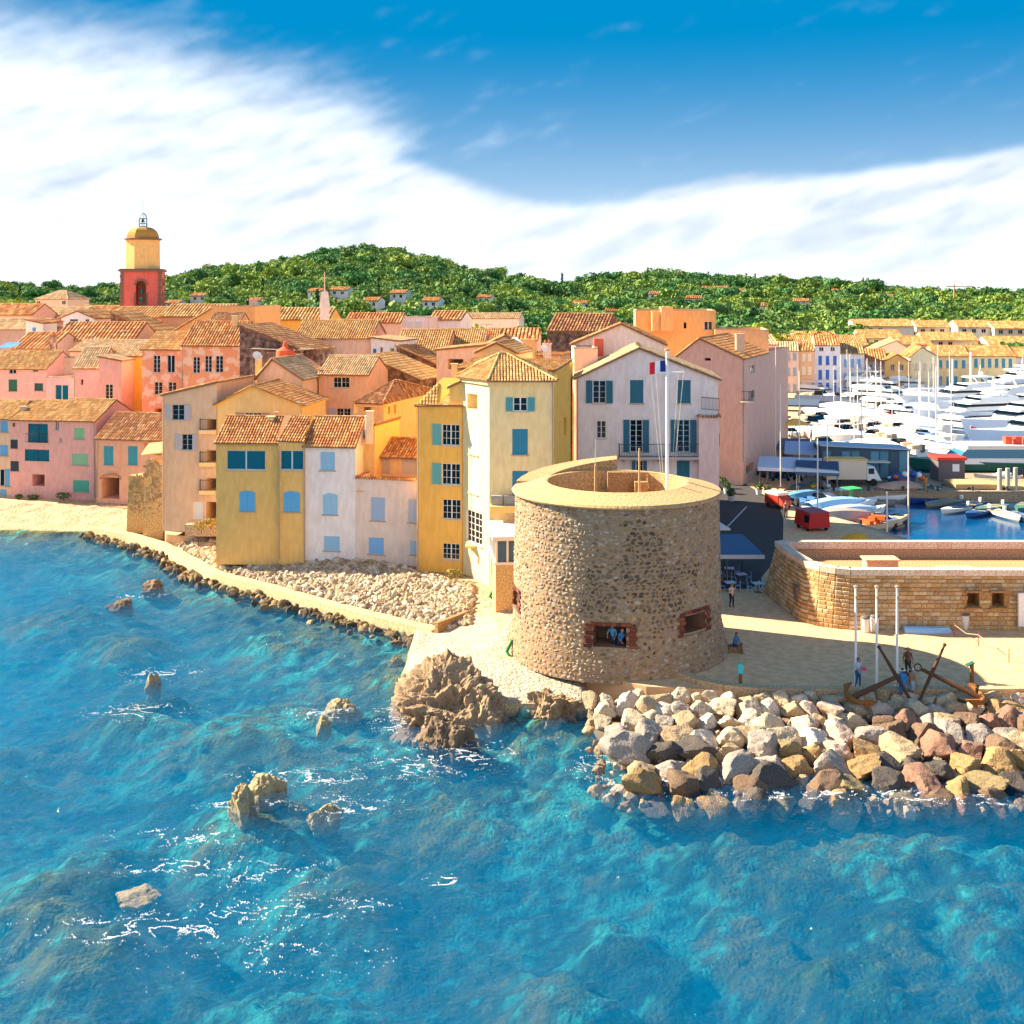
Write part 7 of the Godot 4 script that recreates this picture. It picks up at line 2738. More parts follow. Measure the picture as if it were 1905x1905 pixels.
func build_pier() -> void:
	var o = thing("box_truck", "cream box truck parked side on along the pier edge", "truck", Vector3(41.3, 1.28, -144.6))
	var s = Shape.new()
	s.span(Vector3(-2.7, 0.75, -1.1), Vector3(1.75, 3.1, 1.1))
	obj("cargo_box", s, mat(rgb(214, 196, 178), 0.6), o)
	s = Shape.new()
	s.span(Vector3(-2.85, 3.1, -1.2), Vector3(1.9, 3.22, 1.2))
	s.span(Vector3(-2.95, 0.7, -1.14), Vector3(-2.7, 3.1, 1.14))
	obj("frame", s, mat(rgb(236, 190, 100), 0.6), o)
	s = Shape.new()
	s.hexa([Vector3(1.85, 0.6, 1.0), Vector3(3.6, 0.6, 1.0), Vector3(3.6, 0.6, -1.0), Vector3(1.85, 0.6, -1.0), Vector3(1.85, 2.3, 0.95), Vector3(2.7, 2.3, 0.95), Vector3(2.7, 2.3, -0.95), Vector3(1.85, 2.3, -0.95)])
	obj("cab", s, mat(rgb(225, 228, 232), 0.4), o)
	s = Shape.new()
	s.quad(Vector3(3.46, 1.25, 0.9), Vector3(3.46, 1.25, -0.9), Vector3(2.78, 2.22, -0.85), Vector3(2.78, 2.22, 0.85))
	s.span(Vector3(2.0, 1.4, 0.98), Vector3(2.7, 2.1, 1.0))
	obj("windscreen", s, glass(), o)
	for q in [[-1.7, 0.95], [2.6, 0.9], [-1.7, -0.95], [2.6, -0.9]]:
		s = Shape.new()
		s.tube([Vector3(q[0], 0.42, q[1] - 0.13), Vector3(q[0], 0.42, q[1] + 0.13)], 0.42, 0.42, 14)
		obj("wheel", s, mat(rgb(35, 33, 33), 0.8), o)
	o = thing("kiosk", "dark blue slatted kiosk with a lean-to roof behind the box truck", "kiosk", Vector3(45.3, 1.28, -150.2))
	s = Shape.new()
	s.hexa([Vector3(-6.5, 0, 1.8), Vector3(4.4, 0, 1.8), Vector3(4.4, 0, -2), Vector3(-6.5, 0, -2), Vector3(-6.5, 4.2, 1.8), Vector3(4.4, 3.7, 1.8), Vector3(4.4, 3.7, -2), Vector3(-6.5, 4.2, -2)])
	obj("wall", s, mat(rgb(62, 88, 110), 0.7), o)
	s = Shape.new()
	s.hexa([Vector3(-6.7, 4.2, 2.2), Vector3(4.6, 3.7, 2.2), Vector3(4.6, 3.7, -2.2), Vector3(-6.7, 4.2, -2.2), Vector3(-6.7, 4.35, 2.2), Vector3(4.6, 3.85, 2.2), Vector3(4.6, 3.85, -2.2), Vector3(-6.7, 4.35, -2.2)])
	obj("roof", s, mat(rgb(165, 185, 205), 0.6), o)
	s = Shape.new()
	s.span(Vector3(-5.4, 2.3, 1.85), Vector3(1.6, 2.45, 3.6))
	obj("awning", s, mat(rgb(200, 195, 185), 0.8), o)
	for k in 9:
		s = Shape.new()
		s.span(Vector3(-6.3 + k * 1.2, 0.2, 1.8), Vector3(-5.3 + k * 1.2, 3.5, 1.86))
		obj("panel", s, mat([rgb(75, 130, 150), rgb(60, 85, 105), rgb(85, 140, 165)][k % 3], 0.7), o)
	o = thing("ticket_hut", "grey ticket hut with a red fascia and a white notice on the pier", "hut", Vector3(54.6, 1.28, -148.5))
	s = Shape.new()
	s.span(Vector3(-1.6, 0, -1.5), Vector3(1.7, 2.6, 1.5))
	obj("wall", s, mat(rgb(95, 92, 98), 0.8), o)
	s = Shape.new()
	s.span(Vector3(-1.8, 2.6, -1.7), Vector3(1.9, 2.95, 1.7))
	obj("fascia", s, mat(rgb(205, 55, 45), 0.7), o)
	s = Shape.new()
	s.span(Vector3(0.15, 1.2, 1.5), Vector3(1.0, 2.1, 1.54))
	obj("notice", s, mat(rgb(215, 225, 240), 0.6), o)
	var s2 = Shape.new()
	s2.hexa([Vector3(-3, 0, 2.0), Vector3(9, 0, 2.0), Vector3(9, 0, -2.0), Vector3(-3, 0, -2.0), Vector3(-3, 0.55, 2.0), Vector3(1, 0.55, 2.0), Vector3(1, 0.55, -2.0), Vector3(-3, 0.55, -2.0)])
	var ramp = obj("loading_ramp", s2, stone(rgb(222, 190, 140), 0.5))
	ramp.position = Vector3(56, 1.28, -143.2)
	tag(ramp, "pale sloping concrete ramp in front of the grey ticket hut", "ramp")
	s = Shape.new()
	s.span(Vector3(-0.5, 0, -0.45), Vector3(0.5, 0.75, 0.45))
	var cr = obj("fish_crate", s, mat(rgb(220, 30, 40), 0.6))
	cr.position = Vector3(47.5, 1.28, -143.5)
	tag(cr, "bright red crate standing on the pier beside heaped nets", "crate")
	# heaped pale nets
	var nets = obj("net_heap", blob(301, 0.45, 3, 8, 0.7), stone(rgb(222, 185, 165), 2.0, 2.0))
	nets.transform = Transform3D(Basis.from_scale(Vector3(3.0, 1.6, 1.6)), Vector3(46.4, 1.5, -141.6))
	tag(nets, "heap of pale fishing nets at the pier edge", "nets")
	nets = obj("net_heap", blob(302, 0.5, 3, 8, 0.7), stone(rgb(70, 110, 170), 2.0, 2.0))
	nets.transform = Transform3D(Basis.from_scale(Vector3(2.0, 1.6, 1.2)), Vector3(48.2, 1.7, -146.5))
	tag(nets, "blue heap of nets and floats between kiosk and ticket hut", "nets")
	var pots = blob(303, 0.8, 2, 8, 0.6)
	for k in 9:
		var f = obj("float_ball", pots, mat([rgb(235, 235, 230), rgb(235, 110, 40), rgb(50, 90, 170)][k % 3], 0.5))
		f.transform = Transform3D(Basis.from_scale(Vector3.ONE * rng.randf_range(0.3, 0.55)), Vector3(46.5 + (k / 3) * 1.8 + rng.randf() * 1.2, 1.7 + rng.randf() * 0.8, -147.5 + rng.randf() * 3.0))
		tag(f, "%s net float, %s of its colour from the left, by the ticket hut" % [["white", "orange", "blue"][k % 3], ordinal(k / 3 + 1)], "float", "net floats on the pier")
	# fish crates stacked along the pier, iron bollards on its edge
	for k in 8:
		var name_ = ["yellow", "orange", "pale blue", "white", "green", "brown", "grey", "dark blue"][k]
		var cc = [rgb(235, 190, 60), rgb(230, 110, 45), rgb(130, 175, 215), rgb(232, 232, 228), rgb(60, 140, 95), rgb(140, 100, 70), rgb(140, 140, 142), rgb(40, 70, 125)][k]
		var box = thing("fish_box", name_ + " fish box on the pier beside the box truck", "crate", Vector3(36.2 + (k % 4) * 0.62, 1.28 + (k / 4) * 0.36, -142.2 - 0.4 * (k % 2)), 0.1 * k, "fish boxes on the pier")
		var bs = Shape.new()
		bs.hexa([Vector3(-0.25, 0, 0.18), Vector3(0.25, 0, 0.18), Vector3(0.25, 0, -0.18), Vector3(-0.25, 0, -0.18), Vector3(-0.3, 0.34, 0.22), Vector3(0.3, 0.34, 0.22), Vector3(0.3, 0.34, -0.22), Vector3(-0.3, 0.34, -0.22)])
		obj("body", bs, mat(cc, 0.6), box)
		bs = Shape.new()
		bs.span(Vector3(-0.32, 0.3, 0.2), Vector3(0.32, 0.36, 0.25))
		bs.span(Vector3(-0.32, 0.3, -0.25), Vector3(0.32, 0.36, -0.2))
		obj("rim", bs, mat(cc.darkened(0.1), 0.6), box)
	for k in 7:
		var bo = thing("bollard", "dark iron bollard, %s from the left along the pier edge" % ordinal(k + 1), "bollard", Vector3(34.0 + k * 4.1, 1.28, -140.0), 0, "bollards on the pier edge")
		var bs = Shape.new()
		bs.lathe([Vector2(0.2, 0), Vector2(0.14, 0.1), Vector2(0.13, 0.35), Vector2(0.22, 0.42), Vector2(0.2, 0.5), Vector2(0, 0.54)], 10)
		obj("post", bs, mat(rgb(70, 68, 68), 0.6, 0.3), bo)
	# piles at the pier end
	for k in 3:
		var p = pole("mooring_pile", ["pale mooring pile left of the ferry gangway", "pale mooring pile at the middle of the ferry gangway", "pale mooring pile right of the ferry gangway"][k], "mooring piles by the ferry", Vector3(58.0 + k * 1.1, 0.2, -140.6 - 0.4 * k), 3.6, 0.28, 0.25, stone(rgb(215, 205, 185), 0.8), false)
		p.set_meta("category", "pile")
	# masts and lamp posts that rise over the harbour
	var posts = [
		[1452, 715, 905, 141.0, 0.07, "thin white mast beside the scooters"], [1487, 690, 897, 143.0, 0.08, "tall white mast with a yellow box rising from the quay"],
		[1521, 815, 1000, 118.5, 0.09, "bare white pole on the near quay by the red truck"], [1539, 790, 905, 142.0, 0.08, "wooden mast leaning near the awnings"],
		[1650, 915, 1008, 117.0, 0.11, "wooden pole standing in the near basin left of the blue water"], [1690, 840, 1008, 117.0, 0.08, "slim grey mast rising from the blue water of the near basin"],
		[1443, 645, 905, 150.0, 0.06, "white mast nearest the peach house"], [1562, 770, 880, 190.0, 0.08, "mast among the launches left of the big red flag"], [1630, 690, 790, 230.0, 0.12, "tall thin mast behind the big red flag"],
		[1582, 690, 800, 225.0, 0.1, "tall thin mast over the white cruiser"], [1806, 655, 745, 262.0, 0.3, "stout white mast before the long yellow house"], [1772, 668, 750, 258.0, 0.18, "white radar mast left of the stout mast"],
	]
	for q in posts:
		var foot = at(q[0], q[2], q[3])
		pole("mast", q[5], "masts in the harbour", foot, (q[2] - q[1]) * q[3] / FOCAL, q[4], q[4] * 0.7, mat(rgb(232, 228, 222), 0.5), false).set_meta("category", "mast")


func car(kind: String, label: String, where: Vector3, turn: float, c: Color, group := "") -> Node3D:
	var o = thing(kind, label, "car", where, turn, group)
	var s = Shape.new()
	# side outline in z, y, widened along x
	var low = PackedVector2Array([Vector2(-1.95, 0.32), Vector2(1.95, 0.32), Vector2(2.0, 0.62), Vector2(1.8, 0.82), Vector2(1.0, 0.92), Vector2(-1.85, 0.98), Vector2(-2.0, 0.75)])
	var t = Transform3D(Basis(Vector3(0, 0, 1), Vector3.UP, Vector3(-1, 0, 0)), Vector3.ZERO)
	s.prism(low, -0.83, 0.83, t)
	obj("body", s, mat(c, 0.25), o)
	s = Shape.new()
	s.hexa([Vector3(-0.78, 0.93, 1.05), Vector3(0.78, 0.93, 1.05), Vector3(0.78, 0.97, -1.8), Vector3(-0.78, 0.97, -1.8), Vector3(-0.62, 1.42, 0.35), Vector3(0.62, 1.42, 0.35), Vector3(0.62, 1.42, -1.35), Vector3(-0.62, 1.42, -1.35)])
	obj("window", s, glass(), o)
	s = Shape.new()
	s.box(Vector3(0, 1.44, -0.5), Vector3(1.26, 0.05, 1.72))
	obj("roof", s, mat(c, 0.25), o)
	for q in [[-0.76, 1.25], [0.76, 1.25], [-0.76, -1.25], [0.76, -1.25]]:
		s = Shape.new()
		s.tube([Vector3(q[0] - 0.11, 0.32, q[1]), Vector3(q[0] + 0.11, 0.32, q[1])], 0.32, 0.32, 12)
		obj("wheel", s, mat(rgb(32, 30, 30), 0.8), o)
	for x in [-0.62, 0.62]:
		s = Shape.new()
		s.box(Vector3(x, 0.78, -1.97), Vector3(0.28, 0.26, 0.08))
		obj("tail_light", s, mat(rgb(215, 25, 30), 0.4), o)
		s = Shape.new()
		s.box(Vector3(x, 0.7, 1.93), Vector3(0.3, 0.14, 0.08))
		obj("headlight", s, mat(rgb(235, 235, 225), 0.2), o)
	return o


func build_street() -> void:
	car("parked_car", "pale blue car with red tail lights parked at the foot of the peach house", on(1368, 888, 1.4), PI + 0.35, rgb(165, 205, 235))
	car("parked_car", "dark blue car behind the scooters on the quay street", on(1440, 886, 1.4), 2.6, rgb(40, 75, 120))
	car("parked_car", "pale grey car parked beyond the awnings in the quay street", on(1497, 800, 1.4), 0.4, rgb(190, 205, 220))
	car("parked_car", "blue grey car under the awnings beside the launches", on(1512, 806, 1.4), 0.4, rgb(110, 140, 175))
	car("parked_car", "silver car farther along the quay near the market", on(1470, 812, 1.4), 0.3, rgb(200, 205, 210))
	# the two red vans
	var o = thing("small_van", "small red and white van parked on the near basin's quay", "van", Vector3(28.9, 1.4, -128.5), 0.5)
	o.scale = Vector3.ONE * 0.82
	var s = Shape.new()
	s.span(Vector3(-0.9, 0.5, -1.6), Vector3(0.9, 1.75, 1.0))
	obj("body", s, mat(rgb(170, 40, 25), 0.5), o)
	s = Shape.new()
	s.span(Vector3(-0.92, 1.75, -1.62), Vector3(0.92, 2.1, 1.02))
	obj("roof", s, mat(rgb(235, 215, 195), 0.5), o)
	s = Shape.new()
	s.hexa([Vector3(-0.85, 0.5, 1.8), Vector3(0.85, 0.5, 1.8), Vector3(0.85, 0.5, 1.0), Vector3(-0.85, 0.5, 1.0), Vector3(-0.8, 1.1, 1.75), Vector3(0.8, 1.1, 1.75), Vector3(0.8, 1.65, 1.0), Vector3(-0.8, 1.65, 1.0)])
	obj("cab", s, mat(rgb(185, 60, 30), 0.5), o)
	for q in [[-0.8, 1.1], [0.8, 1.1], [-0.8, -1.0], [0.8, -1.0]]:
		s = Shape.new()
		s.tube([Vector3(q[0] - 0.1, 0.32, q[1]), Vector3(q[0] + 0.1, 0.32, q[1])], 0.32, 0.32, 12)
		obj("wheel", s, mat(rgb(32, 30, 30), 0.8), o)
	o = thing("market_van", "closed red van parked behind the bastion by the near basin", "van", Vector3(29.4, 1.4, -116.8), 0.25)
	o.scale = Vector3.ONE * 0.72
	s = Shape.new()
	s.hexa([Vector3(-1.2, 0.5, 2.0), Vector3(2.0, 0.5, 2.0), Vector3(2.0, 0.5, -2.2), Vector3(-1.2, 0.5, -2.2), Vector3(-1.0, 2.5, 1.9), Vector3(1.9, 2.5, 1.9), Vector3(1.9, 2.5, -2.1), Vector3(-1.0, 2.5, -2.1)])
	obj("body", s, mat(rgb(190, 15, 25), 0.45), o)
	s = Shape.new()
	s.span(Vector3(-1.05, 2.5, -2.15), Vector3(1.95, 2.62, 1.95))
	obj("roof", s, mat(rgb(170, 60, 75), 0.5), o)
	s = Shape.new()
	s.span(Vector3(-1.14, 1.2, 0.6), Vector3(-1.02, 2.2, 1.8))
	obj("window", s, glass(), o)
	for q in [[-1.0, 1.2], [1.8, 1.2], [-1.0, -1.3], [1.8, -1.3]]:
		s = Shape.new()
		s.tube([Vector3(q[0] - 0.1, 0.38, q[1]), Vector3(q[0] + 0.1, 0.38, q[1])], 0.38, 0.38, 12)
		obj("wheel", s, mat(rgb(32, 30, 30), 0.8), o)
	# parasol-like yellow cover and shrub beside it
	s = Shape.new()
	s.lathe([Vector2(1.5, 0.9), Vector2(1.45, 1.0), Vector2(0.6, 1.55), Vector2(0, 1.7)], 10)
	s.tube([Vector3(0, 0, 0), Vector3(0, 1.6, 0)], 0.05, 0.05, 6)
	var pa = obj("parasol", s, mat(rgb(222, 165, 40), 0.8))
	pa.position = Vector3(31.2, 1.4, -107.0)
	tag(pa, "low yellow and red parasol between the red van and the bastion", "parasol")
	# scooters parked in a line
	var sc0: Node3D
	for k in 9:
		var p = on(1416 + k * 8.5, 884 + (k % 3) * 5, 1.4)
		var label = "dark scooter, %s from the peach house in the parked line" % ordinal(k + 1)
		if k == 0:
			sc0 = thing("scooter", label, "scooter", p, 0.6, "scooters parked in a line")
			for z in [-0.6, 0.6]:
				s = Shape.new()
				s.tube([Vector3(-0.06, 0.25, z), Vector3(0.06, 0.25, z)], 0.25, 0.25, 12)
				obj("wheel", s, mat(rgb(25, 25, 25), 0.8), sc0)
			s = Shape.new()
			s.hexa([Vector3(-0.16, 0.3, 0.1), Vector3(0.16, 0.3, 0.1), Vector3(0.16, 0.3, -0.75), Vector3(-0.16, 0.3, -0.75), Vector3(-0.14, 0.72, -0.1), Vector3(0.14, 0.72, -0.1), Vector3(0.14, 0.75, -0.85), Vector3(-0.14, 0.75, -0.85)])
			s.hexa([Vector3(-0.2, 0.3, 0.6), Vector3(0.2, 0.3, 0.6), Vector3(0.2, 0.25, 0.1), Vector3(-0.2, 0.25, 0.1), Vector3(-0.18, 0.95, 0.5), Vector3(0.18, 0.95, 0.5), Vector3(0.18, 0.9, 0.4), Vector3(-0.18, 0.9, 0.4)])
			obj("body", s, mat(rgb(35, 75, 115), 0.35), sc0)
			s = Shape.new()
			s.box(Vector3(0, 0.79, -0.4), Vector3(0.28, 0.1, 0.75))
			obj("saddle", s, mat(rgb(25, 25, 27), 0.7), sc0)
			s = Shape.new()
			s.tube([Vector3(-0.32, 1.05, 0.4), Vector3(0.32, 1.05, 0.4)], 0.03, 0.03, 6)
			s.tube([Vector3(0, 0.9, 0.45), Vector3(0, 1.05, 0.4)], 0.04, 0.04, 6)
			obj("handlebar", s, mat(rgb(60, 60, 62), 0.5), sc0)
		else:
			var c = sc0.duplicate()
			c.name = numbered("scooter")
			add_child(c)
			c.position = p
			c.rotation.y = 0.6 + rng.randf_range(-0.3, 0.3)
			c.set_meta("label", label)
	# planters along the kerb
	for k in 5:
		var q = [[1345, 908], [1352, 918], [1360, 932], [1412, 920], [1428, 925]][k]
		o = thing("planter", ["white tub with a small shrub nearest the peach house door", "white tub with a shrub, second along the street edge", "white tub with a shrub nearest the cafe awnings", "grey tub with a round shrub by the lamp posts", "grey tub with a bushy shrub beside the thin mast"][k], "planter", on(q[0], q[1], 1.4), 0, "planters along the street")
		s = Shape.new()
		s.lathe([Vector2(0.3, 0), Vector2(0.42, 0.6), Vector2(0.34, 0.6), Vector2(0, 0.55)], 12)
		obj("tub", s, mat(rgb(190, 195, 200), 0.8), o)
		leaf_ball("foliage", o, Vector3(0, 0.95, 0), Vector3(0.5, 0.5, 0.5), 130, 0.16, [Color(0.05, 0.1, 0.03), Color(0.08, 0.14, 0.03)])
	# awnings of the quay terraces
	for k in 6:
		var q = [[1470, 868, 143.0, 7.5, rgb(175, 190, 215)], [1512, 838, 152.0, 7.0, rgb(150, 175, 210)], [1466, 830, 165.0, 6.0, rgb(90, 95, 115)], [1520, 875, 140.5, 5.0, rgb(60, 80, 110)], [1480, 752, 232.0, 9.0, rgb(70, 85, 110)], [1520, 745, 240.0, 9.0, rgb(60, 70, 95)]][k]
		var p = at(q[0], q[1], q[2])
		o = thing("awning", ["pale blue awning over the nearest quay terrace", "sky grey awning stretched beside the launches", "dark grey awning at the foot of the peach house", "navy awning next to the box truck", "dark blue awning by the far end of the quay street", "slate awning against the lavender quay houses"][k], "awning", p, -0.25, "awnings along the quay")
		s = Shape.new()
		var w: float = q[3] / 2
		s.hexa([Vector3(-w, 0, 2.2), Vector3(w, 0, 2.2), Vector3(w, 0.8, -2.0), Vector3(-w, 0.8, -2.0), Vector3(-w, 0.08, 2.2), Vector3(w, 0.08, 2.2), Vector3(w, 0.88, -2.0), Vector3(-w, 0.88, -2.0)])
		s.span(Vector3(-w, -0.3, 2.2), Vector3(w, 0.07, 2.25))
		obj("canopy", s, mat(q[4], 0.85), o)
		s = Shape.new()
		for x in [-w + 0.2, w - 0.2]:
			for z in [2.0, -1.8]:
				s.tube([Vector3(x, 1.4 - p.y, z), Vector3(x, 0.1, z)], 0.05, 0.05, 5)
		obj("post", s, mat(rgb(110, 110, 115)), o)
	# the market stall with yellow goods
	o = thing("market_stall", "yellow roofed market stall crowded with goods on the quay", "stall", at(1480, 790, 172.0), 0)
	s = Shape.new()
	s.hexa([Vector3(-2.2, 0, 1.5), Vector3(2.2, 0, 1.5), Vector3(2.2, 0, -1.5), Vector3(-2.2, 0, -1.5), Vector3(-0.3, 0.9, 0.3), Vector3(0.3, 0.9, 0.3), Vector3(0.3, 0.9, -0.3), Vector3(-0.3, 0.9, -0.3)])
	obj("canopy", s, mat(rgb(240, 190, 95), 0.8), o)
	s = Shape.new()
	for x in [-2.0, 2.0]:
		for z in [-1.3, 1.3]:
			s.tube([Vector3(x, -4.2, z), Vector3(x, 0, z)], 0.06, 0.06, 5)
	obj("post", s, mat(rgb(130, 110, 90)), o)
	s = Shape.new()
	for k in 14:
		s.box(Vector3(rng.randf_range(-4, 5), -3.7 + rng.randf() * 0.5, rng.randf_range(-1.5, 1.5)), Vector3(0.8, rng.randf_range(0.6, 1.2), 0.8))
	obj("goods", s, mat(rgb(225, 165, 85), 0.8), o)


# ---------- the far quay ----------

func build_far_quay() -> void:
	var blue = rgb(40, 110, 195)
	var teal = rgb(50, 140, 175)
	var v0 = 735.0
	house("quay_house", "narrow pinkish house end by the peach house on the far quay", [[1424, 250], [1447, 250]], 640, 1.4, 12, ["ridge", 1.8], plaster(rgb(232, 185, 175)), [[1430, 655, 1436, 668, "d"], [1430, 685, 1436, 700, "d"]], {"tones": PALE, "over": 0.5})
	var rows = func(u0: float, u1: float, n: int, vs: Array, style: String, c: Color) -> Array:
		var r = []
		for k in n:
			var x = lerpf(u0, u1, (k + 0.5) / n)
			for q in vs:
				r.append([x - 3.3, q[0], x + 3.3, q[1], style, c])
		return r
	house("quay_house", "lilac over peach painted quay house with grey shutters and thin balconies", [[1446, 272], [1486, 271]], 652, 1.4, 12, ["ridge", 1.8], plaster(rgb(224, 190, 170)), rows.call(1450, 1484, 3, [[656, 670], [684, 699], [714, 732]], "s", rgb(160, 175, 190)), {"tones": PALE})
	house("quay_house", "narrow orange quay house with cream shutters", [[1486, 272], [1515, 271]], 652, 1.4, 12, ["ridge", 1.6], plaster(rgb(234, 170, 120)), rows.call(1490, 1512, 2, [[658, 674], [682, 698], [711, 722]], "s", rgb(240, 225, 200)), {"tones": ORANGE})
	house("quay_house", "white quay house with vivid blue shutters and a tiled attic", [[1515, 272], [1563, 271]], 642, 1.4, 12, ["ridge", 2.0], plaster(rgb(226, 222, 236)), rows.call(1519, 1560, 3, [[662, 679], [688, 706], [712, 730]], "s", blue) + [[1524, 646, 1532, 653, "d"], [1545, 646, 1553, 653, "d"]], {"tones": ORANGE})
	house("quay_house", "grey white quay house with pale blue shutters beside the blue shuttered one", [[1563, 273], [1608, 272]], 657, 1.4, 12, ["ridge", 2.0], plaster(rgb(216, 208, 214)), rows.call(1567, 1604, 3, [[668, 683], [694, 708]], "s", rgb(110, 165, 220)), {"tones": TAN})
	house("quay_house", "small shaded brown house in a gap of the far quay", [[1608, 280], [1650, 279]], 670, 1.4, 12, ["ridge", 2.4], plaster(rgb(170, 130, 120)), rows.call(1612, 1645, 2, [[678, 688], [700, 715]], "d", blue), {"tones": ORANGE})
	house("quay_house", "orange gable fronted house behind the cruisers", [[1646, 276], [1692, 275]], 672, 1.4, 12, ["gable", 1.6, 0.5], plaster(rgb(240, 165, 70)), rows.call(1652, 1686, 2, [[678, 690], [700, 716]], "d", blue), {"tones": ORANGE})
	house("quay_house", "big white gabled hall rising behind the orange gable", [[1622, 310], [1698, 308]], 652, 1.4, 16, ["gable", 2.6, 0.6], plaster(rgb(240, 225, 210)), [], {"tones": PALE})
	house("quay_house", "cream gable fronted house with pale windows behind the yachts", [[1693, 278], [1747, 277]], 664, 1.4, 12, ["gable", 2.3, 0.4], plaster(rgb(240, 215, 165)), rows.call(1698, 1742, 3, [[676, 688], [702, 716]], "s", rgb(225, 200, 180)), {"tones": ORANGE})
	house("quay_house", "tan section of the long quay range with one balcony and blue shutters", [[1738, 282], [1805, 281]], 662, 1.4, 13, ["ridge", 2.2], plaster(rgb(230, 190, 125)), rows.call(1742, 1800, 4, [[670, 685], [700, 718]], "s", teal), {"tones": ORANGE})
	house("quay_house", "long pale yellow quay range with teal shutters under an orange roof", [[1805, 282], [1890, 281]], 662, 1.4, 13, ["ridge", 2.2], plaster(rgb(236, 205, 140)), rows.call(1809, 1886, 6, [[667, 684], [702, 722]], "s", teal), {"tones": ORANGE})
	house("quay_house", "dull pink house at the right end of the far quay", [[1890, 281], [1960, 280]], 664, 1.4, 13, ["ridge", 2.0], plaster(rgb(205, 170, 165)), [[1896, 675, 1902, 688, "d"], [1896, 702, 1902, 716, "d"]], {"tones": ORANGE})
	# second line and the villas at the foot of the hill
	var mid = [[1560, 1615, 325, 640, "pale roof behind the grey white quay house"], [1600, 1680, 360, 628, "low house with a long tan roof above the white hall"], [1665, 1735, 345, 640, "orange roofed house behind the cream gable"], [1590, 1700, 420, 606, "long villa under a shallow orange roof below the pines"], [1705, 1770, 430, 608, "villa with a pale veranda right of the long villa"], [1782, 1850, 420, 608, "long white hotel wing with many windows"], [1850, 1930, 415, 610, "hotel wing at the right edge under the hill"], [1720, 1820, 380, 632, "low houses' roof line above the yellow range"], [1840, 1925, 370, 640, "tan roof behind the right end of the far quay"], [1440, 1520, 320, 640, "tan roof behind the lilac quay house"], [1480, 1560, 340, 632, "tile roof over the blue shuttered house"]]
	for q in mid:
		house("hill_foot_house", q[4], [[q[0], q[2]], [q[1], q[2] - 1.0]], q[3], 1.4, 14, ["ridge", 2.2], plaster([rgb(238, 222, 205), rgb(235, 205, 175), rgb(225, 195, 165)][int(q[0]) % 3]), [[q[0] + 8, q[3] + 4, q[0] + 16, q[3] + 11, "d"], [q[0] + 26, q[3] + 4, q[0] + 34, q[3] + 11, "d"], [q[0] + 44, q[3] + 4, q[0] + 52, q[3] + 11, "d"]], {"tones": ORANGE, "over": 0.7})


# ---------- trees, hill villas, bell tower ----------

func leaf_ball(called: String, parent: Node, mid: Vector3, size: Vector3, count: int, leaf: float, tones: Array) -> void:
	var s = Shape.new()
	leaf_cloud(s, mid, size, count, leaf, tones)
	var m = tinted("leaf", 0.85, 1.0, 0.1)
	m.backlight_enabled = true
	m.backlight = Color(0.25, 0.25, 0.25)
	obj(called, s, m, parent).set_meta("kind", "stuff")


func leaf_cloud(s: Shape, mid: Vector3, size: Vector3, count: int, leaf: float, tones: Array) -> void:
	for i in count:
		var d = Vector3(rng.randfn(), rng.randfn(), rng.randfn()).normalized()
		var p = mid + d * size * rng.randf_range(0.55, 1.03)
		var a = Vector3(rng.randfn(), rng.randfn(), rng.randfn()).normalized()
		var nn = (d + a * 0.8).normalized()
		var e = nn.cross(a).normalized()
		var f = nn.cross(e)
		var r = leaf * rng.randf_range(0.6, 1.3)
		var c = tones[rng.randi() % tones.size()] * rng.randf_range(0.75, 1.25)
		c.a = 1.0
		s.col = c
		s.tri(p + e * r, p + f * r * 0.8, p - e * r * 0.6 - f * r * 0.5)
		s.tri(p - e * r * 0.8, p - f * r, p + e * r * 0.5 + f * r * 0.3)


func crown_mesh(kind: int, seed_: int) -> ArrayMesh:
	# unit crown, foot at 0: leaf clumps round several lobes
	rng.seed = seed_
	var s = Shape.new()
	var w = [Color(1, 1, 1), Color(0.8, 0.85, 0.8), Color(1.15, 1.1, 0.9)]
	if kind == 0:  # round
		for k in 7:
			var a = TAU * k / 7.0 + rng.randf() * 0.5
			var r = rng.randf_range(0.2, 0.42) if k < 6 else 0.0
			leaf_cloud(s, Vector3(cos(a) * r, rng.randf_range(0.35, 0.72), sin(a) * r), Vector3.ONE * rng.randf_range(0.2, 0.33), 62, 0.085, w)
	elif kind == 1:  # umbrella pine
		for k in 8:
			var a = TAU * k / 8.0 + rng.randf() * 0.4
			var r = rng.randf_range(0.25, 0.5) if k < 6 else 0.1
			leaf_cloud(s, Vector3(cos(a) * r, rng.randf_range(0.62, 0.78), sin(a) * r), Vector3(0.28, 0.16, 0.28), 55, 0.08, w)
		s.col = Color(1.6, 0.9, 0.6)
		s.tube([Vector3(0, -0.3, 0), Vector3(0.03, 0.3, 0), Vector3(0, 0.65, 0)], 0.035, 0.02, 5)
	else:  # cypress
		for k in 5:
			leaf_cloud(s, Vector3(0, 0.15 + k * 0.28, 0), Vector3(0.17 - k * 0.025, 0.22, 0.17 - k * 0.025), 42, 0.06, w)
	return s.mesh()


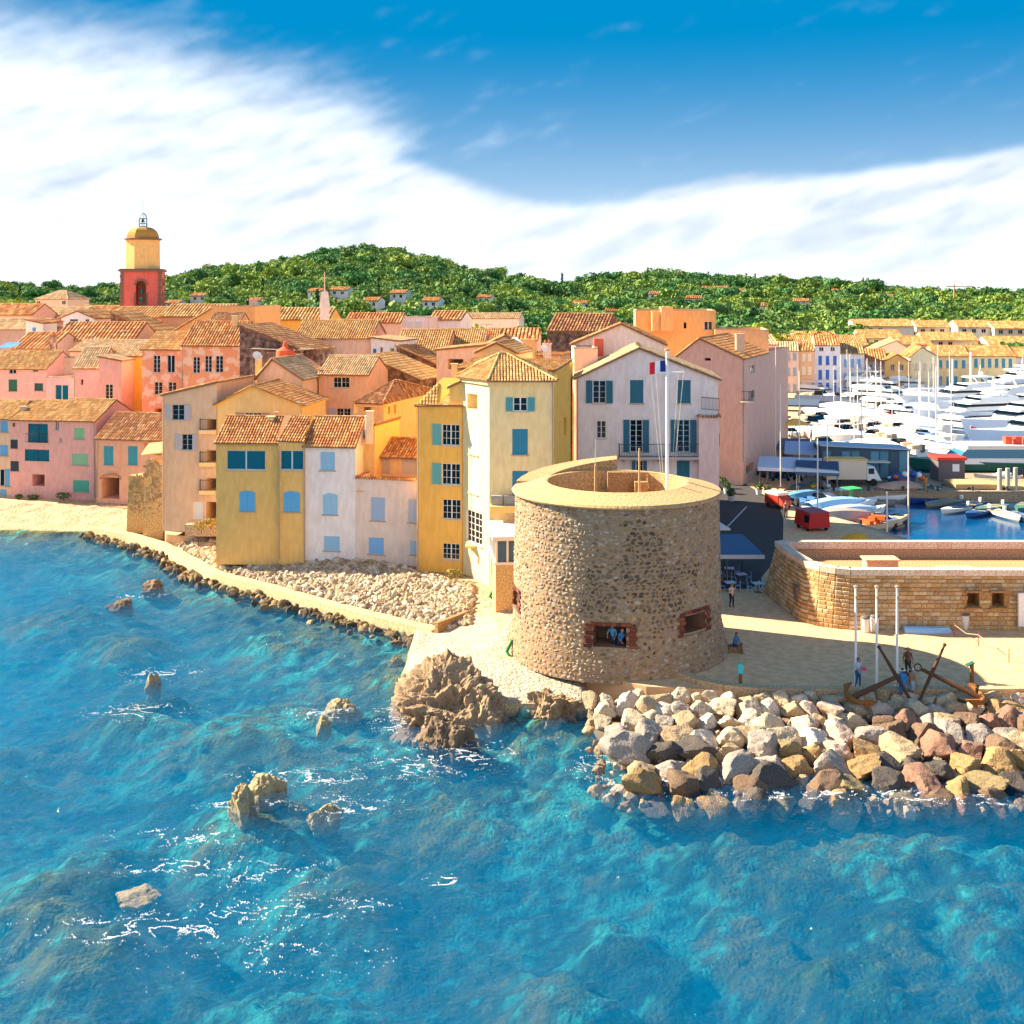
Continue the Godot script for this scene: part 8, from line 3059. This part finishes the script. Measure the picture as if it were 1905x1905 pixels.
func build_hills() -> void:
	var forms = []
	for k in 6:
		forms.append(crown_mesh([0, 0, 0, 1, 1, 2][k], 500 + k))
	rng.seed = 77
	var m = tinted("leaf", 0.85, 1.0, 0.1)
	m.albedo_texture = null
	m.normal_enabled = false
	m.backlight_enabled = true
	m.backlight = Color(0.25, 0.25, 0.25)
	var places = [[], [], [], [], [], []]
	var cols = [[], [], [], [], [], []]
	var groves = FastNoiseLite.new()
	groves.seed = 8
	groves.frequency = 0.006
	var villas = [
		[630, 545, 1000, 28, "white villa low on the left flank of the main hill"], [585, 548, 950, 20, "small pale villa left of the bell gable on the hill"], [740, 552, 900, 24, "white villa under the main hill's right shoulder"], [800, 566, 700, 26, "pale villa in the trees at the hill's foot"], [1085, 568, 640, 32, "white two storey villa in the dip between the hills"], [1140, 585, 560, 26, "pale villa half hidden right of the two storey one"], [1050, 553, 860, 18, "small pinkish villa on the dip's left side"],
		[1330, 540, 900, 40, "long white villa with blue shade on the right hill"], [1370, 545, 880, 26, "pale blue villa beside the long one on the right hill"], [1290, 560, 700, 24, "white villa above the orange block"], [1345, 578, 560, 22, "villa with white wall right of the orange block"], [1430, 575, 600, 24, "small pink roofed villa amid the right hand trees"], [1640, 555, 760, 34, "white villa below the crane on the right hill"], [1725, 552, 800, 36, "long pale villa at the right of the hill"], [1560, 545, 860, 30, "villa with pale roof near the middle of the right hill"], [1880, 548, 800, 28, "villa at the far right of the hill"], [320, 570, 640, 22, "pale villa to the right of the bell tower"], [370, 556, 760, 26, "bluish white villa on the slope behind the ochre gable"], [470, 566, 640, 22, "white villa behind the ochre block's chimney"], [1220, 552, 820, 22, "little villa on the crest between the hills"], [1490, 566, 640, 24, "villa with a white gable above the bright trees"], [900, 560, 760, 22, "pale villa above the long white block"], [690, 566, 700, 22, "low white villa behind the terrace flats"]]
	# set each villa down where its line of sight meets the slope
	for q in villas:
		var best = q[2]
		var gap = 1e9
		for k in 120:
			var dd = 400.0 + k * 9.0
			var p = at(q[0], q[1], dd)
			var miss = absf(hill(p.x, p.z) + 3.0 - p.y)
			if miss < gap:
				gap = miss
				best = dd
		q[3] = q[3] * 1.25
		q[2] = best
		q.append(hill(at(q[0], q[1], best).x, -best))
	var n = 0
	for i in 26000:
		var d = 345.0 + 1500.0 * pow(rng.randf(), 1.25)
		var x = rng.randf_range(-0.56, 0.56) * d
		if d < 430.0 and x > 105.0:
			continue
		var g = groves.get_noise_2d(x, d)
		if d < 900 and g < -0.25 and rng.randf() < 0.6:
			continue
		if d < 520 and x < 40 and rng.randf() < 0.4:
			continue
		var stands_before = false
		for q in villas:
			var vx = (q[0] - MID) * q[2] / FOCAL
			if d < q[2] + 6.0 and d > q[2] - 85.0 and absf(x * q[2] / d - vx) < q[3] * q[2] / FOCAL * 0.6 + 3.0:
				stands_before = true
		if stands_before:
			continue
		var k = rng.randi() % 6
		if k == 5 and rng.randf() < 0.97:
			k = 0
		if k in [3, 4] and rng.randf() < 0.5:
			k = 1
		var r = rng.randf_range(5.0, 10.0) * (1.5 if rng.randf() < 0.12 else 1.0) * (1.25 if d > 900 else 1.0)
		if k == 5:
			r *= 1.2
		var y = hill(x, -d)
		places[k].append(Transform3D(Basis(Vector3.UP, rng.randf() * TAU) * Basis.from_scale(Vector3(r, r * rng.randf_range(0.75, 1.05), r)), Vector3(x, y - 0.8, -d)))
		var tone = Color(0.075, 0.21, 0.06).lerp(Color(0.29, 0.39, 0.06), clampf(0.45 + g * 0.9 + rng.randfn(0, 0.25), 0, 1))
		if k in [3, 4]:
			tone = Color(0.085, 0.25, 0.07)
		elif k == 5:
			tone = Color(0.03, 0.10, 0.04)
		tone.a = 1.0
		cols[k].append(tone)
		n += 1
	for k in 6:
		tag(copies("hill_woodland", forms[k], m, places[k], cols[k]), ["dense oak wood covering the far hill", "bushy oak wood covering the far hill", "mixed leafy wood on the hills", "umbrella pines scattered over the hills", "spreading pines scattered over the hills", "dark cypresses dotted over the hills"][k])
	# trees one can tell apart, at the foot of the hill
	var apart = [
		[1450, 622, 325, 9.0, 0, "bright green round tree just right of the orange block"], [1475, 618, 335, 10.0, 0, "light green tree second from the orange block"], [1500, 624, 330, 8.0, 0, "yellowish green tree above the quay roofs"], [1528, 618, 345, 11.0, 0, "broad dark green tree over the lilac quay house"],
		[1560, 612, 360, 13.0, 1, "wide umbrella pine above the blue shuttered house"], [1596, 655, 300, 7.0, 0, "dark shrubby tree in the gap of the far quay"], [1615, 650, 300, 7.5, 0, "round green tree behind the small brown house"], [1585, 602, 400, 12.0, 1, "tall umbrella pine left of the long villa"],
		[1640, 590, 480, 14.0, 1, "umbrella pine behind the long villa"], [1715, 590, 480, 13.0, 1, "spreading pine between the villas"], [1815, 640, 360, 9.0, 1, "low wide pine before the hotel wing"], [1850, 642, 355, 8.5, 1, "second low wide pine before the hotel wing"], [1890, 636, 360, 9.0, 1, "low pine at the right edge before the hotel"],
		[880, 606, 300, 7.0, 0, "pale green bush left of the long white block"], [920, 612, 290, 8.0, 0, "yellow green tree before the long white block"], [945, 618, 280, 8.5, 0, "leafy yellow green tree left of the brick house"], [965, 610, 300, 7.5, 0, "small light green tree behind the brick house"], [715, 598, 330, 6.0, 0, "bright green tree by the pale terrace flats"], [172, 566, 330, 7.0, 0, "dark tree beside the grey skyline house"], [10, 556, 330, 9.0, 0, "dark green tree at the left edge of the skyline"], [1412, 600, 330, 8.0, 0, "green tree peeping over the lower orange wall"],
	]
	for q in apart:
		var top_ = at(q[0], q[1], q[2])
		var r: float = q[3]
		var foot_y = minf(hill(top_.x, top_.z), top_.y - r * 0.5)
		var o = thing("pine_tree" if q[4] == 1 else "tree", q[5], "tree", Vector3(top_.x, foot_y, top_.z), rng.randf() * TAU, "trees at the foot of the hill")
		var c = MeshInstance3D.new()
		var cm = StandardMaterial3D.new()
		cm.vertex_color_use_as_albedo = true
		var tone = [Color(0.30, 0.40, 0.04), Color(0.36, 0.42, 0.04), Color(0.18, 0.30, 0.04)][rng.randi() % 3] if q[4] == 0 else Color(0.10, 0.27, 0.05)
		cm.albedo_color = tone.linear_to_srgb()
		cm.roughness = 0.85
		cm.backlight_enabled = true
		cm.backlight = Color(0.25, 0.25, 0.25)
		c.mesh = forms[rng.randi() % 3 if q[4] == 0 else 3 + rng.randi() % 2]
		c.material_override = cm
		c.name = "crown"
		o.add_child(c)
		c.scale = Vector3(r, r * 0.95, r)
		c.position.y = top_.y - foot_y - r * 0.85
		var s = Shape.new()
		s.tube([Vector3(0, -0.5, 0), Vector3(0.1, maxf(1.0, c.position.y), 0), Vector3(0, c.position.y + r * 0.5, 0)], 0.35, 0.15, 7)
		for k in 4:
			var a = TAU * k / 4.0
			s.tube([Vector3(0, c.position.y + r * 0.2, 0), Vector3(cos(a), 0, sin(a)) * r * 0.3 + Vector3(0, c.position.y + r * 0.5, 0)], 0.14, 0.06, 5)
		obj("trunk", s, mat(rgb(95, 72, 55), 0.9), o)
	# villas on the slopes
	for q in villas:
		var d = q[2]
		var w = q[3] * d / FOCAL
		var eave_v = HORIZON - (q[5] + 5.0 - EYE) * FOCAL / d
		var m1 = eave_v + 1.0 * FOCAL / d
		var m2 = eave_v + 2.6 * FOCAL / d
		house("hill_villa", q[4], [[q[0] - q[3] / 2.0, d], [q[0] + q[3] / 2.0, d - w * 0.3]], eave_v, q[5] - 0.5, 9, ["ridge", 1.6], plaster([rgb(240, 236, 230), rgb(238, 215, 195), rgb(220, 230, 240)][int(q[0]) % 3]), [[q[0] - q[3] * 0.3, m1, q[0] - q[3] * 0.15, m2, "d"], [q[0] + q[3] * 0.1, m1, q[0] + q[3] * 0.28, m2, "d"]], {"tones": ORANGE, "over": 0.8, "pitch": 1.2})
	# tower crane on the skyline
	var c0 = at(1775, 552, 900.0)
	var cr = thing("tower_crane", "thin orange tower crane standing on the right skyline", "crane", c0)
	var s = Shape.new()
	s.tube([Vector3(0, -6, 0), Vector3(0, 9, 0)], 0.5, 0.5, 4)
	obj("mast", s, mat(rgb(225, 150, 90), 0.7), cr)
	s = Shape.new()
	s.tube([Vector3(-6, 8, 0), Vector3(14, 8, 0)], 0.4, 0.3, 4)
	s.tube([Vector3(0, 9, 0), Vector3(0, 12, 0)], 0.3, 0.1, 4)
	s.tube([Vector3(0, 12, 0), Vector3(12, 8.3, 0)], 0.12, 0.12, 4)
	obj("jib", s, mat(rgb(225, 150, 90), 0.7), cr)


func build_bell_tower() -> void:
	var d = 230.0
	var k = d / FOCAL
	var base = at(266, 580, d)
	var o = thing("bell_tower", "red and ochre church bell tower with a domed top and iron bell cage", "bell tower", Vector3(base.x, 1.4, base.z), 0.0)
	var y0 = base.y - 1.4
	var t = Transform3D(Basis(Vector3.UP, 0.2), Vector3.ZERO)
	var w = 3.7
	var red = plaster(rgb(205, 62, 50))
	var ochre = plaster(rgb(232, 178, 85))
	var grey = stone(rgb(150, 120, 105), 0.5)
	var y1 = EYE - (503 - HORIZON) * k - 1.4
	var y2 = EYE - (447 - HORIZON) * k - 1.4
	var y3 = EYE - (423 - HORIZON) * k - 1.4
	# belfry with arched openings on its fronts
	var s = Shape.new()
	for side in 4:
		var b = t.basis * Basis(Vector3.UP, side * PI / 2)
		var o0 = b * Vector3(-w, 0, w)
		var ex = b * Vector3(1, 0, 0)
		var top = y1 - 2.0
		wall_face(s, o0, ex, 2 * w, y1, [[w - 0.95, y0 - 1.5, w + 0.95, top, 0.9]])
		for q in 6:
			# arch head stones fill the corners of the opening
			var a0 = PI * q / 6.0
			var a1 = PI * (q + 1) / 6.0
			var p0 = Vector2(w - cos(a0) * 0.95, top - 0.95 + sin(a0) * 0.95)
			var p1 = Vector2(w - cos(a1) * 0.95, top - 0.95 + sin(a1) * 0.95)
			var nz = b * Vector3(0, 0, 1)
			s.quad(o0 + ex * p0.x + Vector3.UP * p0.y - nz * 0.02, o0 + ex * p1.x + Vector3.UP * p1.y - nz * 0.02, o0 + ex * p1.x + Vector3.UP * top - nz * 0.02, o0 + ex * p0.x + Vector3.UP * top - nz * 0.02)
	s.quad(t * Vector3(-w, y1, w), t * Vector3(w, y1, w), t * Vector3(w, y1, -w), t * Vector3(-w, y1, -w))
	obj("belfry_wall", s, red, o)
	var inner = Shape.new()
	inner.box(Vector3(0, y0 + 2, 0), Vector3(1.6, 14, 1.6), t)
	obj("belfry_core", inner, mat(rgb(176, 130, 110)), o)
	s = Shape.new()
	for side in 4:
		var b = Transform3D(t.basis * Basis(Vector3.UP, side * PI / 2), Vector3.ZERO)
		s.box(Vector3(-1.12, y0 + 1.0, w + 0.04), Vector3(0.3, y1 - y0 - 2.6, 0.12), b)
		s.box(Vector3(1.12, y0 + 1.0, w + 0.04), Vector3(0.3, y1 - y0 - 2.6, 0.12), b)
		for q in int(y1 / 0.7):
			s.box(Vector3(w - 0.2, 0.35 + q * 0.7, w - 0.2), Vector3(0.55 if q % 2 else 0.75, 0.62, 0.55 if q % 2 == 0 else 0.75), b)
		for q in 7:
			var a = PI * (q + 0.5) / 7.0
			s.box(Vector3.ZERO, Vector3(0.3, 0.5, 0.12), b * Transform3D(Basis(Vector3.BACK, a - PI / 2), Vector3(-cos(PI - a) * 1.12, y1 - 2.95 + sin(a) * 1.12, w + 0.05)))
	obj("quoin", s, grey, o).set_meta("kind", "stuff")
	s = Shape.new()
	s.box(Vector3(0, y1 - 0.1, 0), Vector3(2 * w + 0.9, 0.35, 2 * w + 0.9), t)
	s.box(Vector3(0, y1 + 0.12, 0), Vector3(2 * w + 0.5, 0.25, 2 * w + 0.5), t)
	obj("belfry_cornice", s, grey, o)
	var bell = Shape.new()
	for q in 3:
		bell.lathe([Vector2(0.5, 0), Vector2(0.36, 0.3), Vector2(0.26, 0.7), Vector2(0, 0.85)], 12, t * Vector3(0, y0 + 0.4 + q * 1.6, w - 1.2))
	obj("bell", bell, mat(rgb(70, 130, 130), 0.4, 0.6), o)
	# octagonal drum and dome
	s = Shape.new()
	s.lathe([Vector2(3.35, y1 + 0.2), Vector2(3.28, y2)], 8, Vector3.ZERO, PI / 8 + 0.2, TAU + PI / 8 + 0.2)
	var flat = Shape.new()
	for q in range(0, s.v.size(), 3):
		flat.tri(s.v[q], s.v[q + 2], s.v[q + 1])
	obj("drum", flat, ochre, o)
	s = Shape.new()
	s.lathe([Vector2(3.3, y2), Vector2(3.75, y2 + 0.12), Vector2(3.75, y2 + 0.32), Vector2(3.2, y2 + 0.4)], 8, Vector3.ZERO, PI / 8 + 0.2, TAU + PI / 8 + 0.2)
	obj("drum_cornice", s, grey, o)
	var prof = []
	for q in 7:
		var a = q / 6.0
		prof.append(Vector2(lerpf(3.15, 1.1, pow(a, 1.9)), y2 + 0.4 + (y3 - y2 - 0.4) * sin(a * PI / 2)))
	prof.append(Vector2(0, y3 + 0.02))
	s = Shape.new()
	s.lathe(prof, 8, Vector3.ZERO, PI / 8 + 0.2, TAU + PI / 8 + 0.2)
	flat = Shape.new()
	for q in range(0, s.v.size(), 3):
		flat.tri(s.v[q], s.v[q + 2], s.v[q + 1])
	obj("dome", flat, stone(rgb(215, 165, 80), 0.4), o)
	# iron cage with its bell, rod on top
	s = Shape.new()
	for q in 6:
		var a = TAU * q / 6.0
		var dd = Vector3(cos(a), 0, sin(a))
		s.tube([dd * 0.8 + Vector3.UP * y3, dd * 0.8 + Vector3.UP * (y3 + 1.7), dd * 0.6 + Vector3.UP * (y3 + 2.4), Vector3.UP * (y3 + 2.9)], 0.09, 0.07, 5)
	for hgt in [0.15, 0.75, 1.7]:
		s.lathe([Vector2(0.76, hgt - 0.06), Vector2(0.86, hgt - 0.06), Vector2(0.86, hgt + 0.06), Vector2(0.76, hgt + 0.06)], 14, Vector3.UP * y3)
	s.tube([Vector3.UP * (y3 + 2.8), Vector3.UP * (y3 + 5.2)], 0.05, 0.03, 5)
	obj("bell_cage", s, mat(rgb(120, 165, 175), 0.5, 0.3), o)
	s = Shape.new()
	s.lathe([Vector2(0.42, 1.0), Vector2(0.28, 1.35), Vector2(0.2, 1.7), Vector2(0, 1.85)], 12, Vector3.UP * y3)
	obj("cage_bell", s, mat(rgb(60, 60, 58), 0.4, 0.5), o)
	# bell gable of the old chapel
	var p = at(604, 602, 185.0)
	o = thing("bell_gable", "white chapel chimney-like bell gable topped by a thin cross before the hill", "bell gable", p)
	s = Shape.new()
	s.hexa([Vector3(-0.75, -3, 0.7), Vector3(0.75, -3, 0.7), Vector3(0.75, -3, -0.7), Vector3(-0.75, -3, -0.7), Vector3(-0.6, 2.4, 0.6), Vector3(0.6, 2.4, 0.6), Vector3(0.6, 2.4, -0.6), Vector3(-0.6, 2.4, -0.6)])
	obj("pier", s, plaster(rgb(238, 225, 212)), o)
	s = Shape.new()
	s.box(Vector3(0, 2.5, 0), Vector3(1.6, 0.25, 1.5))
	s.hexa([Vector3(-0.75, 2.62, 0.6), Vector3(0.75, 2.62, 0.6), Vector3(0.75, 2.62, -0.6), Vector3(-0.75, 2.62, -0.6), Vector3(-0.5, 5.0, 0.3), Vector3(0.5, 5.0, 0.3), Vector3(0.5, 5.0, -0.3), Vector3(-0.5, 5.0, -0.3)])
	obj("cap", s, plaster(rgb(240, 225, 205)), o)
	s = Shape.new()
	s.tube([Vector3(0, 5, 0), Vector3(0, 8.1, 0)], 0.09, 0.07, 6)
	s.tube([Vector3(-0.5, 7.2, 0), Vector3(0.5, 7.2, 0)], 0.07, 0.07, 6)
	obj("cross", s, mat(rgb(215, 185, 165), 0.7), o)
	# small things on the roofs
	var tent = Shape.new()
	tent.hexa([Vector3(-1.6, 0, 1.2), Vector3(1.6, 0, 1.2), Vector3(1.6, 0, -1.2), Vector3(-1.6, 0, -1.2), Vector3(-0.2, 1.2, 0.1), Vector3(0.2, 1.2, 0.1), Vector3(0.2, 1.2, -0.1), Vector3(-0.2, 1.2, -0.1)])
	var tn = obj("roof_parasol", tent, mat(rgb(240, 240, 245), 0.8))
	tn.position = at(958, 646, 140.0)
	tag(tn, "white square parasol on a roof terrace behind the cream tower house", "parasol")
	var aw = Shape.new()
	aw.hexa([Vector3(-1.8, 0, 1.5), Vector3(2.2, 0.3, 1.5), Vector3(3.2, 1.3, -1.5), Vector3(-0.4, 1.3, -1.5), Vector3(-1.8, 0.08, 1.5), Vector3(2.2, 0.38, 1.5), Vector3(3.2, 1.38, -1.5), Vector3(-0.4, 1.38, -1.5)])
	var an = obj("roof_awning", aw, mat(rgb(50, 130, 210), 0.8))
	an.scale = Vector3.ONE * 0.6
	an.position = at(12, 648, 165.0)
	tag(an, "bright blue awning on a roof terrace at the left edge", "awning")
	for q in 7:
		var z = [[100, 640], [112, 612], [250, 628], [700, 640], [660, 608], [910, 640], [490, 590]][q]
		var dd = [170.0, 190.0, 190.0, 148.0, 165.0, 158.0, 195.0][q]
		var pp = at(z[0], z[1], dd)
		var ch = thing("roof_chimney", ["pale chimney beside the wide rust roof", "thin chimney near the white gabled house", "grey chimney before the grey stone gable", "pale chimney beside the white cube house", "short chimney on the long orange roof", "pale chimney at the broad striped roof's edge", "grey chimney stack by the long yellow walled roof"][q], "chimney", pp, 0, "chimneys over the upper town")
		s = Shape.new()
		s.span(Vector3(-0.4, -2.5, -0.3), Vector3(0.4, 1.2, 0.3))
		obj("stack", s, plaster(rgb(225, 190, 160), "old"), ch)
		s = Shape.new()
		s.span(Vector3(-0.5, 1.2, -0.4), Vector3(0.5, 1.35, 0.4))
		s.lathe([Vector2(0.15, 1.35), Vector2(0.12, 1.8), Vector2(0, 1.82)], 8)
		obj("pot", s, mat(rgb(190, 110, 70)), ch)


# ---------- small things that crowd the harbour and the roofs ----------

func build_details() -> void:
	# sailing boats among the launches
	var o = thing("sailboat", "white sailing boat with a bare mast nearest the blue kiosk", "sailboat", Vector3(50, 0, -171), 0.5, "sailing boats among the launches")
	obj("hull", boat_hull(9.0, 2.9, 1.25, 0.4), mat(rgb(240, 238, 234), 0.3), o).position.y = -0.2
	obj("coachroof", cabin(-1.5, 2.6, 0.85, 1.05, 1.5, 0.1, 0.9, 0.8), mat(rgb(235, 235, 235), 0.4), o)
	obj("cabin_window", cabin(-1.2, 1.8, 0.87, 1.2, 1.38, 0.0, 0.3, 0.9), glass(), o)
	var s = Shape.new()
	s.tube([Vector3(0, 1.0, 0.8), Vector3(0, 11.5, 0.7)], 0.09, 0.06, 6)
	s.tube([Vector3(-0.8, 7.2, 0.75), Vector3(0.8, 7.2, 0.75)], 0.03, 0.03, 5)
	obj("mast", s, mat(rgb(232, 230, 226), 0.4), o)
	s = Shape.new()
	s.tube([Vector3(0, 2.1, 0.7), Vector3(0, 2.0, -3.2)], 0.16, 0.1, 6)
	obj("furled_sail", s, mat(rgb(70, 110, 165), 0.8), o)
	s = Shape.new()
	for q in [Vector3(0, 1.5, 4.6), Vector3(0, 1.2, -4.2), Vector3(1.2, 1.2, 0.3), Vector3(-1.2, 1.2, 0.3)]:
		s.tube([Vector3(0, 11.3, 0.7), q], 0.012, 0.012, 4)
	obj("stay_lines", s, mat(rgb(190, 190, 190), 0.5), o)
	for k in 21:
		var z = -178.0 - k * 4.6
		var x = -z * rng.randf_range(0.25, 0.37)
		vessel_copy(o, "sailing boat with a bare mast, %s nearest of those among the launches" % ordinal(k + 2), Vector3(x, 0, z), 0.55 + rng.randf_range(-0.15, 0.15), rng.randf_range(0.75, 1.15))
	# strollers on the quay street and by the stall, one figure in several clothes
	var looks = [[Color(0.7, 0.3, 0.25), Color(0.1, 0.12, 0.2)], [Color(0.75, 0.75, 0.72), Color(0.2, 0.22, 0.3)], [Color(0.15, 0.35, 0.55), Color(0.5, 0.45, 0.38)]]
	var protos = []
	for k in 3:
		person(["stroller in a red top walking by the near basin", "stroller in a white top by the small van", "stroller in a blue top beside the scooters"][k], [on(1462, 962, 1.4), on(1446, 938, 1.4), on(1428, 900, 1.4)][k], [0.4, 2.0, 4.0][k], "stand", {"top": looks[k][0], "low": looks[k][1]})
		protos.append(get_child(get_child_count() - 1))
	for k in 14:
		var u = 1432.0 + (k % 7) * 12.0 + rng.randf() * 5.0
		var d = [168.0, 185.0][k / 7]
		var c = protos[k % 3].duplicate()
		c.name = numbered("person")
		add_child(c)
		c.position = Vector3((u - MID) * d / FOCAL, 1.4, -d)
		c.rotation.y = rng.randf() * TAU
		tag(c, "distant stroller in a %s top, %s from the peach house %s" % [["red", "white", "blue"][k % 3], ordinal(k % 7 + 1), ["by the market stall", "beyond the market stall"][k / 7]], "person", "strollers on the quay street")
	# roof aerials and dishes
	var spots = [[88, 655, 158.0, "aerial on the rose house's tan roof"], [350, 597, 149.0, "aerial on the flaking orange house's ridge"], [620, 665, 126.0, "aerial on the four light window house"], [742, 672, 131.0, "aerial over the brown gable"], [560, 790, 106.0, "aerial on the ochre house's ridge"], [905, 640, 121.0, "aerial behind the cream tower house"], [1095, 616, 121.0, "aerial on the cream gabled house"], [1345, 640, 148.0, "aerial on the peach house's roof"], [52, 745, 139.0, "aerial on the pink beach house"], [230, 640, 176.0, "aerial on the low pale roof"], [470, 700, 119.0, "aerial on the pale pink gable"], [655, 815, 106.0, "aerial at the end of the pale house's ridge"], [160, 605, 203.0, "aerial on the white gabled house"], [870, 618, 163.0, "aerial on the broad striped roof"]]
	var first = null
	for q in spots:
		var p = at(q[0], q[1], q[2])
		if first == null:
			first = thing("roof_aerial", "thin television " + q[3], "aerial", p, 0.4, "television aerials on the roofs")
			s = Shape.new()
			s.tube([Vector3(0, -1.0, 0), Vector3(0, 2.2, 0)], 0.025, 0.02, 5)
			obj("mast", s, mat(rgb(150, 145, 140), 0.5, 0.5), first)
			s = Shape.new()
			s.tube([Vector3(-0.7, 2.0, 0), Vector3(0.7, 2.0, 0)], 0.018, 0.018, 4)
			for k in 6:
				s.tube([Vector3(-0.65 + k * 0.26, 2.0, -0.3), Vector3(-0.65 + k * 0.26, 2.0, 0.3)], 0.012, 0.012, 4)
			obj("antenna", s, mat(rgb(150, 145, 140), 0.5, 0.5), first)
		else:
			var c = first.duplicate()
			c.name = numbered("roof_aerial")
			add_child(c)
			c.position = p
			c.rotation.y = rng.randf() * TAU
			c.set_meta("label", "thin television " + q[3])
	# satellite dishes
	for k in 3:
		var q = [[478, 662, 118.4], [632, 640, 150.5], [1012, 648, 131.0]][k]
		var d = thing("satellite_dish", ["white satellite dish on the yellow rooftop chimney", "white satellite dish on the orange block by the white cube house", "white satellite dish on the orange block behind the golden house"][k], "dish", at(q[0], q[1], q[2]), 0.5, "satellite dishes on the roofs")
		s = Shape.new()
		s.lathe([Vector2(0.0, 0.0), Vector2(0.25, 0.03), Vector2(0.45, 0.12), Vector2(0.43, 0.13), Vector2(0.0, 0.03)], 14)
		var di = obj("reflector", s, mat(rgb(230, 228, 225), 0.5), d)
		di.rotation.x = 1.1
		s = Shape.new()
		s.tube([Vector3(0, -0.9, -0.05), Vector3(0, 0, -0.05)], 0.03, 0.03, 5)
		obj("bracket", s, mat(rgb(150, 150, 150)), d)
	# shrubs and weeds along the foot of the beach houses and on the bank
	for k in 6:
		var q = [[35, 929, 133.5, 0.5], [62, 930, 133.3, 0.7], [118, 928, 132.6, 0.9], [375, 985, 108.0, 0.9], [392, 978, 108.5, 0.7], [845, 1075, 94.5, 0.8]][k]
		var p = at(q[0], q[1], q[2])
		var b = thing("shrub", ["low green shrub at the foot of the pink balcony house", "second green shrub at the foot of the pink balcony house", "green shrub before the pink house with green shutters", "dry golden shrub below the tall beige house", "dry golden shrub against the ochre house's corner", "dry golden shrub between yellow house and tower house"][k], "shrub", p, 0.0)
		leaf_ball("foliage", b, Vector3(0, 0.35, 0), Vector3(1.0, 0.5, 0.6) * q[3], 160, 0.12, [Color(0.06, 0.14, 0.03), Color(0.09, 0.18, 0.04)] if k < 3 else [Color(0.40, 0.30, 0.08), Color(0.32, 0.26, 0.07)])
		s = Shape.new()
		s.tube([Vector3(0, -0.4, 0), Vector3(0, 0.4, 0)], 0.05, 0.03, 5)
		obj("stem", s, mat(rgb(110, 85, 60)), b)
	# ruined stone walls by the tall beige house
	for k in 2:
		var q = [[239, 270, 884, 120.0, 5.0], [270, 303, 856, 117.0, 6.5]][k]
		var a = at(q[0], q[2], q[3])
		var c = at(q[1], q[2], q[3])
		var r = thing("ruined_wall", ["lower ochre rubble wall beside the archway house", "taller ochre rubble wall stub with a broken tile cap by the tall beige house"][k], "wall", Vector3(a.x, 1.2, a.z))
		s = Shape.new()
		var h = a.y - 1.2
		s.hexa([Vector3(-0.15, -0.8, 0.2), Vector3(c.x - a.x + 0.1, -0.8, 0.2), Vector3(c.x - a.x, -0.8, -2.5), Vector3(0, -0.8, -2.5), Vector3(0, h, 0), Vector3(c.x - a.x, h * 0.97, 0), Vector3(c.x - a.x, h, -2.5), Vector3(0, h * 0.95, -2.5)])
		obj("wall", s, stone(rgb(232, 195, 130), 0.5, 0.8), r)
		var places = []
		var cols = []
		for i in 150:
			var sz = rng.randf_range(0.12, 0.26)
			places.append(Transform3D(Basis.from_euler(Vector3(0, 0, rng.randf() * 3)) * Basis.from_scale(Vector3(sz * 1.3, sz * 0.8, 0.1)), Vector3(rng.randf() * (c.x - a.x), rng.randf() * h, 0.06)))
			cols.append([Color(0.52, 0.38, 0.2), Color(0.6, 0.46, 0.27), Color(0.42, 0.3, 0.16)][rng.randi() % 3])
		copies("rubble_stone", blob(320 + k, 0.9, 1, 8, 0.3), tinted("rubble", 0.95, 0.9, 1.2), places, cols, r)
	var rr = get_node("ruined_wall_001")
	s = Shape.new()
	var t0 = at(262, 846, 117.2) - rr.position
	slab(s, t0, t0 + Vector3(2.3, 0.3, 0), t0 + Vector3(2.3, 1.1, -2.5), t0 + Vector3(0, 0.8, -2.5), 0.15)
	obj("tile_cap", s, mat(rgb(225, 170, 105), 0.9), rr)
	# drainpipes down the fronts
	for q in [["archway_house", 181, 131.0, 815, 925], ["beach_house_002", 176, 132.9, 782, 925], ["pale_house", 567, 101.4, 830, 1040], ["yellow_house_001", 778, 97.7, 760, 1060], ["tower_house", 1028, 92.85, 705, 950], ["lavender_house", 1074, 105.8, 700, 1000], ["worn_house_001", 340, 145.9, 645, 780], ["rose_house_002", 139, 150.9, 690, 752], ["peach_house", 1383, 143.2, 665, 860], ["ochre_house", 520, 101.45, 826, 1040], ["tall_house", 305, 112.8, 740, 975]]:
		var h = get_node(q[0])
		s = Shape.new()
		var a = at(q[1], q[3], q[2]) - h.position + Vector3(0, 0, 0.12)
		var b = at(q[1], q[4], q[2]) - h.position + Vector3(0, 0, 0.12)
		s.tube([a, Vector3(a.x, b.y, a.z)], 0.055, 0.055, 6)
		obj("drainpipe", s, mat(rgb(165, 150, 135), 0.6), h)


func _ready() -> void:
	rng.seed = 7
	set_camera_and_light()
	build_ground()
	build_sea()
	build_tower()
	build_front_houses()
	build_rear_houses()
	build_bell_tower()
	build_far_quay()
	build_bastion()
	build_shore()
	build_breakwater()
	build_quay()
	build_street()
	build_pier()
	build_boats()
	build_hills()
	build_people()
	build_details()
	build_foam()
